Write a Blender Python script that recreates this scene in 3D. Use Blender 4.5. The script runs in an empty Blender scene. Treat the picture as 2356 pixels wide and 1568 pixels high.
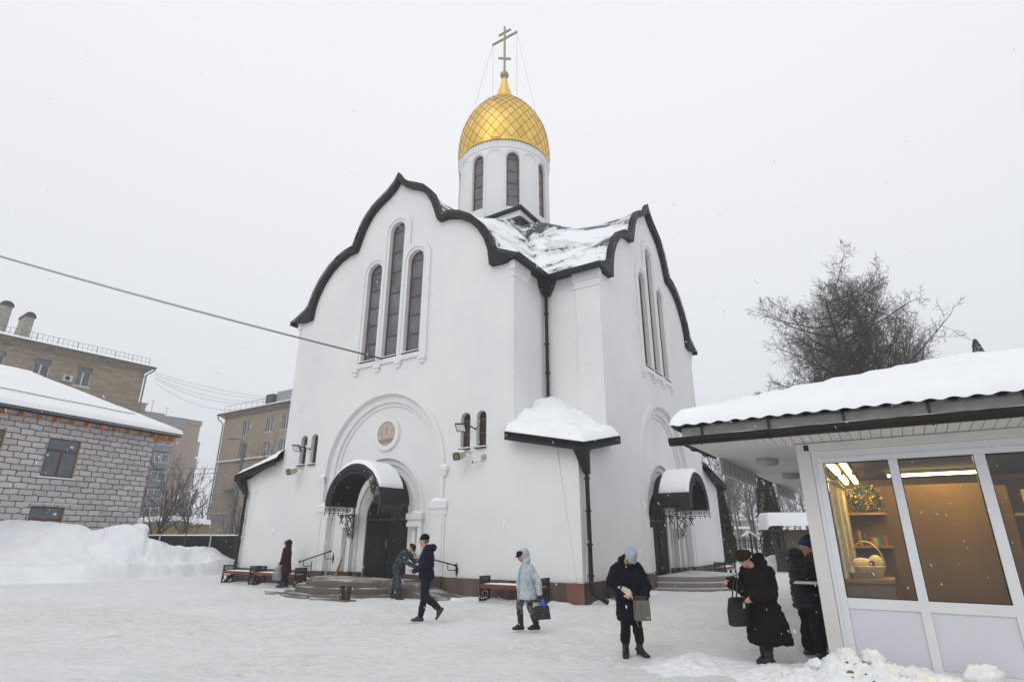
import bpy, bmesh, math, random
from mathutils import Vector, Matrix, noise
from mathutils.geometry import tessellate_polygon
R = math.radians
PI = math.pi
random.seed(7)
scene = bpy.context.scene
col = scene.collection

# ------------------------------------------------------------------ camera, sky, sun, exposure
camd = bpy.data.cameras.new("camera"); cam = bpy.data.objects.new("camera", camd); col.objects.link(cam)
camd.sensor_width = 36.0; camd.lens = 19.71; camd.clip_start = 0.05; camd.clip_end = 2000
cam.location = (0, 0, 1.72); cam.rotation_euler = (R(90 + 19.27), 0, 0)
scene.camera = cam
world = bpy.data.worlds.new("World"); scene.world = world; world.use_nodes = True
wn = world.node_tree; wn.nodes.clear()
w_out = wn.nodes.new("ShaderNodeOutputWorld"); w_bg = wn.nodes.new("ShaderNodeBackground")
w_sky = wn.nodes.new("ShaderNodeTexSky"); w_sky.sky_type = 'NISHITA'; w_sky.sun_disc = False
w_sky.sun_elevation = R(28); w_sky.sun_rotation = R(200); w_sky.dust_density = 6; w_sky.air_density = 1.5; w_sky.ozone_density = 1
w_hs = wn.nodes.new("ShaderNodeHueSaturation"); w_hs.inputs['Saturation'].default_value = 0.12; w_hs.inputs['Value'].default_value = 1.0
w_mix = wn.nodes.new("ShaderNodeMix"); w_mix.data_type = 'RGBA'; w_mix.inputs[0].default_value = 0.93
# overcast cloud layer: soft, slightly brighter overhead, faint broad mottling
w_tc = wn.nodes.new("ShaderNodeTexCoord"); w_sep = wn.nodes.new("ShaderNodeSeparateXYZ")
w_ramp = wn.nodes.new("ShaderNodeValToRGB")
w_noise = wn.nodes.new("ShaderNodeTexNoise"); w_noise.inputs['Scale'].default_value = 1.6; w_noise.inputs['Detail'].default_value = 3
w_ma = wn.nodes.new("ShaderNodeMath"); w_ma.operation = 'MULTIPLY_ADD'; w_ma.inputs[1].default_value = 0.16; 
e0, e1 = w_ramp.color_ramp.elements
SKYV = 7.7
e0.position = 0.0; e0.color = (0.66, 0.695, 0.755, 1)
e1.position = 0.75; e1.color = (0.885, 0.895, 0.92, 1)
w_scale = wn.nodes.new("ShaderNodeVectorMath"); w_scale.operation = 'SCALE'; w_scale.inputs['Scale'].default_value = SKYV
L = wn.links.new
L(w_tc.outputs['Generated'], w_sep.inputs[0]); L(w_tc.outputs['Generated'], w_noise.inputs['Vector'])
L(w_noise.outputs[0], w_ma.inputs[0]); L(w_sep.outputs['Z'], w_ma.inputs[2]); L(w_ma.outputs[0], w_ramp.inputs[0])
L(w_ramp.outputs[0], w_scale.inputs[0])
L(w_sky.outputs[0], w_hs.inputs['Color']); L(w_hs.outputs[0], w_mix.inputs[6]); L(w_scale.outputs[0], w_mix.inputs[7])
L(w_mix.outputs[2], w_bg.inputs['Color']); w_bg.inputs['Strength'].default_value = 0.15
L(w_bg.outputs[0], w_out.inputs['Surface'])
sund = bpy.data.lights.new("sun", 'SUN'); sund.energy = 0.5; sund.angle = R(30); sund.color = (1.0, 0.97, 0.93)
sun = bpy.data.objects.new("sun", sund); col.objects.link(sun); sun.rotation_euler = (R(50), 0, R(-30))
scene.view_settings.view_transform = 'Standard'; scene.view_settings.look = 'None'
scene.view_settings.exposure = -0.1; scene.view_settings.gamma = 1.0
scene.cycles.max_bounces = 8; scene.cycles.diffuse_bounces = 4; scene.cycles.glossy_bounces = 3
scene.cycles.transmission_bounces = 4; scene.cycles.transparent_max_bounces = 8; scene.cycles.volume_bounces = 1
scene.cycles.sample_clamp_indirect = 6
scene.cycles.caustics_reflective = False; scene.cycles.caustics_refractive = False

# ------------------------------------------------------------------ frames
CW = Vector((1.93, 16.56, 0))              # church corner (right front) on the ground
UX = Vector((0.8406, -0.5416, 0)); UY = Vector((0.5416, 0.8406, 0))
CROT = math.atan2(UX.y, UX.x)
K0 = (6.44, -5.28)                          # kiosk corner in church axes
def W(x, y, z=0): return CW + UX * x + UY * y + Vector((0, 0, z))
TH = R(19.27)
def at(px, py, Y):                          # photo point (2356 x 1568) to a world point at distance Y
    x = px - 1178; y = -(py - 784); f = 1290.0
    r = Vector((x, f * math.cos(TH) - y * math.sin(TH), f * math.sin(TH) + y * math.cos(TH)))
    return Vector((0, 0, 1.72)) + r * (Y / r.y)
def atg(px, py, z=0):
    p = at(px, py, 10.0) - Vector((0, 0, 1.72))
    return Vector((0, 0, 1.72)) + p * ((z - 1.72) / p.z)

# ------------------------------------------------------------------ materials
MATS = {}
class NT:
    def __init__(s, name):
        s.m = bpy.data.materials.new(name); s.m.use_nodes = True; s.t = s.m.node_tree
        s.b = s.t.nodes['Principled BSDF']; s.out = s.t.nodes['Material Output']
    def n(s, k, **kw):
        nd = s.t.nodes.new(k)
        for a, b in kw.items():
            if a in nd.inputs: nd.inputs[a].default_value = b
            else: setattr(nd, a, b)
        return nd
    def l(s, a, b): s.t.links.new(a, b)
    def noise(s, scale, detail=3, rough=.5, vec=None, dist=0.0):
        nd = s.n("ShaderNodeTexNoise"); nd.inputs['Scale'].default_value = scale; nd.inputs['Detail'].default_value = detail
        nd.inputs['Roughness'].default_value = rough; nd.inputs['Distortion'].default_value = dist
        if vec is not None: s.l(vec, nd.inputs['Vector'])
        return nd.outputs[0]
    def ramp(s, fac, stops, interp='LINEAR'):
        nd = s.n("ShaderNodeValToRGB"); cr = nd.color_ramp; cr.interpolation = interp
        while len(cr.elements) < len(stops): cr.elements.new(0.5)
        for e, (p, c) in zip(cr.elements, stops):
            e.position = p; e.color = (*c, 1) if hasattr(c, '__len__') else (c, c, c, 1)
        s.l(fac, nd.inputs[0]); return nd.outputs[0]
    def mix(s, fac, a, b, blend='MIX'):
        nd = s.n("ShaderNodeMix"); nd.data_type = 'RGBA'; nd.blend_type = blend
        for i, v in ((0, fac), (6, a), (7, b)):
            if hasattr(v, 'is_linked'): s.l(v, nd.inputs[i])
            elif hasattr(v, '__len__'): nd.inputs[i].default_value = (*v, 1) if len(v) == 3 else v
            else: nd.inputs[i].default_value = v
        return nd.outputs[2]
    def math(s, op, a, b=0.0, c=None):
        nd = s.n("ShaderNodeMath"); nd.operation = op
        for i, v in enumerate((a, b) if c is None else (a, b, c)):
            if hasattr(v, 'is_linked'): s.l(v, nd.inputs[i])
            else: nd.inputs[i].default_value = v
        return nd.outputs[0]
    def co(s): return s.n("ShaderNodeTexCoord").outputs['Object']
    def sep(s, v):
        nd = s.n("ShaderNodeSeparateXYZ"); s.l(v, nd.inputs[0]); return nd.outputs
    def comb(s, x, y, z):
        nd = s.n("ShaderNodeCombineXYZ")
        for i, v in enumerate((x, y, z)):
            if hasattr(v, 'is_linked'): s.l(v, nd.inputs[i])
            else: nd.inputs[i].default_value = v
        return nd.outputs[0]
    def scale(s, v, sc):
        nd = s.n("ShaderNodeMapping"); s.l(v, nd.inputs['Vector']); nd.inputs['Scale'].default_value = sc; return nd.outputs[0]
    def bump(s, h, strength=.3, dist=.02, prev=None):
        nd = s.n("ShaderNodeBump"); nd.inputs['Strength'].default_value = strength; nd.inputs['Distance'].default_value = dist
        s.l(h, nd.inputs['Height'])
        if prev is not None: s.l(prev, nd.inputs['Normal'])
        s.l(nd.outputs[0], s.b.inputs['Normal']); return nd.outputs[0]
    def done(s, color=None, rough=None, metal=None, spec=None):
        b = s.b.inputs
        if color is not None:
            if hasattr(color, 'is_linked'): s.l(color, b['Base Color'])
            else: b['Base Color'].default_value = (*color, 1)
        if rough is not None:
            if hasattr(rough, 'is_linked'): s.l(rough, b['Roughness'])
            else: b['Roughness'].default_value = rough
        if metal is not None: b['Metallic'].default_value = metal
        if spec is not None: b['Specular IOR Level'].default_value = spec
        return s.m

def mat(name, base, rough=.7, var=.12, scale=6, bump=.15, bscale=40, metal=0.0, spec=.4, bdist=.01):
    if name in MATS: return MATS[name]
    n = NT(name); c = n.co()
    f = n.noise(scale, 4, .6, c)
    lo = tuple(max(0, v * (1 - var)) for v in base); hi = tuple(min(1, v * (1 + var)) for v in base)
    colr = n.ramp(f, [(.3, lo), (.7, hi)])
    if bump: n.bump(n.noise(bscale, 3, .6, c), bump, bdist)
    MATS[name] = n.done(colr, rough, metal, spec); return MATS[name]

def m_plaster():
    n = NT("white_plaster"); c = n.co()
    big = n.noise(.35, 4, .6, c)
    st = n.noise(1.0, 4, .6, n.scale(c, (3.5, 3.5, .22)))
    col_ = n.ramp(big, [(.3, (.70, .705, .71)), (.7, (.775, .775, .77))])
    col_ = n.mix(n.ramp(st, [(.55, 0.0), (.8, .07)]), col_, (.56, .56, .53))
    z = n.sep(c)[2]
    low = n.ramp(n.math('ADD', z, n.math('MULTIPLY', n.noise(2.5, 3, .6, c), .5)), [(.55, .35), (1.25, 0.0)])
    col_ = n.mix(low, col_, (.5, .47, .42))
    pat = n.ramp(n.noise(.9, 4, .65, c, .4), [(.60, 0.0), (.63, .10)])
    col_ = n.mix(pat, col_, (.66, .66, .64))
    crk = n.n("ShaderNodeTexVoronoi"); crk.feature = 'DISTANCE_TO_EDGE'; crk.inputs['Scale'].default_value = .55; n.l(n.scale(c, (1, 1, .8)), crk.inputs['Vector'])
    col_ = n.mix(n.math('MULTIPLY', n.math('LESS_THAN', crk.outputs['Distance'], .0035), n.ramp(n.noise(.6, 3, .6, c), [(.5, 0.0), (.62, .28)])), col_, (.45, .44, .42))
    b = n.bump(n.noise(3, 3, .5, c), .08, .03)
    n.bump(n.noise(90, 3, .6, c), .12, .004, b)
    return n.done(col_, .85, spec=.25)
def m_snow(name="snow", tint=(.83, .85, .88), tint2=(.88, .895, .915), bs=.5):
    n = NT(name); c = n.n("ShaderNodeNewGeometry").outputs['Position']
    col_ = n.ramp(n.noise(1.3, 3, .5, c), [(.3, tint), (.7, tint2)])
    b = n.bump(n.noise(5, 4, .6, c), bs, .05)
    n.bump(n.noise(60, 3, .7, c), .25, .01, b)
    n.b.inputs['Subsurface Weight'].default_value = 0
    return n.done(col_, .75, spec=.25)
def m_ground():
    n = NT("packed_snow_ground"); c = n.n("ShaderNodeNewGeometry").outputs['Position']
    base = n.ramp(n.noise(.55, 5, .65, c), [(.3, (.80, .805, .82)), (.7, (.885, .89, .905))])
    # trodden sandy stripes and scuffs
    yy = n.sep(c)[1]; band = n.math('MULTIPLY', n.ramp(n.math('MULTIPLY', yy, .05), [(.36, .35), (.55, 1.0), (.78, 1.0), (.95, .25)]), 1.0)
    zone = n.ramp(n.noise(.30, 4, .6, n.scale(c, (.7, 1.5, 1)), .6), [(.38, .15), (.62, 1.0)])
    tex = n.ramp(n.noise(3.4, 6, .72, n.scale(c, (1, 2.2, 1)), .3), [(.44, 0.0), (.60, 1.0)])
    colr = n.mix(n.math('MULTIPLY', n.math('MULTIPLY', n.math('MULTIPLY', zone, tex), band), .62), base, (.64, .565, .455))
    tex2 = n.ramp(n.noise(11, 5, .75, n.scale(c, (1, 2.0, 1))), [(.54, 0.0), (.66, 1.0)])
    colr = n.mix(n.math('MULTIPLY', tex2, n.math('MULTIPLY', zone, .34)), colr, (.56, .52, .46))
    fresh = n.ramp(n.noise(1.5, 5, .7, n.scale(c, (1, 1.8, 1)), .4), [(.56, 0.0), (.64, .75)])
    colr = n.mix(fresh, colr, (.85, .86, .885))
    sp = n.ramp(n.noise(26, 2, .5, c), [(.70, 0.0), (.735, .75)])
    colr = n.mix(n.math('MULTIPLY', sp, zone), colr, (.17, .135, .10))
    yel = n.ramp(n.noise(1.7, 2, .5, c), [(.70, 0.0), (.76, .45)])
    colr = n.mix(yel, colr, (.58, .47, .28))
    h1 = n.noise(2.0, 5, .65, n.scale(c, (1, 1.7, 1))); h2 = n.noise(9, 6, .75, n.scale(c, (1, 1.8, 1)), .4)
    vo = n.n("ShaderNodeTexVoronoi"); vo.feature = 'SMOOTH_F1'; vo.inputs['Scale'].default_value = 3.2; n.l(n.scale(c, (1, 1.5, 1)), vo.inputs['Vector'])
    b = n.bump(h1, .8, .12); b = n.bump(n.ramp(vo.outputs['Distance'], [(.08, 0.0), (.28, 1.0)]), .35, .05, b); n.bump(h2, .9, .045, b)
    return n.done(colr, .75, spec=.3)
def m_roof():
    n = NT("snowy_metal_roof"); c = n.co(); x, y, z = n.sep(c)
    h = n.noise(.5, 4, .62, n.scale(c, (1, 1, 1.6)), .5)
    s2 = n.noise(5, 4, .7, n.scale(c, (1, 1, .35)))
    v = n.math('ADD', h, n.math('MULTIPLY', n.math('SUBTRACT', s2, .5), .28))
    k = n.ramp(v, [(.43, 1.0), (.447, 0.0)])
    col_ = n.mix(k, (.85, .87, .90), (.045, .045, .05))
    b = n.bump(n.ramp(v, [(.425, 0.0), (.52, 1.0)]), .9, .10)
    n.bump(n.noise(30, 3, .6, c), .15, .01, b)
    return n.done(col_, n.ramp(k, [(0.0, .8), (1.0, .45)]), spec=.4)
def m_brick(name, c1, c2, mortar, bw, bh, ms=.012, wob=.0, bump=.5, light=None, rough=.9, smooth=.1, mbias=0.0):
    n = NT(name); c = n.co(); x, y, z = n.sep(c)
    v = n.comb(n.math('ADD', x, y), z, 0.0)
    if wob:
        nz = n.n("ShaderNodeTexNoise"); nz.inputs['Scale'].default_value = 3.2; nz.inputs['Detail'].default_value = 4; n.l(v, nz.inputs['Vector'])
        sb = n.n("ShaderNodeVectorMath"); sb.operation = 'SUBTRACT'; n.l(nz.outputs['Color'], sb.inputs[0]); sb.inputs[1].default_value = (.5, .5, .5)
        sc = n.n("ShaderNodeVectorMath"); sc.operation = 'SCALE'; n.l(sb.outputs[0], sc.inputs[0]); sc.inputs['Scale'].default_value = wob
        ad = n.n("ShaderNodeVectorMath"); ad.operation = 'ADD'; n.l(v, ad.inputs[0]); n.l(sc.outputs[0], ad.inputs[1]); v = ad.outputs[0]
    br = n.n("ShaderNodeTexBrick"); n.l(v, br.inputs['Vector'])
    br.inputs['Scale'].default_value = 1.0; br.inputs['Brick Width'].default_value = bw; br.inputs['Row Height'].default_value = bh
    br.inputs['Mortar Size'].default_value = ms; br.inputs['Mortar Smooth'].default_value = smooth; br.inputs['Bias'].default_value = mbias
    br.inputs['Color1'].default_value = (*c1, 1); br.inputs['Color2'].default_value = (*c2, 1); br.inputs['Mortar'].default_value = (*mortar, 1)
    colr = br.outputs['Color']
    colr = n.mix(n.ramp(n.noise(.5, 4, .6, c), [(.35, .25), (.7, 0.0)]), colr, tuple(v * .6 for v in c1))
    if light:
        vr = n.n("ShaderNodeTexBrick"); n.l(v, vr.inputs['Vector']); vr.inputs['Scale'].default_value = 1.0
        vr.inputs['Brick Width'].default_value = bw; vr.inputs['Row Height'].default_value = bh; vr.inputs['Mortar Size'].default_value = 0
        vr.inputs['Color1'].default_value = (0, 0, 0, 1); vr.inputs['Color2'].default_value = (1, 1, 1, 1); vr.inputs['Bias'].default_value = -.72
        g = n.math('MULTIPLY', n.ramp(vr.outputs['Color'], [(.45, 0.0), (.55, 1.0)]), n.ramp(n.noise(.35, 2, .5, c), [(.42, 0.0), (.55, .8)]))
        colr = n.mix(g, colr, light)
    sm = n.noise(14, 4, .7, c)
    colr = n.mix(.25, colr, n.mix(1.0, colr, n.ramp(sm, [(.3, .55), (.7, 1.25)]), 'MULTIPLY'))
    h = n.math('SUBTRACT', 1.0, br.outputs['Fac'])
    n.bump(n.math('ADD', h, n.math('MULTIPLY', sm, .25)), bump, .03)
    return n.done(colr, rough, spec=.2)
def m_granite(name, a, b_, c_):
    n = NT(name); c = n.co()
    v = n.n("ShaderNodeTexVoronoi"); v.inputs['Scale'].default_value = 55; n.l(c, v.inputs['Vector'])
    col_ = n.mix(n.ramp(n.noise(70, 3, .6, c), [(.4, 0.0), (.6, 1.0)]), a, b_)
    col_ = n.mix(n.ramp(v.outputs['Distance'], [(.1, .6), (.35, 0.0)]), col_, c_)
    x, y, z = n.sep(c)
    tile = n.n("ShaderNodeTexBrick"); n.l(n.comb(n.math('ADD', x, y), z, 0.0), tile.inputs['Vector']); tile.offset = 0
    tile.inputs['Scale'].default_value = 1; tile.inputs['Brick Width'].default_value = 1.2; tile.inputs['Row Height'].default_value = 3
    tile.inputs['Mortar Size'].default_value = .006
    tile.inputs['Color1'].default_value = (.75, .75, .75, 1); tile.inputs['Color2'].default_value = (1.25, 1.2, 1.15, 1); tile.inputs['Mortar'].default_value = (.3, .3, .3, 1)
    col_ = n.mix(1.0, col_, tile.outputs['Color'], 'MULTIPLY')
    st = n.ramp(n.noise(1.5, 4, .6, n.scale(c, (2, 2, .4))), [(.45, 0.0), (.7, .3)])
    col_ = n.mix(st, col_, (.34, .31, .28))
    return n.done(n.mix(1.0, col_, (.72, .70, .68), 'MULTIPLY'), .62, spec=.2)
def m_glass_dark(name, base, rough=.12, var=.3):
    n = NT(name); c = n.co()
    col_ = n.ramp(n.noise(1.2, 3, .6, c), [(.3, tuple(v * (1 - var) for v in base)), (.7, tuple(v * (1 + var) for v in base))])
    n.bump(n.noise(2.0, 2, .5, c), .04, .02)
    return n.done(col_, rough, spec=.4)
def m_gold():
    n = NT("gold_leaf_panels"); c = n.co()
    at_ = n.n("ShaderNodeVertexColor"); at_.layer_name = "tone"
    base = n.ramp(at_.outputs['Color'], [(0.0, (.72, .46, .10)), (.5, (.81, .55, .145)), (.93, (.87, .63, .22)), (1.0, (.56, .30, .10))])
    base = n.mix(n.ramp(n.noise(1.6, 4, .6, n.scale(c, (1, 1, .4))), [(.55, 0.0), (.8, .45)]), base, (.60, .36, .16))
    n.bump(n.noise(4, 2, .5, c), .12, .03)
    n.done(base, n.ramp(n.noise(2.5, 3, .6, c), [(.3, .42), (.7, .58)]), 1.0, .5)
    return n.m
def m_pane():
    n = NT("clear_window_glass")
    tr = n.n("ShaderNodeBsdfTransparent"); tr.inputs[0].default_value = (.88, .86, .82, 1)
    gl = n.n("ShaderNodeBsdfGlossy"); gl.inputs['Roughness'].default_value = .02; gl.inputs[0].default_value = (.9, .95, 1, 1)
    fr = n.n("ShaderNodeFresnel"); fr.inputs[0].default_value = 1.45
    ad = n.math('MULTIPLY_ADD', fr.outputs[0], .9, .02)
    mx = n.n("ShaderNodeMixShader"); n.l(ad, mx.inputs[0]); n.l(tr.outputs[0], mx.inputs[1]); n.l(gl.outputs[0], mx.inputs[2])
    n.l(mx.outputs[0], n.out.inputs['Surface']); return n.m
def m_emit(name, colr, s):
    n = NT(name); n.b.inputs['Emission Color'].default_value = (*colr, 1); n.b.inputs['Emission Strength'].default_value = s
    return n.done(colr, .5)
def m_camo(name, cols, sc):
    n = NT(name); c = n.co()
    f = n.noise(sc, 3, .6, c, .8)
    st = [(0.0, cols[0])] + [(.40 + .08 * i, k) for i, k in enumerate(cols[1:])]
    col_ = n.ramp(f, st, 'CONSTANT')
    n.bump(n.noise(12, 4, .6, c), .5, .03)
    return n.done(col_, .9, spec=.15)
def m_cloth(name, base, bs=9, strength=.6, rough=.9, quilt=0, fur=0, sheen=0.0):
    n = NT(name); c = n.co()
    col_ = n.ramp(n.noise(7, 4, .6, c), [(.3, tuple(v * .75 for v in base)), (.7, tuple(v * 1.25 for v in base))])
    h = n.noise(bs, 4, .6, n.scale(c, (1, 1, .7)), .6)
    b = n.bump(h, strength, .04)
    if quilt:
        x, y, z = n.sep(c)
        w = n.math('ABSOLUTE', n.math('SINE', n.math('MULTIPLY', z, PI / quilt)))
        b = n.bump(n.math('POWER', w, .5), .7, .02, b)
    if fur:
        b = n.bump(n.noise(60, 4, .75, n.scale(c, (1, 1, .3))), 1.0, .02, b)
        col_ = n.mix(n.ramp(n.noise(45, 3, .7, n.scale(c, (1, 1, .3))), [(.4, 0.0), (.75, .5)]), col_, tuple(min(1, v * 3.2) for v in base))
    n.b.inputs['Sheen Weight'].default_value = sheen
    return n.done(col_, rough, spec=.2)

PL = m_plaster(); SNOW = m_snow(); SNOWR = m_snow("roof_snow", (.85, .865, .89), (.89, .905, .925), .25); GROUND = m_ground(); ROOF = m_roof()
SNOWB = m_snow("bank_snow", (.78, .80, .84), (.86, .875, .90), .7)
BLACKM = mat("black_roof_metal", (.016, .015, .016), .55, .35, 3, .3, 12, spec=.25)
IRON = mat("wrought_iron", (.018, .018, .019), .5, .2, 10, .3, 60)
GRAN = m_granite("brown_granite", (.105, .078, .065), (.175, .14, .12), (.035, .03, .027))
GRANR = m_granite("red_granite", (.22, .11, .075), (.29, .16, .12), (.09, .05, .035))
STEPM = m_granite("grey_granite_steps", (.27, .25, .24), (.38, .36, .34), (.14, .13, .12))
WOODF = mat("brown_window_wood", (.13, .065, .035), .6, .3, 8, .3, 30)
CGLASS = m_glass_dark("church_window_glass", (.125, .135, .145), .3)
DGLASS = m_glass_dark("dark_window_glass", (.035, .035, .035), .2)
GOLD = m_gold()
CROSSM = mat("weathered_cross_metal", (.32, .29, .20), .4, .2, 5, .1, 30, metal=.6)

# ------------------------------------------------------------------ mesh helpers
class MB:
    def __init__(s): s.v = []; s.f = []
    def add(s, vs, fs):
        b = len(s.v); s.v += [tuple(v) for v in vs]; s.f += [tuple(i + b for i in f) for f in fs]; return s
    def box(s, x0, x1, y0, y1, z0, z1, T=None):
        vs = [(x, y, z) for z in (z0, z1) for y in (y0, y1) for x in (x0, x1)]
        if T: vs = [T(*v) for v in vs]
        return s.add(vs, [(0, 2, 3, 1), (4, 5, 7, 6), (0, 1, 5, 4), (2, 6, 7, 3), (0, 4, 6, 2), (1, 3, 7, 5)])
    def bar(s, a, b, w, h, up=(0, 0, 1)):
        a = Vector(a); b = Vector(b); d = (b - a); l = d.length; d = d / l
        up = Vector(up); x = d.cross(up)
        if x.length < 1e-4: x = d.cross(Vector((0, 1, 0)))
        x.normalize(); y = x.cross(d)
        vs = [p + x * (i * w / 2) + y * (j * h / 2) for p in (a, b) for j in (-1, 1) for i in (-1, 1)]
        return s.add(vs, [(0, 2, 3, 1), (4, 5, 7, 6), (0, 1, 5, 4), (2, 6, 7, 3), (0, 4, 6, 2), (1, 3, 7, 5)])
    def tube(s, pts, r, n=8, cap=True):
        pts = [Vector(p) for p in pts]; N = len(pts)
        rs = r if hasattr(r, '__len__') else [r] * N
        rings = []; pu = None
        for i, p in enumerate(pts):
            d = (pts[min(i + 1, N - 1)] - pts[max(i - 1, 0)])
            if d.length < 1e-9: d = Vector((0, 0, 1))
            d.normalize()
            if pu is None:
                pu = d.cross(Vector((0, 0, 1)))
                if pu.length < 1e-3: pu = d.cross(Vector((1, 0, 0)))
            pu = (pu - d * pu.dot(d))
            if pu.length < 1e-6: pu = d.orthogonal()
            pu.normalize(); pv = d.cross(pu)
            rings.append([p + (pu * math.cos(2 * PI * k / n) + pv * math.sin(2 * PI * k / n)) * rs[i] for k in range(n)])
        return s.loft(rings, cap)
    def loft(s, rings, cap=True, closed=True):
        n = len(rings[0]); vs = [v for r_ in rings for v in r_]; fs = []
        for i in range(len(rings) - 1):
            for k in range(n if closed else n - 1):
                a = i * n + k; b = i * n + (k + 1) % n
                fs.append((a, b, b + n, a + n))
        if cap: fs.append(tuple(range(n))[::-1]); fs.append(tuple((len(rings) - 1) * n + k for k in range(n)))
        return s.add(vs, fs)
    def lathe(s, prof, n=32, c=(0, 0, 0), cap=True):
        return s.loft([[(c[0] + r_ * math.cos(2 * PI * k / n), c[1] + r_ * math.sin(2 * PI * k / n), c[2] + z) for k in range(n)] for r_, z in prof], cap)
    def ball(s, c, r, n=12, m=8):
        rx, ry, rz = r if hasattr(r, '__len__') else (r, r, r)
        return s.loft([[(c[0] + rx * math.sin(t) * math.cos(2 * PI * k / n), c[1] + ry * math.sin(t) * math.sin(2 * PI * k / n), c[2] - rz * math.cos(t)) for k in range(n)]
                       for t in [PI * (i + .04) / (m + .08) for i in range(m + 1)]])
    def grid(s, fn, nu, nv):
        vs = [fn(i / nu, j / nv) for j in range(nv + 1) for i in range(nu + 1)]
        fs = [(j * (nu + 1) + i, j * (nu + 1) + i + 1, (j + 1) * (nu + 1) + i + 1, (j + 1) * (nu + 1) + i) for j in range(nv) for i in range(nu)]
        return s.add(vs, fs)
    def slab(s, outline, holes, d0, d1, F):     # 2D outline with holes, thickened from d0 to d1
        loops = [outline] + list(holes)
        polys = [[Vector((u, z, 0)) for u, z in lp] for lp in loops]
        tris = tessellate_polygon(polys)
        flat = [p for lp in loops for p in lp]; n = len(flat)
        vs = [F(u, d0, z) for u, z in flat] + [F(u, d1, z) for u, z in flat]
        fs = [tuple(t) for t in tris] + [tuple(i + n for i in reversed(t)) for t in tris]
        b = 0
        for lp in loops:
            m = len(lp)
            for i in range(m):
                a, c = b + i, b + (i + 1) % m
                fs.append((a, c, c + n, a + n))
            b += m
        return s.add(vs, fs)
    def build(s, name, material, parent=None, smooth=None, loc=None, recalc=True, tag_=None):
        me = bpy.data.meshes.new(name); me.from_pydata([tuple(v) for v in s.v], [], s.f)
        if recalc:
            bm = bmesh.new(); bm.from_mesh(me); bmesh.ops.recalc_face_normals(bm, faces=bm.faces); bm.to_mesh(me); bm.free()
        mats = material if isinstance(material, (list, tuple)) else [material]
        for m_ in mats: me.materials.append(m_)
        if smooth is not None:
            me.polygons.foreach_set('use_smooth', [True] * len(me.polygons))
            if smooth < 180: me.set_sharp_from_angle(angle=R(smooth))
        o = bpy.data.objects.new(name, me); col.objects.link(o)
        if loc is not None: o.location = loc
        if parent is not None: o.parent = parent
        return o
def tag(o, label=None, cat=None, group=None, kind=None):
    if label: o['label'] = label
    if cat: o['category'] = cat
    if group: o['group'] = group
    if kind: o['kind'] = kind
    return o
def thing(name, label, cat, loc=(0, 0, 0), rz=0.0, group=None):
    o = bpy.data.objects.new(name, None); col.objects.link(o); o.empty_display_size = .2
    o.location = loc; o.rotation_euler = (0, 0, rz)
    return tag(o, label, cat, group)
def copy_tree(o, parent=None):
    c = o.copy(); col.objects.link(c); c.parent = parent
    for ch in [x for x in o.children]: copy_tree(ch, c)
    return c
def rounded(mb, w, dist=.02): pass
def arch(hw, z0, zs, uc=0.0, n=16, r=None, cw=False):     # arch outline: bottom left, right, up and over
    pts = [(uc - hw, z0), (uc + hw, z0)]
    rr = r or hw
    pts += [(uc + hw * math.cos(PI * i / n), zs + rr * math.sin(PI * i / n)) for i in range(n + 1)]
    return pts
def fn(p, sc=1.0, oct_=3): return noise.fractal(Vector(p) * sc, 1.0, 2.0, oct_)
def smoothstep(a, b, x):
    t = min(1, max(0, (x - a) / (b - a))); return t * t * (3 - 2 * t)

# ------------------------------------------------------------------ ground
def axis(lo, hi, fine_lo, fine_hi, step, n_out):
    xs = []; k = int((fine_hi - fine_lo) / step)
    xs += [fine_lo + (lo - fine_lo) * (1 - i / n_out) ** 2.2 for i in range(n_out)]
    xs += [fine_lo + i * (fine_hi - fine_lo) / k for i in range(k + 1)]
    xs += [fine_hi + (hi - fine_hi) * (i / n_out) ** 2.2 for i in range(1, n_out + 1)]
    return xs
rgf = random.Random(4); PRINTS = {}
def add_print(x, y, a):
    for i in (-1, 0, 1):
        for j in (-1, 0, 1): PRINTS.setdefault((int(x // .5) + i, int(y // .5) + j), []).append((x, y, math.cos(a), math.sin(a), rgf.uniform(.010, .024)))
for _ in range(46):
    x, y = rgf.uniform(-9, 5.5), rgf.uniform(5.2, 14); a = rgf.choice([rgf.gauss(2.9, .35), rgf.gauss(1.9, .4), rgf.gauss(.1, .4)])
    for k in range(rgf.randint(10, 34)):
        a += rgf.gauss(0, .06); x += .66 * math.cos(a) / 1; y += .66 * math.sin(a); sd = .10 * (-1) ** k
        add_print(x - sd * math.sin(a), y + sd * math.cos(a), a)
def ground_h(x, y):
    a = .035 * fn((x, y, 0), .35, 3) + .020 * fn((x, y, 3), 1.3, 4) + .012 * fn((x, y, 6), 4.5, 3)
    a *= smoothstep(400, 30, math.hypot(x, y))
    for px, py, c, s_, dp in PRINTS.get((int(x // .5), int(y // .5)), ()):
        dx, dy = x - px, y - py; u = (dx * c + dy * s_) / .16; v = (-dx * s_ + dy * c) / .065; q = u * u + v * v
        if q < 2.6: a += -dp * smoothstep(1.15, .55, q) + dp * .45 * math.exp(-((q - 1.5) ** 2) * 5)
    return a - .01
gx = axis(-250, 250, -14, 11, .065, 18); gy = axis(-60, 250, 5, 22, .065, 18)
mb = MB(); nx = len(gx)
mb.v = [(x, y, ground_h(x, y)) for y in gy for x in gx]
mb.f = [(j * nx + i, j * nx + i + 1, (j + 1) * nx + i + 1, (j + 1) * nx + i) for j in range(len(gy) - 1) for i in range(nx - 1)]
tag(mb.build("ground", GROUND, smooth=180, recalc=False), kind="structure")

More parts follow.
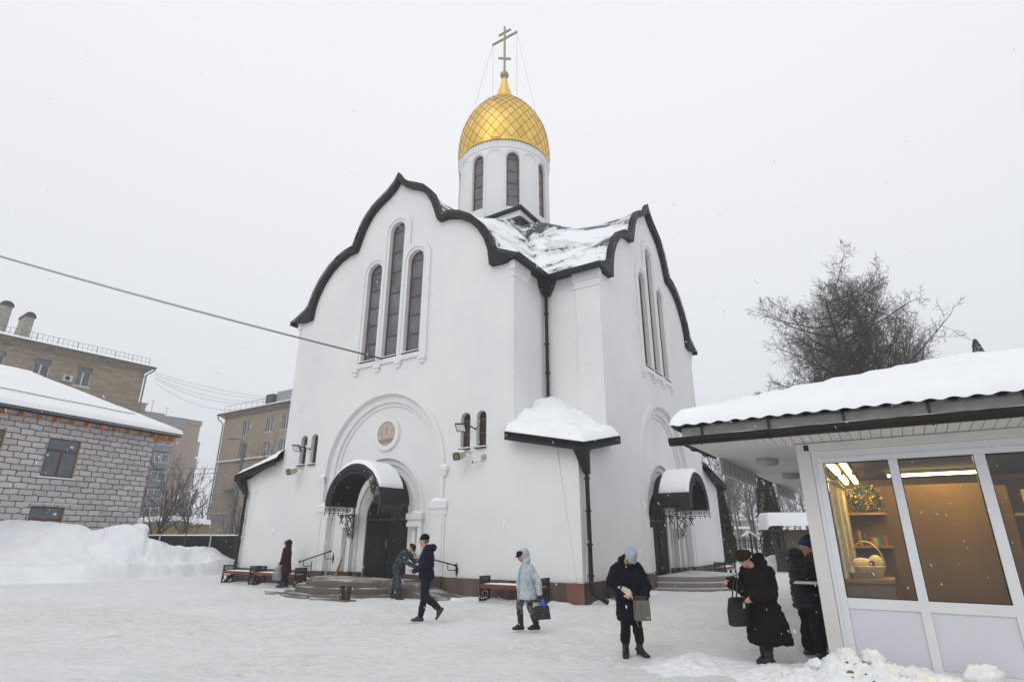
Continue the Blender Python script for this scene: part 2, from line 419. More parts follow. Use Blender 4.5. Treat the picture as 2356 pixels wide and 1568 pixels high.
# left snow bank: a cut edge along the cleared yard, rising to mounds in front of the fence
TOE = [(-60, 15.0), (-40, 19.0), (-19.5, 23.2), (-17.5, 24.3), (-16, 25.6), (-14.8, 28.2), (-14.0, 30.4), (-13.0, 33), (-11, 36)]
def toe0(s):
    n_ = len(TOE) - 1; t = min(max(s, 0), 1) * n_; i = min(int(t), n_ - 1); f = t - i
    return Vector(TOE[i]).lerp(Vector(TOE[i + 1]), f)
def toe(s):                               # smoothed line along the cleared edge, s in 0..1
    return sum((toe0(s + o * .035) for o in range(-4, 5)), Vector((0, 0))) / 9
def bank_top(px):                         # mound crest height along the view angle (px at photo scale)
    pts = [(-900, 2.5), (-300, 2.55), (0, 2.42), (110, 2.40), (165, 2.28), (212, 2.0), (240, 2.12), (290, 2.2), (330, 1.95), (345, 1.55), (400, 1.3), (470, 1.25), (555, 1.2), (700, 1.0)]
    for (a, b), (c, d) in zip(pts, pts[1:]):
        if px <= c: return b + (d - b) * smoothstep(a, c, px)
    return .8
def bank_pt(s, t):
    p = toe(s); i = toe(s + .08) - toe(s - .08); nrm = Vector((-i.y, i.x)).normalized()
    dist = t * 9.0 if s < .55 else t * (9.0 - 5.5 * smoothstep(.55, .95, s))
    q = p + nrm * dist
    px = 1178 + 1366 * q.x / max(q.y, 4)
    H = bank_top(px)
    cut = .62 + .12 * fn((q.x * .5, q.y * .5, 2))
    cut = min(cut, H * .8)
    w = .55 + .2 * fn((q.x, q.y, 7), .8)
    h = cut * smoothstep(0, w, dist) + (H - cut) * smoothstep(w + .1, 4.2 - 2.4 * smoothstep(.40, .62, s), dist)
    h += (.13 * fn((q.x, q.y, 1), .6, 4) + .05 * fn((q.x, q.y, 5), 2.4, 4) + .06 * max(0, fn((q.x, q.y, 8), 1.1, 2))) * smoothstep(0, .4, dist)
    h -= .05 * smoothstep(.06, 0, t) + max(0, t - .8) * 1.5
    return (q.x, q.y, h)
mb = MB(); mb.grid(lambda a, b: bank_pt(.12 + a * .86, b ** 1.35), 420, 80)
tag(mb.build("snow_bank", SNOWB, smooth=180), kind="structure")
# far low snow banks right of the church
def ridge(name, a, b, width, H, nu=90, nv=20, seed=0):
    a = Vector(a); b = Vector(b); d = (b - a); nrm = Vector((-d.y, d.x)).normalized()
    def f(i, j):
        p = a + d * i; q = p + nrm * (j - .5) * width
        h = H * math.sin(PI * j) ** .6 * smoothstep(0, .08, i) * smoothstep(1, .92, i)
        h *= .85 + .5 * fn((q.x, q.y, seed), .45, 4)
        return (q.x, q.y, h - .06 + .03 * fn((q.x, q.y, seed + 4), 2.5))
    m_ = MB(); m_.grid(f, nu, nv)
    return tag(m_.build(name, SNOWB, smooth=180), kind="structure")
ridge("snow_bank", (10.2, 34.5), (26, 33.0), 3.0, .95, seed=11)

# ------------------------------------------------------------------ church
HB = 8.03; AR = 5.72
church = thing("church", "white church with keel shaped gables, black roof edges and golden dome", "church", W(0, 0), CROT)
def PK(k):
    def F(u, d, z):
        x, y = u, -HB - d
        for _ in range(k): x, y = -y, x
        return (x - HB, y + HB, z)
    return F
OUT = [(0, 16.72), (.25, 16.35), (.6, 16.05), (1.07, 15.8), (1.5, 15.55), (1.8, 15.25), (2.05, 14.95), (2.3, 14.4), (2.42, 14.1), (2.52, 13.86), (2.95, 13.8), (3.45, 13.62),
       (3.98, 13.28), (4.5, 12.75), (4.85, 12.2), (5.07, 11.62), (5.25, 11.42), (5.6, 11.25), (6.15, 10.98)]
INN = [(0, 16.36), (.28, 16.02), (.66, 15.76), (1.06, 15.56), (1.42, 15.32), (1.7, 15.02), (1.95, 14.62), (2.16, 14.1), (2.28, 13.76), (2.36, 13.6), (2.82, 13.58), (3.36, 13.4),
       (3.88, 13.07), (4.34, 12.57), (4.65, 12.05), (4.82, 11.55), (4.9, 10.93)]
DRA = [(0, 16.35), (1, 15.75), (1.8, 14.95), (2.5, 14.2), (3.4, 13.4), (4.5, 12.5), (5.3, 11.75), (6.15, 11.05)]
def lerp_tab(tab, x):
    for (a, b), (c, d) in zip(tab, tab[1:]):
        if x <= c: return b + (d - b) * (x - a) / (c - a)
    return tab[-1][1]
def mirror(pts): return [(-u, z) for u, z in reversed(pts[1:])] + list(pts)
def gable_outline():
    top = [(u, z) for u, z in mirror([(u, (z + z2) / 2) for (u, z), (_, z2) in zip(INN, [(0, 16.5)] + [(0, z + .15) for _, z in INN[1:]])])]
    return top
GT = [(u, z + .08) for u, z in mirror(INN)]
def arcpts(r, zs, a0, a1, n=14, uc=0.0): return [(uc + r * math.cos(R(a0 + (a1 - a0) * i / n)), zs + r * math.sin(R(a0 + (a1 - a0) * i / n))) for i in range(n + 1)]
TRI = [(-1.15, 12.31), (0, 13.98), (1.15, 12.31)]
def window(F, uc, hw, z0, zs, depth, bars, parent, glassm, cols=1, sill=True, fw=.036):
    m_ = MB(); o_ = arch(hw + .03, z0 - .02, zs, uc); i_ = arch(hw - fw, z0 + fw, zs, uc)
    m_.slab(o_, [i_], -depth - .03, -depth + .03, F)
    for z in bars: m_.box(uc - hw, uc + hw, -depth - .02, -depth + .022, z - .028, z + .028, F)
    w_ = m_.build("window", WOODF, parent)
    g = MB(); g.slab(arch(hw + .02, z0 - .01, zs, uc), [], -depth - .012, -depth, F); g.build("pane", glassm, w_)
    if sill:
        s_ = MB(); s_.box(uc - hw - .03, uc + hw + .03, -depth, .09, z0 - .04, z0 - .005, F); s_.build("sill", BLACKM, w_)
        s_ = MB(); s_.box(uc - hw, uc + hw, -depth + .03, .07, z0 - .003, z0 + .035, F); s_.build("snow_strip", SNOW, w_)
    return w_
SMALLW = [(-4.53, .2), (-3.87, .2), (3.87, .2), (4.53, .2)]
def facade(k):
    F = PK(k); detail = k in (0, 1)
    low = [(-HB + .004, -.3), (HB - .004, -.3), (HB - .004, 4.15), (AR, 4.95), (AR, 10.93)] + [(4.85, 10.93)] + GT[::-1][:0]
    top = [p for p in GT if True]
    outline = [(-HB + .004, -.3), (HB - .004, -.3), (HB - .004, 4.1), (AR, 4.9), (AR, 10.95)] + list(reversed(top)) + [(-AR, 10.95), (-AR, 4.9), (-HB + .004, 4.1)]
    holes = []
    if detail:
        holes += [arch(.42, 8.37, zs, uc) for uc, zs in TRI]
        holes += [arch(2.9, .02, 3.95, 0, 24)]
        if k == 0: holes += [arch(h, 4.5, 5.52, uc, 10) for uc, h in SMALLW]
    m_ = MB(); m_.slab(outline, holes, -.45, 0, F)
    for sgn in (-1, 1):                       # side walls of the arm
        a, b = sorted((sgn * (AR - .3), sgn * (AR - .002)))
        m_.box(a, b, -2.6, -.46, 3.9, 11.0, F)
    m_.build("wall", PL, church)
    # pilasters beside the arm corners, corner thickening, relief strips
    for sgn in (-1, 1):
        m_ = MB()
        a, b = sorted((sgn * (AR - .05), sgn * (AR + .07))); m_.box(a, b, -.95, -.004, 4.6, 10.35, F)
        a, b = sorted((sgn * (AR - .05), sgn * (AR + .11))); m_.box(a, b, -.99, .03, 10.35, 10.62, F)
        a, b = sorted((sgn * (AR - .05), sgn * (AR + .17))); m_.box(a, b, -1.04, .07, 10.62, 10.95, F)
        m_.build("pilaster", PL, church)
    # wedge shaped corner relief
    if detail:
        for sgn in (-1, 1):
            m_ = MB()
            q = [(sgn * 7.35, 4.25), (sgn * 7.85, .56), (sgn * 7.72, .56), (sgn * 7.2, 4.25)]
            m_.slab(q, [], .0, .03, F); m_.build("corner_relief", PL, church)
        m_ = MB()
        # outer archivolt ring with legs
        ring = arcpts(3.06, 3.95, 0, 180, 40) + [(-3.06, .55), (-2.9, .55)] + arcpts(2.9, 3.95, 180, 0, 40) + [(2.9, .55), (3.06, .55)]
        m_.slab(ring, [], -.01, .08, F)
        m_.slab(arch(2.93, .0, 3.95, 0, 40), [arch(2.62, .03, 3.95, 0, 40)], -.40, -.10, F)
        m_.slab(arch(2.65, .01, 3.95, 0, 40), [arch(2.48, .04, 3.95, 0, 40)], -.43, -.20, F)
        m_.slab(arch(2.53, .012, 3.95, 0, 40), [arch(1.88, .042, 2.6, 0, 32)], -.44, -.26, F)
        m_.slab(arch(1.9, .014, 2.6, 0, 32), [arch(1.66, .044, 2.6, 0, 32)], -.5, -.33, F)
        m_.slab(arch(1.68, .016, 2.6, 0, 32), [arch(1.4, .046, 2.55, 0, 32)], -.56, -.41, F)
        m_.slab(arch(1.42, .018, 2.55, 0, 32), [arch(1.06, .048, 2.35, 0, 32)], -.75, -.50, F)
        ring = arcpts(2.0, 2.6, 0, 180, 32) + [(-2.0, 2.45), (-1.88, 2.45)] + arcpts(1.88, 2.6, 180, 0, 32) + [(1.88, 2.45), (2.0, 2.45)]
        m_.slab(ring, [], -.28, -.20, F)
        m_.build("portal", PL, church)
        for sgn in (-1, 1):
            m_ = MB(); fr_ = k == 0
            def bx(u0, u1, d0, d1, z0, z1):
                a, b = sorted((sgn * u0, sgn * u1)); m_.box(a, b, d0, d1, z0, z1, F)
            if fr_: bx(2.5, 3.2, -.2, .07, 2.42, 2.62); bx(2.48, 3.24, -.2, .11, 2.62, 2.84)
            if fr_: m_.build('impost', PL, church); m_ = MB()
            bx(2.56, 3.14, -.18, .055, .55, 2.42)
            m_.build('pilaster', PL, church); m_ = MB()
            if fr_: bx(2.9, 3.16, -.03, .09, 3.66, 3.74); bx(2.9, 3.19, -.03, .11, 3.74, 3.84); bx(2.9, 3.22, -.03, .13, 3.84, 3.95)
            if fr_: m_.build('capital', PL, church); m_ = MB()
            if fr_: bx(1.36, 2.02, -.4, -.08, 2.06, 2.18); bx(1.36, 1.98, -.4, -.12, 2.18, 2.3); bx(1.34, 2.04, -.4, -.06, 2.3, 2.5)
            if fr_: m_.build('capital', PL, church); m_ = MB()
            bx(1.84, 2.02, -.3, -.12, .55, 2.06); m_.build("colonnette", PL, church); m_ = MB()
            bx(1.5, 1.66, -.4, -.22, .55, 2.06); m_.build("colonnette", PL, church)
        for sgn in ((-1, 1) if k == 0 else ()):
            for u0, u1, d0, d1, z, t_ in ((2.5, 3.22, -.1, .10, 2.843, .13), (2.92, 3.21, -.0, .12, 3.953, .10), (1.4, 2.04, -.38, -.06, 2.503, .07)):
                a, b = sorted((sgn * u0, sgn * u1)); m_ = MB()
                m_.grid(lambda i, j: F(a + (b - a) * i, d0 + (d1 - d0) * j, z + t_ * (math.sin(PI * i) ** .5) * min(1, 3.2 * (1 - j)) ** .5 + .02 * fn((i * 3 + sgn, j * 2, z), 1)), 14, 8)
                m_.build("snow_ledge", SNOW, church, smooth=180)
        # triple window surround
        m_ = MB(); r_ = .8
        cz = 12.31 + r_ * math.sin(math.acos(.35 / r_))
        o_ = [(-1.95, 8.12), (1.95, 8.12)] + arcpts(r_, 12.31, 0, math.degrees(math.acos(-.35 / r_)), 12, 1.15) + arcpts(r_, 13.98, 0, 180, 18) + arcpts(r_, 12.31, math.degrees(math.acos(.35 / r_)), 180, 12, -1.15)
        hs = [arch(.60 if uc else .60, 8.30 if uc else 8.302, zs, uc) for uc, zs in TRI]
        o2 = [(u * .9999, z) for u, z in o_]
        hs = [arch(.545, 8.30, zs, uc, 16) for uc, zs in TRI]
        m_.slab(o_, hs, -.01, .085, F)
        for uc, zs in TRI: m_.slab(arch(.56, 8.29, zs, uc, 16), [arch(.41, 8.37, zs, uc, 16)], -.02, .035, F)
        for uc in (-1.78, -.56, .56, 1.78):
            m_.box(uc - .17, uc + .17, -.01, .12, 7.98, 8.12, F); m_.box(uc - .11, uc + .11, -.01, .08, 7.84, 7.98, F)
        m_.build("window_surround", PL, church)
        for uc, zs in TRI:
            nb = 6 if uc == 0 else 5
            window(F, uc, .40, 8.37, zs, .19, [8.37 + (zs + .05 - 8.37) * (i + 1) / nb for i in range(nb)], church, CGLASS)
        if k == 0:
            for uc, h in SMALLW: window(F, uc, .19, 4.5, 5.52, .19, [5.0, 5.45], church, DGLASS, fw=.03)
    # black trefoil fascia
    m_ = MB(); band = mirror(OUT) + [(5.4, 10.9)] + list(reversed(mirror(INN))) + [(-5.4, 10.9)]
    m_.slab(band, [], .003, .24, F)
    oo = [(u * 1.008, z + .045) for u, z in mirror(OUT)]
    lip = oo + list(reversed(mirror(OUT)))
    m_.slab(lip, [], .04, .27, F)
    for sgn in (-1, 1):
        a, b = sorted((sgn * 5.73, sgn * 6.13)); m_.box(a, b, -2.05, .003, 10.955, 11.02, F)
        a, b = sorted((sgn * 6.08, sgn * 6.2)); m_.box(a, b, -1.95, .28, 10.86, 11.06, F)
    m_.build("roof_trim", BLACKM, church)
    # snow covered roof vault of this arm
    prof = mirror(OUT); P2 = []
    for (a, b), (c, d) in zip(prof, prof[1:]):
        for i in range(3): P2.append((a + (c - a) * i / 3, b + (d - b) * i / 3))
    P2.append(prof[-1]); NU = len(P2) - 1
    def rf(i, j):
        u, z = P2[min(NU, int(round(i * NU)))]
        d = .27 - (j ** 1.3) * 8.3
        w_ = smoothstep(.27, -1.3, d); Mx = HB + d; mm_ = min(abs(u), max(Mx, 0)); T_ = 15.95 if mm_ < 2.8 else 15.95 - (mm_ - 2.8) * 4.85 / 3.1
        dz = lerp_tab(DRA, mm_); dz = dz + (T_ - dz) * (1 - smoothstep(2.8, 7.7, max(Mx, abs(u)))) - max(0, abs(u) - max(Mx, 0)) * 1.2
        zz = z * (1 - w_) + dz * w_
        zz += w_ * (.10 * fn((u, d, k * 9.0), .55, 3) + .06)
        zz -= (1 - w_) * .02
        return F(u, d, zz)
    m_ = MB(); m_.grid(rf, NU, 60); m_.build("roof", ROOF, church, smooth=60)
    # plinth
    spans = [(-HB - .06, -3.14, .06), (3.14, HB + .06, .06)] if detail else [(-HB - .06, HB + .06, .06)]
    if detail: spans += [(s0, s1, d) for a, b, d in ((2.48, 3.13, .12), (1.9, 2.47, -.12), (1.42, 1.89, -.20), (1.07, 1.41, -.36)) for s0, s1 in ((a, b), (-b, -a))]
    for i, (a, b, d) in enumerate(spans):
        z = .53 if abs(d) == .06 else .535
        if k % 2 and abs(a) > HB: a += .063
        if k % 2 and abs(b) > HB: b -= .063
        m_ = MB(); m_.box(a, b, d - .12 if d > 0 else d - .3, d, -.3, z, F)
        m_.build("plinth", GRAN, church)
    # corner room roof (right end of this facade) with snow, fascia, hopper and pipe
    I0, O0 = AR, HB + .42; DI, DO = -(HB - AR), .42
    hz = {(0, 0): 6.0, (1, 0): 4.78, (0, 1): 4.78, (1, 1): 4.22}
    def cr(i, j, extra=0.0, inset=0.0):
        ii = inset + i * (1 - inset); u = I0 + (O0 - I0) * i; d = DI + (DO - DI) * j
        z = hz[0, 0] * (1 - i) * (1 - j) + hz[1, 0] * i * (1 - j) + hz[0, 1] * (1 - i) * j + hz[1, 1] * i * j
        return u, d, z + extra
    def top_(i, j):
        u, d, z = cr(i, j)
        e = min(1 - i, 1 - j)
        dome = math.exp(-((i - .18) ** 2 + (j - .30) ** 2) * 5.5)
        z += .07 + .16 * smoothstep(0, .10, e) + .40 * dome * smoothstep(0, .35, e) + (.16 * fn((u * 1.0, d * 1.0, k * 5.0), 1.2, 4) + .07 * fn((u, d, k * 5.0 + 2), 3.0, 3)) * smoothstep(0, .2, e)
        ec = 1 - .03 * (fn((u, d, 1), 2.0))
        return F(I0 + (u - I0) * (.985 if e < .01 else 1), DI + (d - DI) * (.985 if e < .01 else 1), z)
    m_ = MB(); m_.grid(top_, 40, 40)
    m_.build("corner_roof_snow", SNOWR, church, smooth=180)
    m_ = MB()
    def rl(i, j, e): u, d, z = cr(i, j, e); return F(u, d, z)
    N_ = 10
    m_.grid(lambda i, j: rl(i, j, .04), N_, N_); m_.grid(lambda i, j: rl(i, j, -.12), N_, N_)
    for pts in ([(i / N_, 1) for i in range(N_ + 1)], [(1, j / N_) for j in range(N_ + 1)]):
        ring = [[rl(i, j, .06), rl(i, j, -.2), F(*[(a if q else a) for q, a in enumerate((cr(i, j, -.2)[0] - (.09 if i == 1 and pts[0][0] == 1 else 0), cr(i, j)[1] - (.09 if pts[0][1] == 1 else 0), cr(i, j, -.2)[2]))]), rl(i, j, -.1)] for i, j in pts]
        m_.loft(ring)
    m_.build("corner_roof_trim", BLACKM, church)
    m_ = MB()
    hx, hd = HB + .22, .2
    m_.loft([[F(hx + sx * a, hd + sy * a, z) for sx, sy in ((-1, -1), (1, -1), (1, 1), (-1, 1))] for z, a in ((4.12, .19), (4.05, .19))])
    m_.loft([[F(hx + ox + sx * a, hd + od + sy * a, z) for sx, sy in ((-1, -1), (1, -1), (1, 1), (-1, 1))] for z, a, ox, od in ((4.05, .17, 0, 0), (3.45, .075, -.06, -.42))])
    px_, pd_ = HB + .15, -.22
    m_.tube([F(px_, pd_, 3.6), F(px_, pd_, .5), F(px_ + .04, pd_, .28), F(px_ + .42, pd_ - .12, .05)], .062, 10)
    for z in (3.3, 2.4, 1.5, .7): m_.tube([F(px_, pd_, z), F(px_, pd_, z + .05)], .09, 10)
    m_.build("downpipe", BLACKM, church, smooth=40)
    m_ = MB()
    vx, vd = AR + .22, -(HB - AR) + .22
    m_.loft([[F(vx + sx * a, vd + sy * a, z) for sx, sy in ((-1, -1), (1, -1), (1, 1), (-1, 1))] for z, a in ((10.98, .30), (10.85, .28), (10.3, .09))])
    m_.tube([F(vx - .06, vd - .06, 10.4), F(vx - .06, vd - .06, 6.1)], .06, 10)
    for z in (9.6, 8.4, 7.3): m_.tube([F(vx - .06, vd - .06, z), F(vx - .06, vd - .06, z + .05)], .095, 10)
    m_.build("downpipe", BLACKM, church, smooth=40)
for k in range(4): facade(k)
F0, F1 = PK(0), PK(1)
m_ = MB(); m_.box(7.55, 8.096, .062, .066, -.3, .526, F0); m_.build("corner_tile", GRANR, church)

# doors
DOORM = mat("black_carved_door", (.012, .012, .013), .6, .3, 6, .8, 14, bdist=.03, spec=.25)
for F in (F0, F1):
    m_ = MB(); m_.slab(arch(1.05, .40, 2.35, 0, 24), [], -.62, -.55, F)
    dr = m_.build("door", DOORM, church)
    m_ = MB()
    for s_ in (-1, 1):
        for z0, z1 in ((.55, 1.15), (1.25, 1.85), (1.95, 2.25)):
            a, b = sorted((s_ * .12, s_ * .92)); m_.box(a, b, -.56, -.53, z0, z1, F)
            a, b = sorted((s_ * .2, s_ * .84)); m_.box(a, b, -.54, -.515, z0 + .08, z1 - .08, F)
    m_.box(-.03, .03, -.56, -.52, .42, 3.35, F)
    m_.build("door_panel", DOORM, dr)
    m_ = MB(); m_.tube([F(.1, -.5, 1.35), F(.1, -.46, 1.38), F(.1, -.46, 1.62), F(.1, -.5, 1.65)], .014, 6); m_.build("handle", CROSSM, dr)
    # gilded scroll work of the fanlight
    m_ = MB()
    for i in range(7):
        a = R(20 + i * 23.3); c = (.62 * math.cos(a), 2.42 + .62 * math.sin(a))
        m_.tube([F(c[0] + .13 * (1 - t / 14) * math.cos(t * .75), -.53, c[1] + .13 * (1 - t / 14) * math.sin(t * .75)) for t in range(13)], .016, 5)
    m_.box(-1.0, 1.0, -.55, -.52, 2.30, 2.36, F)
    m_.build("fanlight_scrolls", mat("dull_gilding", (.12, .065, .025), .4, .4, 12, .2, metal=.7), dr)

# medallion with a plain mosaic
m_ = MB(); m_.slab(arcpts(.64, 5.4, 0, 360, 40)[:-1], [arcpts(.46, 5.4, 0, 360, 40)[:-1]], -.27, -.16, F0)
n = NT("mosaic"); c = n.co(); v = n.n("ShaderNodeTexVoronoi"); v.inputs['Scale'].default_value = 26; n.l(c, v.inputs['Vector'])
big = n.noise(3.2, 3, .6, n.scale(c, (1.6, 1.6, .7)), .6); x, y, z = n.sep(c)
cc = n.ramp(big, [(.30, (.42, .22, .15)), (.40, (.60, .44, .28)), (.47, (.66, .55, .42)), (.54, (.44, .42, .44)), (.60, (.66, .50, .28)), (.68, (.30, .30, .38))])
cc = n.mix(n.ramp(z, [(5.02, 1.0), (5.04, 0.0)]) if False else n.math('LESS_THAN', z, 5.06), cc, (.58, .38, .14))
cc = n.mix(n.math('MULTIPLY', n.math('GREATER_THAN', z, 5.06), n.math('LESS_THAN', z, 5.2)), cc, (.22, .24, .34))
cc = n.mix(n.ramp(v.outputs['Distance'], [(.35, 0.0), (.6, .55)]), cc, (.2, .17, .14))
n.bump(v.outputs['Distance'], .4, .01); MOS = n.done(cc, .5)
md = m_.build("medallion", PL, church)
m_ = MB(); m_.slab(arcpts(.47, 5.4, 0, 360, 40)[:-1], [], -.28, -.19, F0); m_.build("mosaic", MOS, md)

# canopies over both doors
def scroll(m_, F, u, d, z, r, turns=1.4, flip=1, axis_='d', rad=.011):
    pts = []
    for i in range(18):
        t = i / 17; a = t * turns * 2 * PI; rr = r * (1 - .8 * t)
        du, dz = rr * math.cos(a) * flip, rr * math.sin(a)
        pts.append(F(u, d + du, z + dz) if axis_ == 'd' else F(u + du, d, z + dz))
    m_.tube(pts, rad, 5)
for F in (F0, F1):
    r0, zc, D1 = 1.34, 2.77, 1.2
    m_ = MB()
    m_.slab(arcpts(r0, zc, 0, 180, 32) + arcpts(r0 - .05, zc, 180, 0, 32), [], -.2, D1, F)
    cp = m_.build("canopy", BLACKM, church, smooth=30)
    m_ = MB()
    m_.slab(arcpts(r0 + .01, zc, 0, 180, 32) + arcpts(r0 - .04, zc, 180, 0, 32), [], D1 + .003, D1 + .03, F)
    m_.slab(arcpts(r0 - .23, zc, 0, 180, 32) + arcpts(r0 - .26, zc, 180, 0, 32), [], D1 + .003, D1 + .03, F)
    for i in range(24):
        a = R(4 + i * 7.5); rr = r0 - .135
        scroll(m_, F, rr * math.cos(a), D1 + .015, zc + rr * math.sin(a), .085, 1.4, 1, 'u', .015)
        rr = r0 - .31
        m_.tube([F((r0 - .26) * math.cos(a), D1 + .015, zc + (r0 - .26) * math.sin(a)), F(rr * math.cos(a), D1 + .015, zc + rr * math.sin(a))], .012, 5)
        m_.ball(F(rr * math.cos(a), D1 + .015, zc + rr * math.sin(a)), .022, 6, 4)
    for s_ in (-1, 1):
        u = s_ * (r0 - .03)
        m_.bar(F(u, -.18, zc - .02), F(u, D1, zc - .02), .03, .03)
        m_.bar(F(u, -.18, zc - .24), F(u, D1 - .0, zc - .24), .02, .02)
        for i in range(6):
            d = .12 + i * .2
            scroll(m_, F, u, d, zc - .13, .085, 1.4, -1, 'd', .016)
            m_.tube([F(u, d + .1, zc - .02), F(u, d + .1, zc - .30)], .016, 5); m_.ball(F(u, d + .1, zc - .31), .024, 6, 4)
    m_.build("canopy_ornament", mat("grey_iron_scrolls", (.045, .045, .05), .5, .2, 10, .1), cp)
    for s_ in (-1, 1):
        u = s_ * (r0 - .03); m_ = MB()
        m_.bar(F(u, -.14, zc), F(u, -.14, zc - 1.12), .035, .035, up=(1, 0, 0))
        for a, b in (((-.12, -.28), (.52, -.30)), ((-.1, -.3), (.28, -.62)), ((.12, -.3), (-.08, -.62)), ((.3, -.3), (.1, -.64)), ((.36, -.3), (.52, -.6)), ((.56, -.3), (.36, -.6)),
                     ((-.08, -.62), (.12, -.9)), ((.18, -.6), (-.06, -.9)), ((.24, -.62), (.02, -.98))):
            m_.tube([F(u, a[0], zc + a[1]), F(u, b[0], zc + b[1])], .019, 5)
        scroll(m_, F, u, .02, zc - 1.0, .10, 1.5, 1, 'd', .019); scroll(m_, F, u, .42, zc - .36, .07, 1.4, 1, 'd', .016); scroll(m_, F, u, .16, zc - .36, .07, 1.4, 1, 'd', .016)
        m_.build("bracket", IRON, cp)
    def sn(i, j):
        a = R(24 + 132 * i); t = .17 * (math.sin(PI * i) ** .35) * (smoothstep(0, .06, j)) * (smoothstep(1.0, .93, j) * .9 + .1)
        wob = .012 * fn((i * 6, j * 4, 3), 1.0); rr = r0 + .004 + max(0, t + wob * 2)
        d = .02 + (D1 - .03) * j
        return F(rr * math.cos(a), d, zc + rr * math.sin(a) + .02 * math.sin(PI * i))
    m_ = MB(); m_.grid(sn, 48, 24); m_.build("canopy_snow", SNOWR, cp, smooth=180)

# pedestal, drum, dome and cross
cc0 = (-HB, HB)
m_ = MB()
m_.box(-HB - 2.86, -HB + 2.86, HB - 2.86, HB + 2.86, 15.0, 16.81)
m_.build("pedestal", PL, church)
m_ = MB()
m_.box(-HB - 3.02, -HB + 3.02, HB - 3.02, HB + 3.02, 16.80, 16.95)
m_.loft([[(-HB + sx * a, HB + sy * a, z) for sx, sy in ((-1, -1), (1, -1), (1, 1), (-1, 1))] for z, a in ((16.46, 2.875), (16.36, 2.95), (15.9, 3.4))], cap=False)
m_.build("pedestal_trim", BLACKM, church)
DR = 2.56
def cyl(a, r, z): return (-HB + r * math.cos(a), HB + r * math.sin(a), z)
m_ = MB(); hwA = .37 / DR; NC = 10
cols = []                                        # column edges with window interval
for s_ in range(8):
    ac = s_ * PI / 4 - PI / 2
    for i in range(NC): cols.append((ac - hwA + 2 * hwA * i / NC, ac, True))
    gap = PI / 4 - 2 * hwA
    for i in range(12): cols.append((ac + hwA + gap * i / 12, ac, False))
Z0, Z1, WB, WS = 16.9, 21.75, 17.9, 20.95
def wt(a, ac): x = (a - ac) * DR; return WS + math.sqrt(max(0, .37 ** 2 - x * x))
for i, (a, ac, w_) in enumerate(cols):
    b = cols[(i + 1) % len(cols)][0]
    if b < a: b += 2 * PI
    if not w_: m_.add([cyl(a, DR, Z0), cyl(b, DR, Z0), cyl(b, DR, Z1), cyl(a, DR, Z1)], [(0, 1, 2, 3)])
    else:
        ta, tb = wt(a, ac), wt(b, ac)
        m_.add([cyl(a, DR, Z0), cyl(b, DR, Z0), cyl(b, DR, WB), cyl(a, DR, WB)], [(0, 1, 2, 3)])
        m_.add([cyl(a, DR, ta), cyl(b, DR, tb), cyl(b, DR, Z1), cyl(a, DR, Z1)], [(0, 1, 2, 3)])
        m_.add([cyl(a, DR, ta), cyl(b, DR, tb), cyl(b, DR - .3, tb), cyl(a, DR - .3, ta)], [(0, 1, 2, 3)])
        m_.add([cyl(a, DR, WB), cyl(b, DR, WB), cyl(b, DR - .3, WB), cyl(a, DR - .3, WB)], [(0, 1, 2, 3)])
for s_ in range(8):
    ac = s_ * PI / 4 - PI / 2
    for sg in (-1, 1):
        a = ac + sg * hwA; m_.add([cyl(a, DR, WB), cyl(a, DR - .3, WB), cyl(a, DR - .3, WS), cyl(a, DR, WS)], [(0, 1, 2, 3)])
m_.lathe([(DR - .35, 16.9), (DR - .35, 21.7)], 48, (-HB, HB, 0))
drum = m_.build("drum", PL, church, smooth=25)
m_ = MB()
for s_ in range(16):
    ac = s_ * PI / 8 - PI / 2; hw = .475
    m_.tube([cyl(ac - hw / DR, DR + .01, 17.3)] + [cyl(ac - hw / DR * math.cos(PI * t / 14), DR + .01, 20.95 + hw * math.sin(PI * t / 14)) for t in range(15)] + [cyl(ac + hw / DR, DR + .01, 17.3)], .035, 6)
m_.lathe([(DR - .02, 21.55), (DR + .05, 21.6), (DR + .03, 21.68), (DR + .06, 21.76), (DR + .07, 21.95), (DR - .2, 22.0)], 72, (-HB, HB, 0))
for i in range(96):
    a = 2 * PI * i / 96; m_.ball(cyl(a, DR + .07, 21.93), (.06, .06, .06), 6, 5)
m_.build("drum_moulding", PL, drum, smooth=50)
for s_ in range(8):
    ac = s_ * PI / 4 - PI / 2
    def FD(u, d, z, ac=ac): return cyl(ac + u / DR, DR + d, z)
    nb = 4; window(FD, 0, .36, WB, WS, .17, [WB + (WS - WB) * (i + 1) / nb + .0 for i in range(nb)], drum, CGLASS, sill=False, fw=.06)
DP = [(2.62, 22.02), (2.66, 22.3), (2.68, 22.7), (2.68, 23.1), (2.64, 23.6), (2.55, 24.1), (2.40, 24.6), (2.18, 25.1), (1.88, 25.6), (1.50, 26.1), (1.08, 26.5), (.80, 26.72), (.62, 26.86)]
def dome_pt(s):                                # s = arc length
    acc = 0
    for (r0_, z0_), (r1_, z1_) in zip(DP, DP[1:]):
        l_ = math.hypot(r1_ - r0_, z1_ - z0_)
        if s <= acc + l_: t = (s - acc) / l_; return r0_ + (r1_ - r0_) * t, z0_ + (z1_ - z0_) * t
        acc += l_
    return DP[-1]
TOT = sum(math.hypot(a[0] - b[0], a[1] - b[1]) for a, b in zip(DP, DP[1:]))
ss = [.22]
while ss[-1] < TOT - .1: ss.append(ss[-1] + .40 * (dome_pt(ss[-1])[0] / 2.85) ** .75)
ND = 30; me_v = []; rings = []
for k, s_ in enumerate(ss):
    r_, z_ = dome_pt(min(s_, TOT)); rings.append([(cyl(2 * PI * (i + .5 * (k % 2)) / ND, r_, z_)) for i in range(ND)])
m_ = MB(); V = []
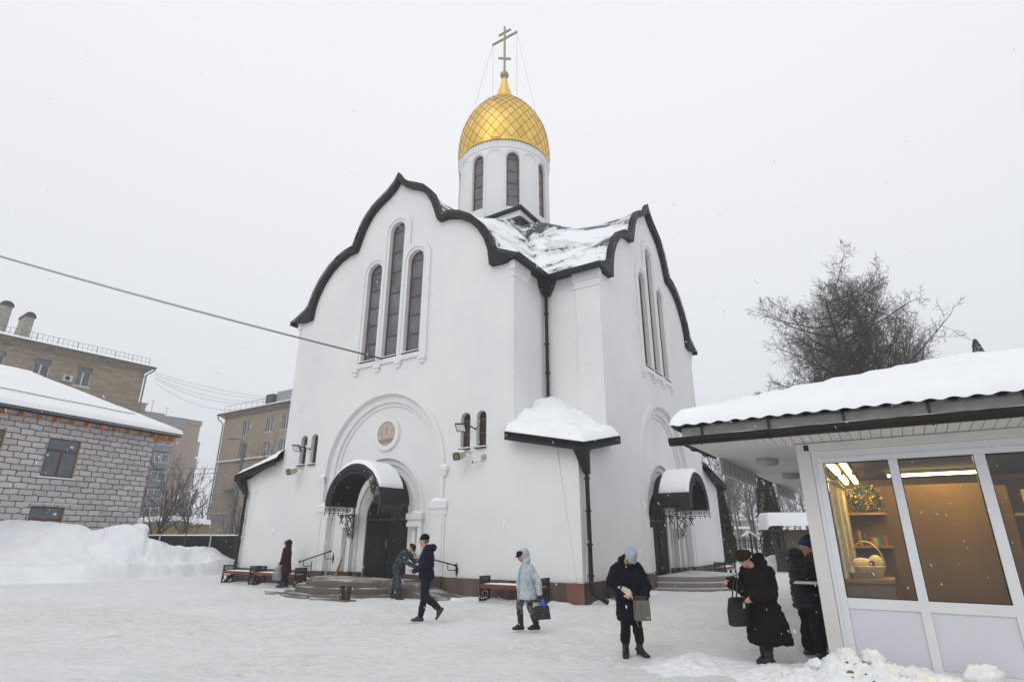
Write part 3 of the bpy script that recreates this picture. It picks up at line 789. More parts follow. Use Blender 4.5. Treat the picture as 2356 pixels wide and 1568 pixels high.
for rg in rings: V += rg
f_ = []
for k in range(len(rings) - 2):
    for i in range(ND):
        a = k * ND + i
        if k % 2 == 0: l_, r__ = (k + 1) * ND + (i - 1) % ND, (k + 1) * ND + i
        else: l_, r__ = (k + 1) * ND + i, (k + 1) * ND + (i + 1) % ND
        f_.append((a, r__, (k + 2) * ND + i, l_))
for i in range(ND): f_.append((i, (i + 1) % ND, ND + i))
m_.add(V, f_)
m_.add([cyl(2 * PI * i / ND, 2.62, 22.0) for i in range(ND)] + rings[0], [(i, (i + 1) % ND, ND + (i + 1) % ND, ND + i) for i in range(ND)])
dome = m_.build("dome", GOLD, church, recalc=True, smooth=180)
vc = dome.data.color_attributes.new("tone", 'FLOAT_COLOR', 'CORNER'); rng = random.Random(3)
for p in dome.data.polygons:
    t = min(1, max(0, rng.gauss(.5, .2)));  t = 1.0 if rng.random() < .03 else t
    for li in p.loop_indices: vc.data[li].color = (t, t, t, 1)
m_ = MB()
for k in range(len(rings) - 1):
    for i in range(ND):
        a = Vector(rings[k][i])
        nb_ = [(i - 1) % ND, i] if k % 2 == 0 else [i, (i + 1) % ND]
        for j in nb_:
            m_.tube([a, rings[k + 1][j]], .013, 4, cap=False)
m_.lathe([(2.63, 21.96), (2.66, 21.98), (2.66, 22.03), (2.63, 22.05)], 60, (-HB, HB, 0))
m_.build("dome_seams", mat("dark_seam", (.07, .045, .018), .5, .2, 8, 0), dome)
m_ = MB(); m_.lathe([(.86, 26.64), (.70, 26.82), (.54, 27.15), (.42, 27.6), (.29, 28.05), (.21, 28.45), (.13, 28.8), (.1, 28.85)], 14, (-HB, HB, 0))
sp = m_.build("spire", GOLD, dome, smooth=10)
vc = sp.data.color_attributes.new("tone", 'FLOAT_COLOR', 'CORNER')
for p in sp.data.polygons:
    t = rng.uniform(.3, .8)
    for li in p.loop_indices: vc.data[li].color = (t, t, t, 1)
m_ = MB(); m_.ball((-HB, HB, 29.0), .27, 20, 12); m_.lathe([(.17, 28.5), (.15, 28.8)], 12, (-HB, HB, 0))
for a, b in (((0, 29.1), (0, 33.0)),): m_.bar((-HB + a[0], HB, a[1]), (-HB + b[0], HB, b[1]), .11, .09, up=(0, 1, 0))
m_.bar((-HB - .95, HB, 32.0), (-HB + .95, HB, 32.0), .10, .12); m_.bar((-HB - .46, HB, 32.5), (-HB + .46, HB, 32.5), .10, .11)
m_.bar((-HB - .45, HB, 30.62), (-HB + .45, HB, 30.06), .10, .11)
cr_ = m_.build("cross", CROSSM, church, smooth=30)
m_ = MB()
for sx in (-1, 1):
    for a in (-35, 35) if sx > 0 else (145, 215):
        e = cyl(R(a), 2.0, 25.7); m_.tube([(-HB + sx * .92, HB, 31.95), e], .008, 4)
m_.build("guy_wire", mat("thin_wire", (.25, .26, .28), .5), cr_)

# ------------------------------------------------------------------ steps, ramp, mats, rails
def m_dusted(name, a, b_, amount=.5):
    n = NT(name); c = n.n("ShaderNodeNewGeometry"); pos = c.outputs['Position']; nz = n.sep(c.outputs['Normal'])[2]
    st = n.mix(n.ramp(n.noise(60, 3, .6, pos), [(.35, 0.0), (.65, 1.0)]), a, b_)
    k = n.math('MULTIPLY', n.ramp(nz, [(.6, 0.0), (.9, 1.0)]), n.ramp(n.noise(1.4, 5, .65, pos), [(.5 - amount * .3, 0.0), (.62, .85)]))
    col_ = n.mix(k, st, (.72, .73, .75))
    n.bump(n.noise(8, 4, .6, pos), .25, .02)
    return n.done(col_, n.ramp(n.noise(1.1, 3, .6, pos), [(.35, .5), (.6, .85)]), spec=.2)
STEP = m_dusted("dusted_granite_steps", (.105, .085, .075), (.18, .155, .135), .15)
STEP2 = m_dusted("snowy_granite_steps", (.19, .17, .155), (.27, .24, .22), 1.4)
def disc(F, r, z0, z1, mname, parent, m=None):
    m_ = MB(); n_ = 48; lo = [F(r * math.cos(PI * i / n_), r * math.sin(PI * i / n_), z0) for i in range(n_ + 1)]; hi = [F(r * math.cos(PI * i / n_), r * math.sin(PI * i / n_), z1 - .015) for i in range(n_ + 1)]
    h2 = [F((r - .015) * math.cos(PI * i / n_), (r - .015) * math.sin(PI * i / n_), z1) for i in range(n_ + 1)]
    m_.loft([lo, hi, h2]); return m_.build(mname, m, parent)
def PKL(k):
    f = PK(k); return lambda u, d, z: W(*f(u, d, 0)[:2], z)
G0, G1 = PKL(0), PKL(1)
for G, mt, lab in ((G0, STEP, "wet brown granite round steps with a side ramp below the main carved door"), (G1, STEP2, "snow dusted round granite steps below the side door")):
    t = thing("entrance_steps", lab, "steps", (0, 0, 0))
    for r_, z0, z1 in ((2.78, -.1, .08), (2.46, .078, .245), (2.13, .243, .42)): disc(G, r_, z0, z1, "step", t, mt)
    if G is G0:
        m_ = MB(); m_.loft([[G(1.7, .07, -.1), G(1.7, 1.30, -.1), G(1.7, 1.30, .424), G(1.7, .07, .424)], [G(2.0, .07, -.1), G(2.0, 1.30, -.1), G(2.0, 1.30, .40), G(2.0, .07, .40)], [G(4.1, .07, -.1), G(4.1, 1.42, -.1), G(4.1, 1.42, .012), G(4.1, .07, .012)]])
        m_.build("ramp", STEP, t)
# iced rubber mats on the snow before the steps
MATM = m_dusted("icy_grey_mat", (.10, .105, .11), (.16, .165, .17), .45)
def quad_mat(pts, label):
    m_ = MB(); lo = [W(x, y, .0) for x, y in pts]; hi = [W(x, y, .03) for x, y in pts]; m_.loft([lo, hi])
    tag(m_.build("floor_mat", MATM), label, "mat", "icy mats before the main steps")
quad_mat([(-10.75, -2.2), (-9.62, -2.15), (-9.5, -2.75), (-9.75, -2.85)], "dark icy mat on the snow farthest from the broom, left of the round steps")
quad_mat([(-9.4, -2.62), (-8.1, -2.45), (-7.65, -2.95), (-8.6, -3.0)], "middle grey icy mat lying in front of the round steps")
quad_mat([(-7.75, -2.8), (-6.5, -2.55), (-6.15, -2.85), (-7.2, -3.15)], "grey icy mat lying nearest the boot brush at the round steps")
# boot brush at the steps
BRUS = mat("stiff_brown_bristle", (.05, .04, .03), .9, .4, 20, .8, 90)
bb = thing("boot_brush", "wooden boot cleaning brush with two upright bristle blocks at the foot of the round steps", "boot brush", W(-6.15, -2.82, 0), CROT + R(-8))
MB().box(-.32, .32, -.16, .16, .005, .04).build("base_board", mat("weathered_wood", (.16, .12, .08), .85, .3, 12, .5), bb)
for s_ in (-1, 1):
    m_ = MB()
    m_.loft([[(s_ * .12 + x * (.05 if z < .3 else .035) + s_ * .12 * z, y * .06, z) for x, y in ((-1, -1), (1, -1), (1, 1), (-1, 1))] for z in (.04, .2, .34, .40)])
    m_.build("bristle_block", BRUS, bb)
def rail(name, G, u0, z0, u1, z1, label):
    t = thing(name, label, "handrail"); d = .26
    m_ = MB(); m_.tube([G(u0, d, z0), G(u1, d, z1)], .022, 8); m_.ball(G(u0, d, z0), .045, 8, 6); m_.ball(G(u1, d, z1), .045, 8, 6); m_.build("bar", IRON, t, smooth=60)
    for f in (.14, .84):
        u = u0 + (u1 - u0) * f; z = z0 + (z1 - z0) * f
        m_ = MB(); m_.tube([G(u, d, z), G(u, d, z - .16), G(u + .03, d - .02, z - .20), G(u + .16, .02, z - .20)], .013, 6)
        for a in range(2): m_.loft([[G(u + .17, .02, z - .42), ] * 4, [G(u + .17 + x, .02 + y, z - .20) for x, y in ((-.06, 0), (0, .04), (.06, 0), (0, -.018))], [G(u + .17, .02, z + .04)] * 4])
        m_.build("bracket", IRON, t)
rail("handrail", G0, -3.6, .85, -1.95, 1.24, "black iron wall handrail rising towards the main door from the left benches")
rail("handrail", G0, 1.92, 1.22, 3.82, .90, "black iron wall handrail sloping down along the ramp right of the main door")

# ------------------------------------------------------------------ benches
BW = mat("red_brown_bench_plank", (.17, .035, .022), .5, .3, 8, .3, 30)
BI = mat("black_cast_iron", (.02, .02, .022), .5, .3, 10, .4, 50)
def make_bench(L_=2.0):
    t = thing("park_bench", "x", "bench", group="backless benches along the church wall")
    for x in (0, L_):
        m_ = MB(); w_ = .50
        a, b, c, d = (x, 0, .0), (x, w_, .0), (x, w_ - .02, .66), (x, .04, .66)
        m_.bar((x, .0, .03), (x, w_, .03), .05, .05); m_.bar((x, .02, 0), (x, .03, .62), .05, .05, up=(1, 0, 0)); m_.bar((x, w_ - .03, 0), (x, w_ - .03, .62), .05, .05, up=(1, 0, 0))
        m_.bar((x, .0, .64), (x, w_, .64), .055, .05); m_.bar((x, .03, .47), (x, w_ - .03, .47), .04, .03); m_.bar((x, .03, .36), (x, w_ - .03, .36), .04, .03)
        for i in range(6):
            y = .05 + i * .07; m_.bar((x, y, .48), (x, y + .09, .62), .018, .018); m_.bar((x, y + .09, .48), (x, y, .62), .018, .018)
        for yc in (.15, .37):
            for p, q in (((0, .33), (.1, .2)), ((.1, .2), (0, .07)), ((0, .07), (-.1, .2)), ((-.1, .2), (0, .33))): m_.bar((x, yc + p[0], p[1]), (x, yc + q[0], q[1]), .02, .022)
        for p, q in (((.26, .36), (.26, .05)),): m_.bar((x, p[0], p[1]), (x, q[0], q[1]), .02, .02, up=(1, 0, 0))
        m_.loft([[(x - .02, .26, .30), (x - .02, .33, .2), (x - .02, .26, .1), (x - .02, .19, .2)], [(x + .02, .26, .30), (x + .02, .33, .2), (x + .02, .26, .1), (x + .02, .19, .2)]])
        m_.build("side_frame", BI, t)
    for y in (.05, .17, .29, .41): m_ = MB(); m_.box(.02, L_ - .02, y - .045, y + .06, .385, .425); m_.build("seat_plank", BW, t)
    m_ = MB(); m_.box(.02, L_ - .02, -.005, .022, .36, .46); m_.build("front_rail", BW, t)
    m_ = MB(); m_.grid(lambda i, j: (.05 + (L_ - .1) * i, .02 + .44 * j, .43 + .055 * math.sin(PI * j) ** .4 * (math.sin(PI * i) ** .2) + .012 * fn((i * 9, j * 3, 0), 1.5)), 40, 8)
    m_.build("snow_cover", SNOW, t, smooth=180)
    return t
def bench_at(i, src, x, y, rz, label):
    o = src if i == 0 else copy_tree(src)
    o.location = W(x, y, 0); o.rotation_euler = (0, 0, CROT + rz); o.scale = (1, 1, 1); o['label'] = label; return o
B0 = make_bench()
bench_at(0, B0, -15.66, -.78, 0, "red brown bench farthest left, reaching past the church corner").scale = (.9, 1, 1)
bench_at(1, B0, -13.52, -.80, 0, "red brown bench with black iron ends behind the person in the maroon coat").scale = (1.2, 1, 1)
bench_at(2, B0, -2.92, -.74, 0, "snowy bench against the front wall behind the woman in the pale blue jacket")
bench_at(3, B0, .74, 1.05, R(90), "snowy bench at the side wall just right of the corner drainpipe")
bench_at(4, B0, .80, 12.7, R(90), "far snowy bench at the side wall beyond the side door steps")

def drift(a, b, width, H, seed):
    o = ridge("snow_drift", tuple(W(*a))[:2], tuple(W(*b))[:2], width, H, 120, 14, seed); return o
drift((-4.3, -.22), (-.1, -.25), .75, .13, 3); drift((.25, .2), (.3, 5.2), .8, .15, 5); drift((-16.2, -.25), (-11.2, -.3), .8, .12, 7); drift((.3, 11.2), (.3, 16), .8, .16, 9); drift((-3.9, -.9), (-3.2, -.2), .7, .12, 12)
# ------------------------------------------------------------------ wall fittings
BEIGE = mat("beige_plastic", (.44, .40, .30), .5, .2, 10, .1); BLK = mat("black_plastic", (.02, .02, .022), .45, .2, 10, .05)
LENS = mat("frosted_lamp_glass", (.62, .66, .66), .25, .05, 10, 0)
def flood(u, z, label):
    t = thing("floodlight", label, "floodlight", group="black floodlights between the small windows"); T = Matrix.Translation(G0(u - .20, .42, z)) @ Matrix.Rotation(CROT, 4, 'Z') @ Matrix.Rotation(R(36), 4, 'X') @ Matrix.Rotation(R(8), 4, 'Y')
    f_ = lambda x, y, z: tuple(T @ Vector((x, y, z)))
    m_ = MB(); m_.box(-.20, .20, -.02, .03, -.15, .15, f_); m_.build("housing", BLK, t)
    m_ = MB(); m_.box(-.165, .165, -.026, -.018, -.115, .115, f_); m_.build("lens", LENS, t)
    m_ = MB(); m_.tube([f_(.2, .02, .05), f_(.27, .1, .03), G0(u + .12, .1, z - .02), G0(u + .12, -.02, z - .02)], .022, 6); m_.tube([G0(u + .1, .05, z), G0(u + .26, .02, z + .08), G0(u + .42, -.1, z + .06)], .008, 4)
    m_.build("arm", BLK, t)
flood(-4.2, 5.13, "black floodlight fixed between the left pair of small arched windows")
flood(4.2, 5.13, "black floodlight fixed between the right pair of small arched windows")
def speaker(u, z, label):
    t = thing("loudspeaker", label, "loudspeaker", group="beige outdoor loudspeakers below the small windows")
    T = Matrix.Translation(G0(u, .40, z)) @ Matrix.Rotation(CROT + R(-8), 4, 'Z') @ Matrix.Rotation(R(14), 4, 'X')
    f_ = lambda x, y, z: tuple(T @ Vector((x, y, z)))
    def rr(w, h, y, n_=20, e=4.0): return [f_(w * math.copysign(abs(math.cos(a)) ** (2 / e), math.cos(a)), y, h * math.copysign(abs(math.sin(a)) ** (2 / e), math.sin(a))) for a in [2 * PI * i / n_ for i in range(n_)]]
    m_ = MB(); m_.loft([rr(.19, .14, -.2), rr(.19, .14, -.16), rr(.10, .085, .12), rr(.05, .05, .17)]); m_.build("horn_body", BEIGE, t, smooth=40)
    m_ = MB(); m_.loft([rr(.165, .115, -.204), rr(.165, .115, -.19)]); m_.build("grille", mat("dark_speaker_mesh", (.09, .08, .05), .7, .3, 30, .5), t)
    m_ = MB(); m_.lathe([(.06, 0), (.06, .02), (.045, .02), (.045, 0)], 16, (0, 0, 0), False); m_.v = [f_(x, -.21 - z_ * .3, y) for x, y, z_ in m_.v]; m_.build("cone_ring", BEIGE, t)
    m_ = MB(); m_.ball((0, 0, 0), (.17, .17, .06), 14, 8); m_.v = [f_(x, y - .02, z_ + .12) for x, y, z_ in m_.v]; m_.build("snow_cap", SNOW, t, smooth=180)
    m_ = MB(); m_.tube([f_(0, .1, .0), f_(.05, .2, .1), G0(u + .12, .02, z + .12)], .022, 6); m_.tube([f_(.05, .15, .08), f_(.1, .2, .25), G0(u + .3, .05, z + .28)], .007, 4); m_.build("bracket", BEIGE, t)
speaker(-4.48, 4.22, "beige loudspeaker with a snow cap below the left pair of small windows")
speaker(4.02, 4.22, "beige loudspeaker with a snow cap below the right pair of small windows")
WP = mat("white_plastic", (.7, .7, .68), .4, .05, 10, 0)
t = thing("security_camera", "small white security camera with grey junction box right of the loudspeaker", "camera")
m_ = MB(); m_.tube([G0(4.42, .28, 4.0), G0(4.58, .14, 4.03)], .045, 10); m_.build("camera_body", WP, t, smooth=40)
m_ = MB(); m_.tube([G0(4.395, .30, 3.995), G0(4.42, .28, 4.0)], .042, 10); m_.build("lens", BLK, t)
m_ = MB(); m_.box(4.6, 4.74, .0, .09, 4.1, 4.24, G0); m_.build("junction_box", mat("grey_plastic", (.35, .36, .38), .5, .1, 10, 0), t)
m_ = MB(); m_.tube([G0(4.56, .16, 4.03), G0(4.62, .0, 4.06)], .02, 6); m_.build("mount", WP, t)
# hanging lantern
t = thing("hanging_lantern", "small brass lantern with a green light hanging inside the main door canopy", "lantern")
lx, ld, lz = .36, .62, 3.38
m_ = MB(); m_.tube([G0(lx, ld, 4.02), G0(lx, ld, lz + .26)], .008, 5); m_.build("chain", IRON, t)
def hexring(r, z, o=0): return [G0(lx + r * math.cos(2 * PI * i / 6 + o), ld + r * math.sin(2 * PI * i / 6 + o), z) for i in range(6)]
m_ = MB(); m_.loft([hexring(.02, lz + .27), hexring(.05, lz + .20), hexring(.13, lz + .15), hexring(.12, lz + .13)]); m_.loft([hexring(.075, lz - .17), hexring(.05, lz - .2), hexring(.01, lz - .28)])
for a, b in zip(hexring(.115, lz + .14), hexring(.075, lz - .17)): m_.tube([a, b], .012, 5)
m_.build("frame", mat("old_brass", (.30, .19, .05), .4, .3, 20, .1, metal=.7), t)
m_ = MB(); m_.loft([hexring(.105, lz + .13), hexring(.068, lz - .165)]); m_.build("panes", DGLASS, t)
m_ = MB(); m_.ball(G0(lx + .06, ld + .09, lz + .01), .028, 8, 6); m_.build("green_lamp", m_emit("green_light", (.05, .9, .25), 3.0), t)
# brooms
t = thing("broom", "yellow broom leaning on the wall left of the main door", "broom")
m_ = MB(); m_.tube([G0(-1.32, .12, 1.55), G0(-1.28, .28, .95)], .014, 6); m_.build("handle", mat("pale_handle", (.42, .32, .16), .7, .2, 10, .1), t)
m_ = MB(); m_.tube([G0(-1.28, .28, 1.02), G0(-1.27, .36, .80), G0(-1.33, .46, .44)], [.02, .04, .06], 8); m_.build("broom_head", mat("yellow_straw", (.26, .17, .05), .9, .3, 30, .8, 70), t)

# ------------------------------------------------------------------ kiosk
KW = W(K0[0], K0[1], 0)
def GK(x, y, z): return KW + UX * x + UY * y + Vector((0, 0, z))
kiosk = thing("kiosk", "white glazed sales kiosk with yellow lit windows and thick snow roof, right foreground", "kiosk", KW, CROT)
PVC = mat("white_pvc", (.66, .68, .70), .38, .05, 1.5, .06, 6); PVCB = mat("beige_metal_trim", (.62, .605, .58), .45, .05, 3, .1, 20)
PANEL = mat("light_grey_panel", (.60, .61, .67), .42, .035, .8, .10, 3)
GUT = mat("dark_brown_gutter", (.017, .012, .011), .55, .3, 5, .2, 20, spec=.2)
def kbox(name, m, *b): return MB().box(*b).build(name, m, kiosk)
kbox("corner_post", PVCB, -.13, .055, -.03, .12, 0, 3.06); kbox("jamb", PVC, .06, .115, -.012, .1, .02, 2.95); kbox("jamb", PVC, .117, .20, -.022, .1, .02, 2.76)
kbox("top_rail", PVC, .117, 5.0, -.018, .08, 2.762, 2.84); kbox("top_beam", PVC, .117, 5.0, -.008, .08, 2.842, 2.94); kbox("cornice_beam", PVCB, -.13, 5.0, -.05, .1, 2.942, 3.06)
kbox("sill_rail", PVC, .202, 5.0, -.02, .08, .80, .93); kbox("bottom_rail", PVC, .202, 5.0, -.02, .08, .02, .13)
MULL = [(1.02, 1.13), (1.98, 2.10), (2.97, 3.08), (3.95, 4.06), (4.9, 5.02)]
for a, b in MULL: kbox("mullion", PVC, a, b, -.026, .08, .02, 2.76)
xs_ = [(.20, 1.02)] + [(MULL[i][1], MULL[i + 1][0]) for i in range(4)]
PANE = m_pane()
for a, b in xs_:
    kbox("lower_panel", PANEL, a + .002, b - .002, .0, .03, .132, .798)
    for z0, z1, x0, x1 in ((.93, .95, a, b), (2.742, 2.76, a, b), (.95, 2.742, a, a + .02), (.95, 2.742, b - .02, b)):
        pass
    m_ = MB(); m_.add([(a, .03, .93), (b, .03, .93), (b, .03, 2.762), (a, .03, 2.762)], [(0, 1, 2, 3)])
    m_.build("pane", PANE, kiosk)
    m_ = MB(); m_.box(a, a + .012, -.006, .04, .93, 2.76); m_.box(b - .012, b, -.006, .04, .93, 2.76); m_.box(a + .013, b - .013, -.006, .04, .93, .942); m_.box(a + .013, b - .013, -.006, .04, 2.748, 2.76); m_.build("gasket", BLK, kiosk)
kbox("end_wall", PVC, 4.95, 5.05, .1, 12, 0, 3.05); kbox("back_wall", PVC, -.1, 5, 11.9, 12, 0, 3.05)
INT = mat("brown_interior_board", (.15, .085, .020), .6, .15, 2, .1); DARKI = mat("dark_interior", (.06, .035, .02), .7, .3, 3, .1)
CAB = mat("wood_cabinet", (.30, .17, .06), .55, .2, 4, .15)
# side wall with sales windows
kbox("side_panel", PVC, -.10, -.04, .12, 11.9, .02, .95); kbox("side_head", PVC, -.10, -.04, .12, 11.9, 2.6, 3.05)
for y in (.9, 2.2, 3.5, 4.8, 6.1, 7.4, 8.7, 10.0): kbox("side_mullion", PVC, -.10, -.04, y, y + .08, .95, 2.6)
m_ = MB(); m_.add([(-.06, .12, .95), (-.06, 11.9, .95), (-.06, 11.9, 2.6), (-.06, .12, 2.6)], [(0, 1, 2, 3)]); m_.build("side_pane", PANE, kiosk)
kbox("sales_counter", mat("white_counter_sheet", (.62, .60, .55), .5, .1, 5, .1), -.52, -.101, .5, 1.5, 1.05, 1.075)
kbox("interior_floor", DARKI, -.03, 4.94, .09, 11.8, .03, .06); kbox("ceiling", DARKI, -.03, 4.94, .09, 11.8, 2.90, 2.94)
kbox("inner_partition", CAB, -.03, 4.94, 5.2, 5.26, .06, 2.9)
kbox("display_board", INT, .86, 2.12, .86, .90, .3, 2.46); kbox("display_board", INT, 2.16, 2.36, 1.0, 1.04, .3, 2.42)
kbox("shelf_unit", CAB, .30, .86, 2.45, 2.5, .06, 2.55)
for z in (1.55, 2.08): kbox("shelf", CAB, .30, .855, 1.98, 2.448, z, z + .035)
kbox("shelf_side", CAB, .27, .30, 1.95, 2.5, .06, 2.55)
kbox("work_table", CAB, .06, .80, .42, 1.2, 1.10, 1.15); kbox("work_table_front", mat("grey_table_panel", (.24, .18, .15), .7, .2, 4, .1), .08, .78, .5, .53, .1, 1.1)
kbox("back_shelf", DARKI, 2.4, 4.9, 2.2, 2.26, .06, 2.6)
BRS = mat("brass_display_rod", (.55, .42, .18), .35, .2, 8, 0, metal=.6)
for i in range(8):
    m_ = MB(); y = .22 + i * .22; x = .225 + i * .012; m_.tube([(x, y, 1.16), (x, y, 2.5)], .017, 8); m_.build("display_rod", BRS if i % 3 else WP, kiosk)
kbox("rod_rail", BRS, .20, .34, .2, 1.85, 2.5, 2.53)
TUBE = m_emit("warm_fluorescent", (1.0, .80, .38), 16.0)
for x0, x1, y0, y1 in ((.78, 2.34, .19, .235), (.20, .27, .20, 2.5), (.38, .45, .20, 2.5), (.20, .27, 3.1, 4.8), (.38, .45, 3.1, 4.8), (2.9, 4.4, .19, .235), (1.0, 2.5, 3.4, 3.45)):
    cl = kbox("ceiling_light", mat("lamp_housing", (.5, .42, .25), .5, .1, 5, 0), x0 - .02, x1 + .02, y0 - .02, y1 + .02, 2.845, 2.898)
    MB().box(x0, x1, y0, y1, 2.80, 2.843).build("tube", TUBE, cl)
for x, y in ((1.6, .55), (.4, 1.3)):
    ld_ = bpy.data.lights.new("kiosk_ceiling_lamp", 'AREA'); ld_.energy = 26; ld_.color = (1.0, .72, .24); ld_.size = .8
    lo = bpy.data.objects.new("lamp_glow", ld_); col.objects.link(lo); lo.parent = kiosk; lo.location = (x, y, 2.78)
# roof
EX0, EX1, EY0, EY1, PIT = -1.72, 6.9, -1.02, 13.0, .315
def rz_(x, y): return 3.36 + PIT * max(0, min(x - EX0, y - EY0, EX1 - x, EY1 - y, 4.3))
def snowk(i, j):
    x = EX0 - .02 + (EX1 - EX0 + .04) * i; y = EY0 - .03 + (EY1 - EY0) * j
    e = min(x - EX0 + .02, y - EY0 + .03, EX1 + .02 - x)
    t = .24 * min(1, max(0, e / .16)) ** .5 + .03 * smoothstep(.2, 2, e)
    wv = -.013 * (math.sin(x * 2 * PI / .235)) * smoothstep(.07, 0, y - EY0) if y - EY0 < .07 else 0
    zz = rz_(x, y) - .01 + t + wv + smoothstep(0, .3, e) * (.012 * fn((x, y, 0), .4, 2) + .003 * fn((x, y, 0), 2.4))
    return (x, y + (.03 * fn((x * 2.2, 0, 4), 1.0) if e < .12 else 0), zz)
ys_ = [0, .001, .003, .006, .009, .012, .016, .022, .03, .04, .055, .07, .09, .12, .16, .2] + [.2 + .8 * q / 26 for q in range(1, 27)]
xsK = sorted([i / 420 for i in range(421)])
m_ = MB(); nxk = len(xsK); m_.v = [snowk(i, j) for j in ys_ for i in xsK]; m_.f = [(j * nxk + i, j * nxk + i + 1, (j + 1) * nxk + i + 1, (j + 1) * nxk + i) for j in range(len(ys_) - 1) for i in range(nxk - 1)]
m_.build("roof_snow", SNOWR, kiosk, smooth=180)
ZINC = mat("grey_galvanised_sheet", (.30, .30, .285), .6, .15, 6, .2, 12)
m_ = MB(); N_ = 700
def corr(x): return .015 * max(-1, min(1, 1.6 * math.sin(x * 2 * PI / .235)))
m_.grid(lambda i, j: (EX0 + (EX1 - EX0) * i, EY0 + .02 + .75 * j, rz_(EX0 + (EX1 - EX0) * i, EY0 + .75 * j) - .022 + corr(EX0 + (EX1 - EX0) * i)), N_, 3)
m_.build("corrugated_roof_sheet", mat("dull_roof_sheet", (.10, .10, .10), .6), kiosk)
m_ = MB(); m_.box(EX0 + .12, EX1, EY0 + .13, EY0 + .17, 3.14, 3.325)
for i in range(30): m_.box(EX0 + .3 + i * .28, EX0 + .306 + i * .28, EY0 + .123, EY0 + .13, 3.14, 3.325)
m_.build("fascia", ZINC, kiosk)
def gutter(a, b, r=.062, dirn='x', off=0):
    m_ = MB(); rings = []
    for t in (a, b):
        rg = [(math.cos(PI + PI * i / 10) * r, math.sin(PI + PI * i / 10) * r) for i in range(11)] + [(math.cos(PI - 0.0 + PI - PI * i / 10) * (r - .008), math.sin(PI - 0.0 + PI - PI * i / 10) * (r - .008)) for i in range(11)]
        rings.append([((t, off + p, 3.175 + q) if dirn == 'x' else (off + p, t, 3.175 + q)) for p, q in rg])
    m_.loft(rings); return m_
m_ = MB(); m_.loft([[(x, EY0 + y, z) for y, z in ((-.06, 3.165), (-.055, 3.10), (-.02, 3.055), (.05, 3.05), (.09, 3.08), (.10, 3.165), (.085, 3.165), (.075, 3.09), (-.035, 3.09), (-.048, 3.165))] for x in (EX0 - .05, EX1)]); m_.build("gutter", GUT, kiosk)
MB().grid(lambda i, j: (EX0 + (EX1 - EX0) * i, EY0 - .045 + .12 * j, 3.15 + .03 * math.sin(PI * j) + .014 * fn((i * 30, 0, 0), 1.0)), 80, 4).build("gutter_snow", SNOW, kiosk, smooth=180)
for i in range(9):
    x = EX0 + .42 + i * .95; MB().box(x, x + .028, EY0 + .09, EY0 + .128, 3.12, 3.345).build("gutter_strap", BLK, kiosk)
    m_ = MB(); m_.tube([(x + .014, EY0 + .02 + math.cos(a) * .088, 3.13 + math.sin(a) * .088) for a in [PI + PI * q / 8 for q in range(9)]], .012, 4); m_.build("gutter_bracket", GUT, kiosk)
def m_soffit(axis_, per):
    n = NT("ribbed_soffit_" + axis_); x, y, z = n.sep(n.co()); w = n.math('FRACT', n.math('MULTIPLY', {'x': x, 'y': y}[axis_], 1 / per))
    k = n.ramp(w, [(.0, 1.0), (.07, 1.0), (.10, 0.0)]); cc = n.mix(k, (.66, .645, .61), (.22, .21, .19)); n.bump(n.math('SUBTRACT', 1, k), .6, .01); return n.done(cc, .5)
SX, SY = m_soffit('x', .125), m_soffit('y', .09)
m_ = MB(); m_.add([(EX0 + .1, EY0 + .1, 3.13), (EX1, EY0 + .1, 3.13), (EX1, -.02, 3.07), (-.13, -.02, 3.07)], [(0, 1, 2, 3)]); m_.build("front_soffit", SX, kiosk)
m_ = MB(); m_.add([(EX0 + .1, EY0 + .1, 3.128), (-.13, -.02, 3.068), (-.13, 12.9, 3.068), (EX0 + .1, 12.9, 3.11)], [(0, 1, 2, 3)]); m_.build("side_soffit", SY, kiosk)
for a, b in ((EY0, 1.4), (4.85, 7.7)):
    m_ = gutter(a, b, .062, 'y', EX0 + .03); m_.build("gutter", GUT, kiosk)
    y = a + .35
    while y < b: m_ = MB(); m_.tube([(EX0 + .03 + math.cos(q) * .072, y, 3.175 + math.sin(q) * .072) for q in [PI + PI * w / 8 for w in range(9)]], .014, 4); m_.build("gutter_bracket", GUT, kiosk); y += .75
for a, b in ((1.42, 4.8), (7.72, 11.4)):
    m_ = MB(); m_.box(EX0 + .10, EX0 + .13, a, b, 2.83, 3.16); m_.build("hanging_fascia", PVCB, kiosk)
    y = a + .3
    while y < b - .1: m_ = MB(); m_.box(EX0 + .131, EX0 + .134, y, y + .02, 2.90, 3.09); m_.build("fascia_slot", BLK, kiosk); y += .42
for y in (1.86, 4.89):
    m_ = MB(); m_.lathe([(.19, .07), (.20, .03), (.17, -.03), (.10, -.055), (.01, -.06)], 20, (-.84, y, 3.02)); m_.build("soffit_lamp", mat("grey_opal_glass", (.40, .41, .38), .4, .1, 8, 0), kiosk, smooth=60)
MB().box(-.02, .05, -.052, -.03, 2.95, 3.04).build("bracket_hole", BLK, kiosk)
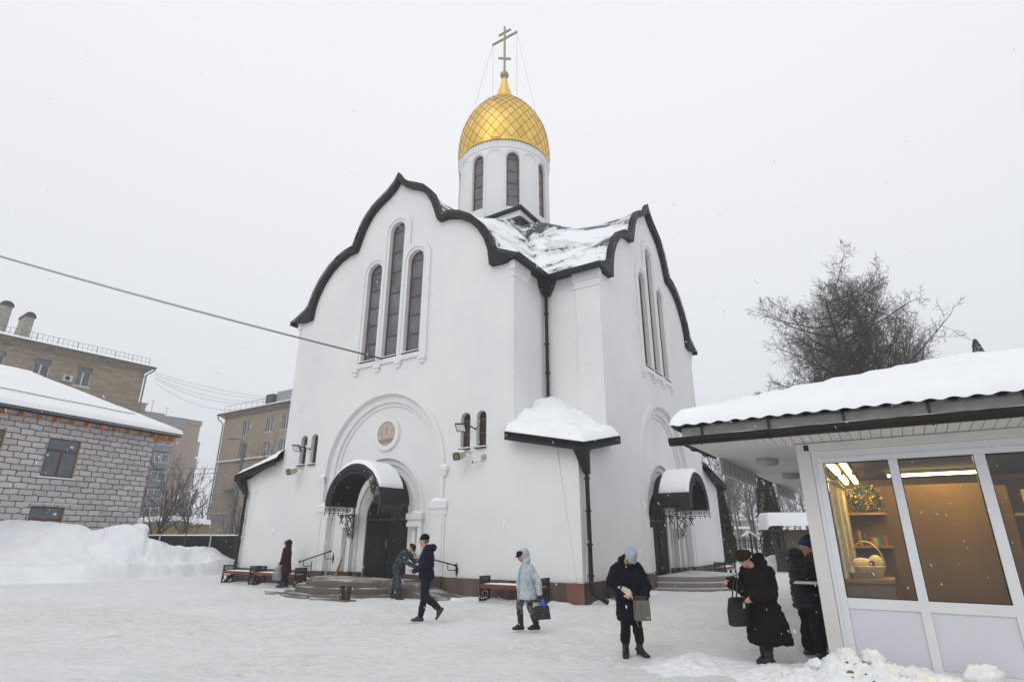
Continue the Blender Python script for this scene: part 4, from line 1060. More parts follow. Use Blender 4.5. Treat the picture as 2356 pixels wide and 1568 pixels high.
# goods inside the kiosk
def rloc(x, y, z): return GK(x, y, z)
t = thing("gift_basket", "white and gold gift basket with a tall hoop handle on the kiosk table", "basket", rloc(.5, .8, 1.15), CROT)
m_ = MB(); m_.lathe([(.16, 0), (.22, .16), (.20, .17)], 20); m_.build("basket_bowl", mat("pale_wicker", (.50, .42, .24), .8, .3, 25, .6), t)
m_ = MB(); m_.tube([(.22 * math.cos(PI * i / 16), 0, .15 + .36 * math.sin(PI * i / 16)) for i in range(17)], .014, 6); m_.build("handle", BRS, t)
m_ = MB(); m_.ball((-.07, 0, .2), (.14, .12, .08), 12, 8); m_.ball((.11, .02, .22), (.10, .1, .1), 12, 8); m_.build("wrapped_linen", mat("cream_linen", (.70, .62, .42), .8, .2, 12, .8, 14), t, smooth=60)
m_ = MB(); m_.box(.02, .09, -.16, -.15, .14, .24); m_.build("red_tag", mat("dark_red_card", (.25, .03, .03), .6), t)
m_ = MB(); m_.tube([(0, 0, 0), (0, 0, .13), (0, 0, .16), (0, 0, .2)], [.035, .035, .014, .014], 10); tag(m_.build("plastic_bottle", mat("cloudy_plastic", (.55, .55, .5), .2, .1, 8, 0), loc=rloc(.29, .55, 1.151), smooth=60), "small pale plastic bottle beside the basket on the kiosk table", "bottle")
tag(MB().box(-.17, .17, -.05, .05, 0, .08).build("storage_box", mat("grey_box", (.16, .15, .14), .6), loc=rloc(.42, .56, 1.151)), "low grey box lying in front of the basket on the kiosk table", "box")
m_ = MB(); rg = random.Random(5); m_.tube([(.2 * math.cos(a), 0, .2 * math.sin(a)) for a in [2 * PI * i / 20 for i in range(21)]], .03, 6)
t = thing("flower_wreath", "wreath of blue and yellow flowers on the upper kiosk shelf", "wreath", rloc(.60, 2.2, 2.335), CROT)
m_.build("ring", mat("dark_green_leaf", (.03, .06, .03), .8), t)
for cname, cc in (("blue_flowers", (.04, .07, .22)), ("yellow_flowers", (.50, .38, .06)), ("leaves", (.05, .10, .07))):
    m_ = MB()
    for i in range(110):
        a = rg.uniform(0, 2 * PI); r_ = rg.uniform(.05, .28); c_ = Vector((r_ * math.cos(a), rg.uniform(-.05, .03), r_ * math.sin(a)))
        ax = Vector((rg.gauss(0, 1), rg.gauss(0, 1), rg.gauss(0, 1))).normalized(); o_ = ax.orthogonal().normalized(); p_ = ax.cross(o_)
        m_.add([c_ + o_ * .03, c_ + p_ * .02, c_ - o_ * .03, c_ - p_ * .02], [(0, 1, 2, 3)])
    m_.build(cname, mat(cname, cc, .8), t, recalc=False)
tag(MB().box(-.2, .2, -.15, .15, 0, .3).build("cardboard_box", mat("olive_card", (.32, .27, .09), .8, .2, 8, .2), loc=rloc(2.75, .95, 2.05)), "olive cardboard box high up behind the rightmost visible kiosk window", "box")
kbox("high_shelf", CAB, 2.4, 4.9, .8, 1.2, 2.0, 2.04)
m_ = MB(); m_.ball((0, 0, .12), (.18, .12, .13), 14, 8); tag(m_.build("fur_hat", mat("black_fur", (.015, .015, .017), .95, .4, 30, 1, 80), loc=rloc(2.72, .9, 1.62), smooth=60), "black fur hat on the shelf behind the rightmost visible kiosk window", "hat")
kbox("low_shelf", CAB, 2.4, 4.9, .7, 1.1, 1.58, 1.615)

# small goods on the kiosk shelves
rgk = random.Random(8)
GC = [(.45, .30, .08), (.10, .16, .30), (.38, .07, .05), (.50, .46, .36), (.12, .22, .10), (.30, .18, .08)]
GL_ = ["ochre", "blue", "red", "cream", "green", "brown"]
row_ = ["on the lower cabinet shelf behind the basket", "on the shelf right under the wreath", "on the low shelf beside the fur hat"]
for q, (x0, x1, y, z) in enumerate(((.36, .80, 2.15, 1.587), (.36, .80, 2.2, 1.587), (2.45, 3.3, .85, 1.617))):
    if q == 1: continue
    for i in range(6):
        c_ = i % 6; w_ = rgk.uniform(.035, .06); h_ = rgk.uniform(.10, .24); x = x0 + (x1 - x0) * (i + .5) / 6
        if q == 2 and abs(x - 2.72) < .2: continue
        tag(MB().box(-w_ / 2, w_ / 2, -.03, .03, 0, h_).build("souvenir_box", mat("card_" + GL_[c_], GC[c_], .6, .15, 12, .1), loc=rloc(x, y, z)), "small " + GL_[c_] + " upright box " + row_[q], "box", "small goods on the kiosk shelves")

# snow heap shovelled against the kiosk front
def heap(i, j):
    x = -2.9 + 8.5 * i; y = -2.7 + 2.72 * j
    cr_ = 0
    for (xa, ha), (xb, hb) in zip(HP, HP[1:]):
        if xa <= x <= xb: cr_ = ha + (hb - ha) * smoothstep(xa, xb, x)
    yc = -.85 - .25 * math.sin(x * .9); w_ = .95
    h = cr_ * math.exp(-abs((y - yc) / w_) ** 2.4) if y < yc else cr_ * (1 - .30 * (y - yc) / .9)
    cl = abs(fn((x, y, 0), 3.0, 3)) * .15 + .09 * fn((x, y, 9), 6.5, 3) + .035 * fn((x, y, 2), 15, 3)
    return tuple(GK(x, y, h * (1 + cl * 1.6) + cl * .35 * smoothstep(.02, .15, h) - .04))
HP = [(-3.0, 0), (-2.4, .03), (-1.95, .09), (-1.6, .07), (-1.2, .05), (-.95, .08), (-.55, .10), (-.25, .17), (.0, .30), (.35, .31), (.7, .22), (1.2, .16), (1.9, .13), (2.6, .12), (5.6, .12)]
m_ = MB(); m_.grid(heap, 620, 190); tag(m_.build("snow_heap", SNOWB, smooth=180), kind="structure")
rg = random.Random(12)
CLODL = ["largest hard snow lump on top of the heap, before the kiosk's first lower panel", "snow lump at the kiosk corner post, on the crest of the heap", "angular snow block at the foot of the mullion between the lower panels", "small snow lump at the left foot of the heap", "small snow lump on the left slope of the heap", "small snow lump low on the camera side of the heap"]
for i, (x, y, z, s_) in enumerate(((.42, -.70, .47, .12), (.12, -.45, .50, .10), (1.5, -.35, .20, .15), (-.55, -1.0, .30, .06), (-.22, -.8, .42, .08), (.75, -1.1, .33, .07))):
    z = heap((x + 2.9) / 8.5, (y + 2.7) / 2.72)[2] + s_ * .35
    m_ = MB(); m_.ball((0, 0, 0), 1, 22, 16); rot = Matrix.Rotation(rg.uniform(0, 3), 3, 'Z') @ Matrix.Rotation(rg.uniform(-.5, .5), 3, 'X')
    m_.v = [tuple(rot @ Vector((v[0] * s_ * 1.35, v[1] * s_, v[2] * s_ * .8)) * (1 + .35 * fn((v[0] + i * 3, v[1], v[2]), 2.2, 4))) for v in m_.v]
    tag(m_.build("snow_clod", SNOWB, loc=GK(x, y, z), smooth=180), CLODL[i], "snow lump", "snow lumps on the heap by the kiosk")
m_ = MB()
for i in range(40):
    x = rg.uniform(.1, 2.6); y = rg.uniform(-1.9, -1.1); p = heap((x + 2.9) / 8.5, (y + 2.7) / 2.72); s_ = rg.uniform(.008, .03)
    m_.ball((p[0], p[1], p[2] + .01), (s_ * rg.uniform(.8, 1.5), s_, s_ * .7), 6, 4)
tag(m_.build("grit", mat("brown_grit", (.20, .13, .07), .9, .4, 20, .5)), kind="stuff")

# ------------------------------------------------------------------ buildings on the left
AER = m_brick("aerated_block", (.62, .585, .59), (.45, .42, .425), (.12, .108, .09), .60, .275, .027, .16, 1.0, smooth=.35)
TANB = m_brick("tan_brick", (.41, .345, .265), (.30, .24, .18), (.26, .215, .17), .52, .20, .012, 0, .5, light=(.56, .47, .38))
TANB2 = m_brick("tan_brick_blocks", (.43, .365, .295), (.35, .295, .235), (.28, .235, .195), .50, .22, .012, 0, .5)
PINKB = m_brick("pinkish_brick", (.40, .315, .26), (.36, .285, .235), (.30, .24, .20), .30, .12, .008, 0, .2)
WFR = mat("white_window_frame", (.62, .63, .64), .5, .1, 8, 0); GPAN = mat("grey_shutter_panel", (.16, .18, .20), .6, .15, 3, .1)
WG = m_glass_dark("far_window_glass", (.12, .14, .16), .1); RUSTW = mat("brown_window_frame", (.11, .045, .03), .5, .2, 6, .1)
ORW = mat("orange_raw_timber", (.50, .19, .045), .7, .25, 6, .3); CONC = mat("weathered_chimney_render", (.34, .31, .27), .9, .3, 3, .6, 12)
def box(m, par, name, *b): return MB().box(*b).build(name, m, par)
def bwin(par, x0, x1, z0, z1, y=0.0, frame=WFR, style=0, rec=.12, ledge=True):
    m_ = MB(); f_ = .07
    m_.box(x0, x0 + f_, y - .01 - 0, y + .05, z0, z1); m_.box(x1 - f_, x1, y - .01, y + .05, z0, z1); m_.box(x0 + f_, x1 - f_, y - .01, y + .05, z0, z0 + f_); m_.box(x0 + f_, x1 - f_, y - .01, y + .05, z1 - f_, z1)
    if style == 1: zc = z0 + (z1 - z0) * .68; m_.box(x0 + f_, x1 - f_, y - .012, y + .05, zc - .05, zc + .05); xm = (x0 + x1) / 2; m_.box(xm - .06, xm + .06, y - .012, y + .05, z0 + f_, zc - .05)
    else: xm = x0 + (x1 - x0) * .45; m_.box(xm - .05, xm + .05, y - .012, y + .05, z0 + f_, z1 - f_)
    w_ = m_.build("window", frame, par)
    MB().box(x0 + .02, x1 - .02, y + .0, y + .03, z0 + .02, z1 - .02).build("pane", WG, w_)
    if style == 2: MB().box(x0, x1, y - .02, y + .04, z1 - .45, z1 + .0).build("shutter_panel", GPAN, w_)
    if ledge: MB().box(x0 - .1, x1 + .1, y - .14, y - .0, z0 - .08, z0 - .02).build("sill", SNOW, w_)
    return w_
def wall_holes(m, par, name, x0, x1, z0, z1, holes, y0=.0, t=.3):
    F = lambda u, d, z: (u, y0 + d, z)
    m_ = MB(); m_.slab([(x0, z0), (x1, z0), (x1, z1), (x0, z1)], [[(a, c), (b, c), (b, d), (a, d)] for a, b, c, d in holes], 0, t, F); return m_.build(name, m, par)

# unfinished house of grey blocks
hs = thing("block_house", "unfinished grey block house with a snowy hipped roof and orange rafter ends", "house", (-20.67, 32.5, 0), R(67.28))
hw_ = [(-5.33, -3.80, 4.5, 6.37), (-5.33, -3.80, 1.25, 3.12), (-8.65, -7.12, 4.55, 6.42)]
wall_holes(AER, hs, "wall", -16, 0, -.5, 7.35, hw_, 0, .3)
box(AER, hs, "side_wall", -.3, -.003, .3, 10, -.5, 7.35); box(AER, hs, "back_wall", -16, 0, 10, 10.3, -.5, 7.35)
for a, b, c, d in hw_:
    w_ = bwin(hs, a, b, c, d, .12, RUSTW, 1, ledge=False)
    box(mat("yellow_foam", (.42, .34, .12), .8, .3, 9, .5), w_, "foam_edge", b - .03, b + .02, .02, .12, c, d)
    box(mat("pale_lintel", (.55, .54, .54), .8), w_, "lintel", a - .35, b + .45, -.02, .1, d + .09, d + .17)
    box(WFR, w_, "sticker", b - .45, b - .3, .095, .1, d - .40, d - .28); box(WFR, w_, "sticker", a + .12, a + .22, .095, .1, d - .9, d - .78)
    if c > 4: box(SNOW, w_, "snow_sill", a - .1, b, -.08, .1, c - .06, c - .003)
RX0, RX1, RY0, RY1 = -17, 1.35, -.62, 10.9
def hr(x, y): return 7.48 + .50 * max(0, min(RX1 - x, y - RY0, RY1 - y, 5.76))
m_ = MB()
def hroof(i, j):
    x = RX0 + (RX1 - RX0) * (1 - (1 - i) ** 1.3); y = RY0 + (RY1 - RY0) * j; e = min(RX1 - x, y - RY0)
    return (x, y, hr(x, y) + .20 * min(1, max(0, e / .12)) ** .5 + .05 * fn((x, y, 5), .5) * smoothstep(0, .5, e))
m_.grid(hroof, 90, 90); m_.build("roof_snow", SNOWR, hs, smooth=180)
m_ = MB(); m_.grid(lambda i, j: (RX0 + (RX1 - RX0) * i, RY0 - .03 + .5 * j, 7.44 + .22 * j + .022 * math.sin((RX0 + (RX1 - RX0) * i) * 2 * PI / .18)), 900, 1); m_.build("metal_roof_edge", BLACKM, hs, recalc=False)
m_ = MB(); m_.box(-17, 1.3, -.5, .0, 7.35, 7.38); m_.build("roof_edge", BLACKM, hs)
m_ = MB(); pts = [(-17 + i * .5, RY0 + 1.3, hr(0 if i > 30 else -8, RY0 + 1.3) + .27 + .01 * math.sin(i)) for i in range(33)]; m_.tube(pts, .018, 4); m_.build("snow_guard", BLACKM, hs)
for i in range(22):
    x = -.25 - i * .73; m_ = MB(); m_.bar((x, .02, 7.22), (x, -.42, 7.16), .09, .22); m_.build("rafter", ORW, hs)
for x, y in ((.12, -.32), (.4, -.5), (.95, -.35)):
    m_ = MB(); m_.bar((x - .25, .1, 7.3), (x, y, 7.12), .10, .26); m_.build("rafter", ORW, hs)
for i in range(12):
    y = .5 + i * .75; m_ = MB(); m_.bar((-.1, y, 7.3), (1.1, y, 7.2), .09, .2); m_.build("rafter", ORW, hs)

# long tan apartment house behind it
a1 = thing("apartment_block", "tan brick apartment block with two chimneys, behind the unfinished house", "building", (-32.65, 48, 0), R(54.57))
xs1 = [(-3.84 - 2.83 * i - 1.06, -3.84 - 2.83 * i) for i in range(9)]
rows1 = [(13.36, 14.94), (10.2, 11.8), (7.0, 8.6), (3.8, 5.4)]
wall_holes(TANB, a1, "wall", -30, 0, -1, 15.5, [(a, b, c, d) for a, b in xs1 for c, d in rows1[:2]], 0, .35)
box(TANB, a1, "end_wall", -.35, -.004, .35, 12, -1, 15.5)
for q, (z0, z1, o) in enumerate(((15.503, 15.62, .10), (15.623, 15.74, .22), (15.743, 15.86, .34), (15.863, 15.97, .46))): box(TANB, a1, "cornice", -30, o, -o, 12, z0, z1)
box(TANB, a1, "string_course", -30, .05, -.05, .2, 15.1, 15.2)
box(mat("grey_metal_edge", (.12, .13, .15), .5), a1, "roof_edge", -30.2, .62, -.62, 12.6, 15.975, 16.04)
for a, b in xs1:
    for r_, (c, d) in enumerate(rows1[:2]): bwin(a1, a, b, c, d, .13, WFR, 2 if r_ == 0 else 0)
def r1(x, y): return 16.05 + .30 * max(0, min(.6 - x, y + .6, 5.8))
m_ = MB(); m_.grid(lambda i, j: (.6 - 30.8 * i ** 1.3, -.6 + 13 * j, r1(.6 - 30.8 * i ** 1.3, -.6 + 13 * j) + .10 * min(1, j * 40, i * 60)), 70, 40); m_.build("roof_snow", SNOWR, a1, smooth=180)
for x in range(42):
    m_ = MB(); xx = .1 - x * .34; m_.tube([(xx, -.2, 16.1), (xx, -.2, 16.82)], .014 if x % 4 else .03, 4); m_.build("railing_post", mat("grey_rail", (.16, .17, .19), .6), a1)
m_ = MB(); m_.tube([(.1, -.2, 16.8), (-15, -.2, 16.8)], .014, 4); m_.tube([(.1, -.2, 16.45), (-15, -.2, 16.45)], .010, 4); m_.build("railing_rail", mat("grey_rail", (.16, .17, .19), .6), a1)
for x, y, w_, h in ((-8.65, 1.0, .62, 1.75), (-9.9, 2.6, .75, 2.2)):
    z = r1(x, y) - .1; m_ = MB(); m_.box(x - w_ / 2, x + w_ / 2, y - .35, y + 1.1, z, z + h); ch = m_.build("chimney", CONC, a1)
    m_ = MB(); m_.loft([[(x + (w_ / 2 + .08) * math.cos(PI * i / 10), yy, z + h + .42 * math.sin(PI * i / 10)) for i in range(11)] for yy in (y - .4, y + 1.15)]); m_.build("chimney_cowl", mat("dark_tin", (.07, .065, .065), .5, .3, 4, .2), ch)
m_ = MB(); m_.tube([(.62, -.5, 15.98), (.5, -.45, 15.7), (.12, -.12, 15.3), (.1, -.1, 2)], .07, 8); m_.build("drainpipe", mat("blue_grey_pipe", (.16, .20, .23), .5), a1)
t = MB().box(-5.75, -5.15, -.35, -.02, 13.5, 13.95).build("air_conditioner", WFR, a1); m_ = MB(); m_.lathe([(.17, 0), (.17, .02), (.02, .02)], 16, (0, 0, 0)); m_.v = [(-5.5 + x, -.37 + z * .5, 13.73 + y) for x, y, z in m_.v]; m_.build("fan", DGLASS, t)

# tan apartment house beyond the church's left side
a2 = thing("apartment_block", "tan stone faced apartment block with a shop sign, seen just left of the church", "building", (-31.87, 62, 0), R(-32.76))
cells = []
for (x0, x1) in ((3.42, 4.5), (7.48, 8.52), (10.1, 11.1), (14, 15), (17.5, 18.5)):
    for (c, d) in ((12.0, 13.5), (9.45, 10.95), (6.2, 7.5), (4.2, 5.6), (1.7, 3.1)):
        if x0 == 3.42 and c == 9.45: cells.append((3.3, 4.75, 8.98, 11.2))
        else: cells.append((x0, x1, c, d))
wall_holes(TANB2, a2, "wall", -.3, 26, -1, 14.2, cells, 0, .35); box(TANB2, a2, "end_wall", -.3, 0, .35, 11, -1, 14.2)
for c_ in cells: bwin(a2, *c_, .14, WFR, 0)
for z0, z1, o in ((14.203, 14.33, .15), (14.333, 14.46, .3), (14.463, 14.6, .5)): box(TANB2, a2, "cornice", -.3 - o, 26, -o, 11, z0, z1)
box(SNOWR, a2, "roof_snow", -.9, 26, -.62, 11, 14.66, 14.80); box(mat("grey_metal_edge", (.12, .13, .15), .5), a2, "roof_edge", -1.0, 26, -.7, 11.5, 14.603, 14.655)
m_ = MB(); m_.loft([[(-.9, -.6, 14.8), (26, -.6, 14.8)], [(3, 4.5, 16.3), (26, 4.5, 16.3)]], cap=False, closed=False); m_.build("roof_slope", SNOWR, a2)
box(mat("pale_ledge", (.50, .48, .46), .8), a2, "ledge", -.45, 12, -.18, .0, 9.32, 9.42); box(SNOW, a2, "ledge_snow", -.45, 12, -.18, .0, 9.423, 9.5)
m_ = MB(); m_.tube([(-.9, -.55, 14.6), (-.85, -.5, 14.2), (-.36, -.1, 13.6), (-.36, -.1, 0)], .07, 6); m_.build("drainpipe", mat("blue_grey_pipe", (.16, .20, .23), .5), a2)
box(mat("dark_attic", (.08, .08, .09), .6), a2, "dormer", 7.2, 8.4, -.3, 1, 14.9, 15.9); box(mat("grey_tin", (.30, .32, .35), .5), a2, "roof_hut", 8.6, 13, 0, 2, 14.9, 16.1)
for i in range(9):
    m_ = MB(); m_.tube([(i * 1.0, -.4, 14.8), (i * 1.0, -.4, 15.5)], .02, 4); m_.build("railing_post", mat("grey_rail", (.16, .17, .19), .6), a2)
m_ = MB(); m_.tube([(0, -.4, 15.5), (8.6, -.4, 15.5)], .02, 4); m_.build("railing_rail", mat("grey_rail", (.16, .17, .19), .6), a2)
box(mat("balcony_panel", (.30, .33, .34), .7), a2, "balcony", 2.1, 4.2, -1.0, -.02, 6.35, 6.45); 
SIGN = mat("purple_white_letters", (.40, .36, .50), .5, .1, 3, 0)
def text(body, par, x, z, size, m, y=-.12, ext=.02):
    cu = bpy.data.curves.new("sign_text", 'FONT'); cu.body = body; cu.size = size; cu.extrude = ext
    tmp = bpy.data.objects.new("tmp", cu); col.objects.link(tmp); dg = bpy.context.evaluated_depsgraph_get(); me = bpy.data.meshes.new_from_object(tmp.evaluated_get(dg))
    bpy.data.objects.remove(tmp); me.materials.clear(); me.materials.append(m); o = bpy.data.objects.new("sign_letters", me); col.objects.link(o)
    o.parent = par; o.location = (x, y, z); o.rotation_euler = (R(90), 0, 0); return o
text("МУНИПОЛЬ", a2, .55, 3.38, .62, SIGN); text("МУЗЫ", a2, 4.75, 3.38, .75, SIGN)
box(WFR, a2, "sign_rail", .7, 3.4, -.2, -.1, 4.02, 4.08)

# tall far block
a3 = thing("tower_block", "far hazy pinkish tower block with glazed balconies between two tan blocks", "building", (-55.9, 100, 0), R(51.88))
box(PINKB, a3, "wall", -11.5, 0, .0, 14, -1, 21.3); box(mat("grey_roof_panel", (.24, .25, .27), .7, .2, 2, 0), a3, "grey_top_band", -9.3, -2.3, -.08, -.003, 19.6, 21.45)
box(PINKB, a3, "cornice", -2.3, .15, -.15, -.002, 20.5, 21.4); box(PINKB, a3, "parapet", -11.5, -5.4, 2, 10, 21.3, 22.1); box(PINKB, a3, "lift_housing", -9.9, -8.6, 2, 4, 21.3, 23.2); box(mat("grey_roof_panel", (.24, .25, .27), .7), a3, "lift_cap", -10.1, -8.4, 1.8, 4.2, 23.2, 23.4)
for fl in range(6):
    z = 16.4 - fl * 2.9
    bwin(a3, -6.7, -4.5, z, z + 1.45, -.95, WFR, 0, ledge=False); box(mat("grey_balcony_panel", (.17, .18, .21), .7), a3, "balcony", -6.8, -4.4, -.97, -.003, z - 1.1, z - .01)
    box(mat("pale_balcony", (.40, .41, .43), .7), a3, "balcony", -.003, .9, 1, 4, z - 1.1, z + 1.5); bwin(a3, -9.9, -8.7, z, z + 1.4, -.06, WFR, 0, ledge=False)
for x, h in ((-8.0, 2.6), (-5.6, 1.8)): m_ = MB(); m_.tube([(x, 1, 21.3), (x, 1, 21.3 + h)], .03, 4); m_.tube([(x - .4, 1, 21.2 + h), (x + .4, 1, 21.2 + h)], .02, 4); m_.build("antenna", IRON, a3)
# low ochre garage
g1_ = thing("garage", "low ochre garage with a rounded snow roof behind the black fence", "garage", (-27.7, 42.7, 0), R(27))
box(mat("ochre_render", (.36, .27, .15), .85, .15, 2, .3), g1_, "wall", 0, 5.1, 0, 5, -1, 2.62)
m_ = MB(); m_.grid(lambda i, j: (-.15 + 5.4 * i, -.25 + 5.2 * j, 2.62 + .34 * min(1, j * 14) ** .5 * min(1, i * 30 + .5, (1 - i) * 30 + .5) + .25 * math.sin(PI * i) + .04 * fn((i * 8, j * 8, 2), 1)), 60, 30); m_.build("roof_snow", SNOWR, g1_, smooth=180)
# far pink house right
p1_ = thing("far_house", "pale pinkish house lost in the haze beyond the park trees on the right", "house", (37, 98, 0), R(-5))
box(mat("salmon_render", (.38, .31, .295), .8, .1, 2, 0), p1_, "wall", -3.5, 3.5, 0, 8, -1, 4.4); m_ = MB(); m_.loft([[(-4, -.5, 4.4), (4, -.5, 4.4), (4, 8.5, 4.4), (-4, 8.5, 4.4)], [(-1, 4, 5.8), (1, 4, 5.8), (1, 4.1, 5.8), (-1, 4.1, 5.8)]]); m_.build("roof_snow", SNOWR, p1_)
box(SNOWR, p1_, "porch_snow", -2.5, 2.5, -1.2, -.05, 3.0, 3.4)

# black fence panels
TARP = mat("black_fence_sheet", (.010, .010, .012), .6, .4, 2, .8, 7, bdist=.04, spec=.2)
x0 = -33.0; i = 0
fe = thing("panel_fence", "black sheet panel fence with snow topped rails, between the snow bank and the street", "fence", (0, 0, 0))
while x0 < -9.5:
    w_ = 1.33; y0 = 31.0
    m_ = MB(); m_.grid(lambda a, b: (x0 + w_ * a, y0 + .03 * math.sin(a * 9 + i) * math.sin(PI * b), .2 + 1.55 * b), 12, 6); m_.build("fence_panel", TARP, fe, recalc=False, smooth=180)
    m_ = MB(); m_.tube([(x0, y0 - .04, .1), (x0 + .02, y0 - .04, 1.86)], .035 if i % 2 else .02, 6); m_.build("fence_post", mat("pale_fence_post", (.5, .5, .5), .7) if i % 2 else mat("rusty_bar", (.12, .07, .05), .8), fe)
    x0 += w_; i += 1
m_ = MB(); m_.box(-33, -9.5, 30.97, 31.03, 1.75, 1.80); m_.build("top_rail", mat("dark_rail", (.07, .07, .09), .6), fe); m_ = MB(); m_.grid(lambda a, b: (-33 + 23.5 * a, 30.95 + .1 * b, 1.803 + .05 * math.sin(PI * b) + .012 * fn((a * 90, 0, 0), 1)), 240, 4); m_.build("rail_snow", SNOW, fe, smooth=180)

# street lamp post with wires
CONM = mat("grey_green_post", (.13, .15, .15), .7, .25, 3, .2)
lp = thing("street_lamp", "grey street lamp post with a single arm before the tan block near the church", "street lamp", (-23.75, 50, 0))
m_ = MB(); m_.tube([(0, 0, -.5), (0, 0, 9.5)], [.21, .12], 10); m_.build("post", CONM, lp, smooth=60)
m_ = MB(); m_.tube([(0, 0, 9.3), (-.1, 0, 9.75), (-.5, 0, 9.95), (-1.15, 0, 10.0)], .05, 6); m_.box(-1.5, -1.0, -.1, .1, 9.92, 10.02); m_.build("arm", CONM, lp)
m_ = MB(); m_.box(-.5, .6, -.05, .05, 6.0, 6.08); m_.build("crossarm", CONM, lp)
def wire(name, a, b, sag, r, label, cat="cable", group=None, m=None, n_=24):
    a, b = Vector(a), Vector(b); m_ = MB(); m_.tube([a.lerp(b, i / n_) - Vector((0, 0, sag * 4 * (i / n_) * (1 - i / n_))) for i in range(n_ + 1)], r, 5)
    return tag(m_.build(name, m or BLK), label, cat, group)
wire("overhead_cable", G0(-.25, .12, 8.30), tuple(at(-120, 555, 22)), .12, .020, "thick black cable from the church window sill to the left picture edge")
wire("overhead_cable", G0(-.25, .12, 8.33), tuple(at(-120, 553, 22)), .10, .012, "thin black cable beside the thick one from the church window sill")
WM = mat("thin_grey_wire", (.20, .21, .23), .6)
for i, (ya, yb, sg) in enumerate(((857, 915, .3), (862, 918, .5), (868, 921, .8), (880, 924, 1.6), (871, 920, 1.1))):
    wire("roof_wire", at(356, ya, 48), at(628, yb, 60), sg, .014, ["topmost thin wire between the roofs of the two tan apartment blocks", "second wire from the top between the two tan apartment roofs", "third wire from the top between the two tan apartment roofs", "lowest, most sagging wire between the two tan apartment roofs", "fourth wire from the top between the two tan apartment roofs"][i], "wire", "wires between the apartment roofs", WM)
for i, (ya, yb) in enumerate(((1074, 1076), (1092, 1084))):
    wire("street_wire", at(320, ya, 49), at(545, yb, 49.5), .1, .03, ("upper" if i == 0 else "lower") + " wire running along the street to the lamp post crossarm", "wire", "street wires left of the church", WM)

# ------------------------------------------------------------------ trees
def bark(name, c): return mat(name, c, .9, .3, 4, .5, 20)
BK1 = bark("dark_bark", (.045, .038, .033)); BK2 = bark("grey_brown_bark", (.085, .072, .060)); BKH = bark("soft_grey_bark", (.085, .075, .07))
def perp(d, rg):
    v = Vector((rg.gauss(0, 1), rg.gauss(0, 1), rg.gauss(0, 1))); v = v - d * v.dot(d); return v.normalized()
def limb(mb_, p, d, L_, r, lv, P, rg, out):
    n_ = P['seg'][lv]; pts = [p.copy()]; rs = [r]; dirs = []
    for i in range(n_):
        d = (d + perp(d, rg) * P['wob'][lv] + Vector((0, 0, P['up'][lv]))).normalized()
        p = p + d * (L_ / n_); pts.append(p.copy()); rs.append(max(P.get('rmin', .004), r * (1 - (i + 1) / n_ * P['taper'][lv]))); dirs.append(d.copy())
    mb_[min(lv, len(mb_) - 1)].tube(pts, rs, 6 if lv == 0 else (5 if lv == 1 else 3), cap=False)
    if lv + 1 < len(P['n']):
        nc = P['n'][lv]
        for k in range(nc):
            t = P['t0'][lv] + (1 - P['t0'][lv]) * (k + rg.random()) / nc
            i = min(n_ - 1, int(t * n_)); f = t * n_ - i; q = pts[i].lerp(pts[i + 1], f); dd = dirs[i]
            a = R(rg.uniform(*P['ang'][lv])); nd = (dd * math.cos(a) + perp(dd, rg) * math.sin(a)).normalized()
            lf = P['len'][lv] * (P['shape'](t) if lv == 0 else (1.15 - .6 * t)) * rg.uniform(.7, 1.2)
            limb(mb_, q, nd, L_ * lf if lv else P['H'] * lf, rs[i] * P['rr'][lv], lv + 1, P, rg, out)
def tree(name, label, loc, P, seed, mats, group=None, cat="tree"):
    rg = random.Random(seed); mbs = [MB(), MB()]
    mm = [mbs[0], mbs[0] if P.get('bigl') else mbs[1], mbs[1]]
    limb(mm, Vector((0, 0, 0)), Vector((rg.gauss(0, .03), rg.gauss(0, .03), 1)).normalized(), P['H'], P['r'], 0, P, rg, None)
    t = thing(name, label, cat, loc, rg.uniform(0, 6), group)
    mbs[0].build("trunk", mats[0], t, recalc=False, smooth=180); mbs[1].build("crown", mats[1], t, recalc=False, smooth=180)
    return t
BIRCH = dict(H=17.0, r=.30, bigl=1, seg=[14, 8, 6, 4, 3], wob=[.05, .12, .2, .3, .3], up=[.02, .09, .06, .02, 0], taper=[.92, .85, .85, .8, .7], n=[44, 16, 10, 6], t0=[.22, .12, .1, .1], ang=[(30, 62), (25, 55), (25, 65), (25, 70)],
             len=[.38, .46, .5, .5], rr=[.42, .5, .55, .6], shape=lambda t: 1.15 - .70 * t, rmin=.007)
LARCH = dict(H=14.0, r=.36, bigl=1, seg=[14, 10, 6, 4, 3], wob=[.07, .13, .25, .3, .3], up=[.02, .07, .02, -.02, 0], taper=[.85, .85, .85, .8, .7], n=[44, 22, 11, 6], t0=[.35, .1, .1, .1], ang=[(62, 95), (35, 75), (35, 80), (30, 80)],
             len=[.46, .28, .42, .5], rr=[.50, .42, .55, .7], shape=lambda t: 1.25 - .80 * t, rmin=.009)
PARK = dict(H=15.0, r=.24, bigl=1, seg=[10, 7, 5, 3], wob=[.06, .14, .2, .3], up=[.02, .07, .03, 0], taper=[.9, .85, .8, .7], n=[22, 9, 7], t0=[.25, .15, .1], ang=[(30, 65), (25, 60), (25, 65)], len=[.34, .45, .5], rr=[.4, .5, .6], shape=lambda t: 1.1 - .6 * t, rmin=.016)
tree("larch_tree", "dark bare larch with wide sweeping side branches behind the kiosk roof", (21.6, 33.0, 0), dict(LARCH, H=15.9, len=[.50, .30, .45, .5], n=[46, 20, 10, 5]), 21, (BK1, BK1))
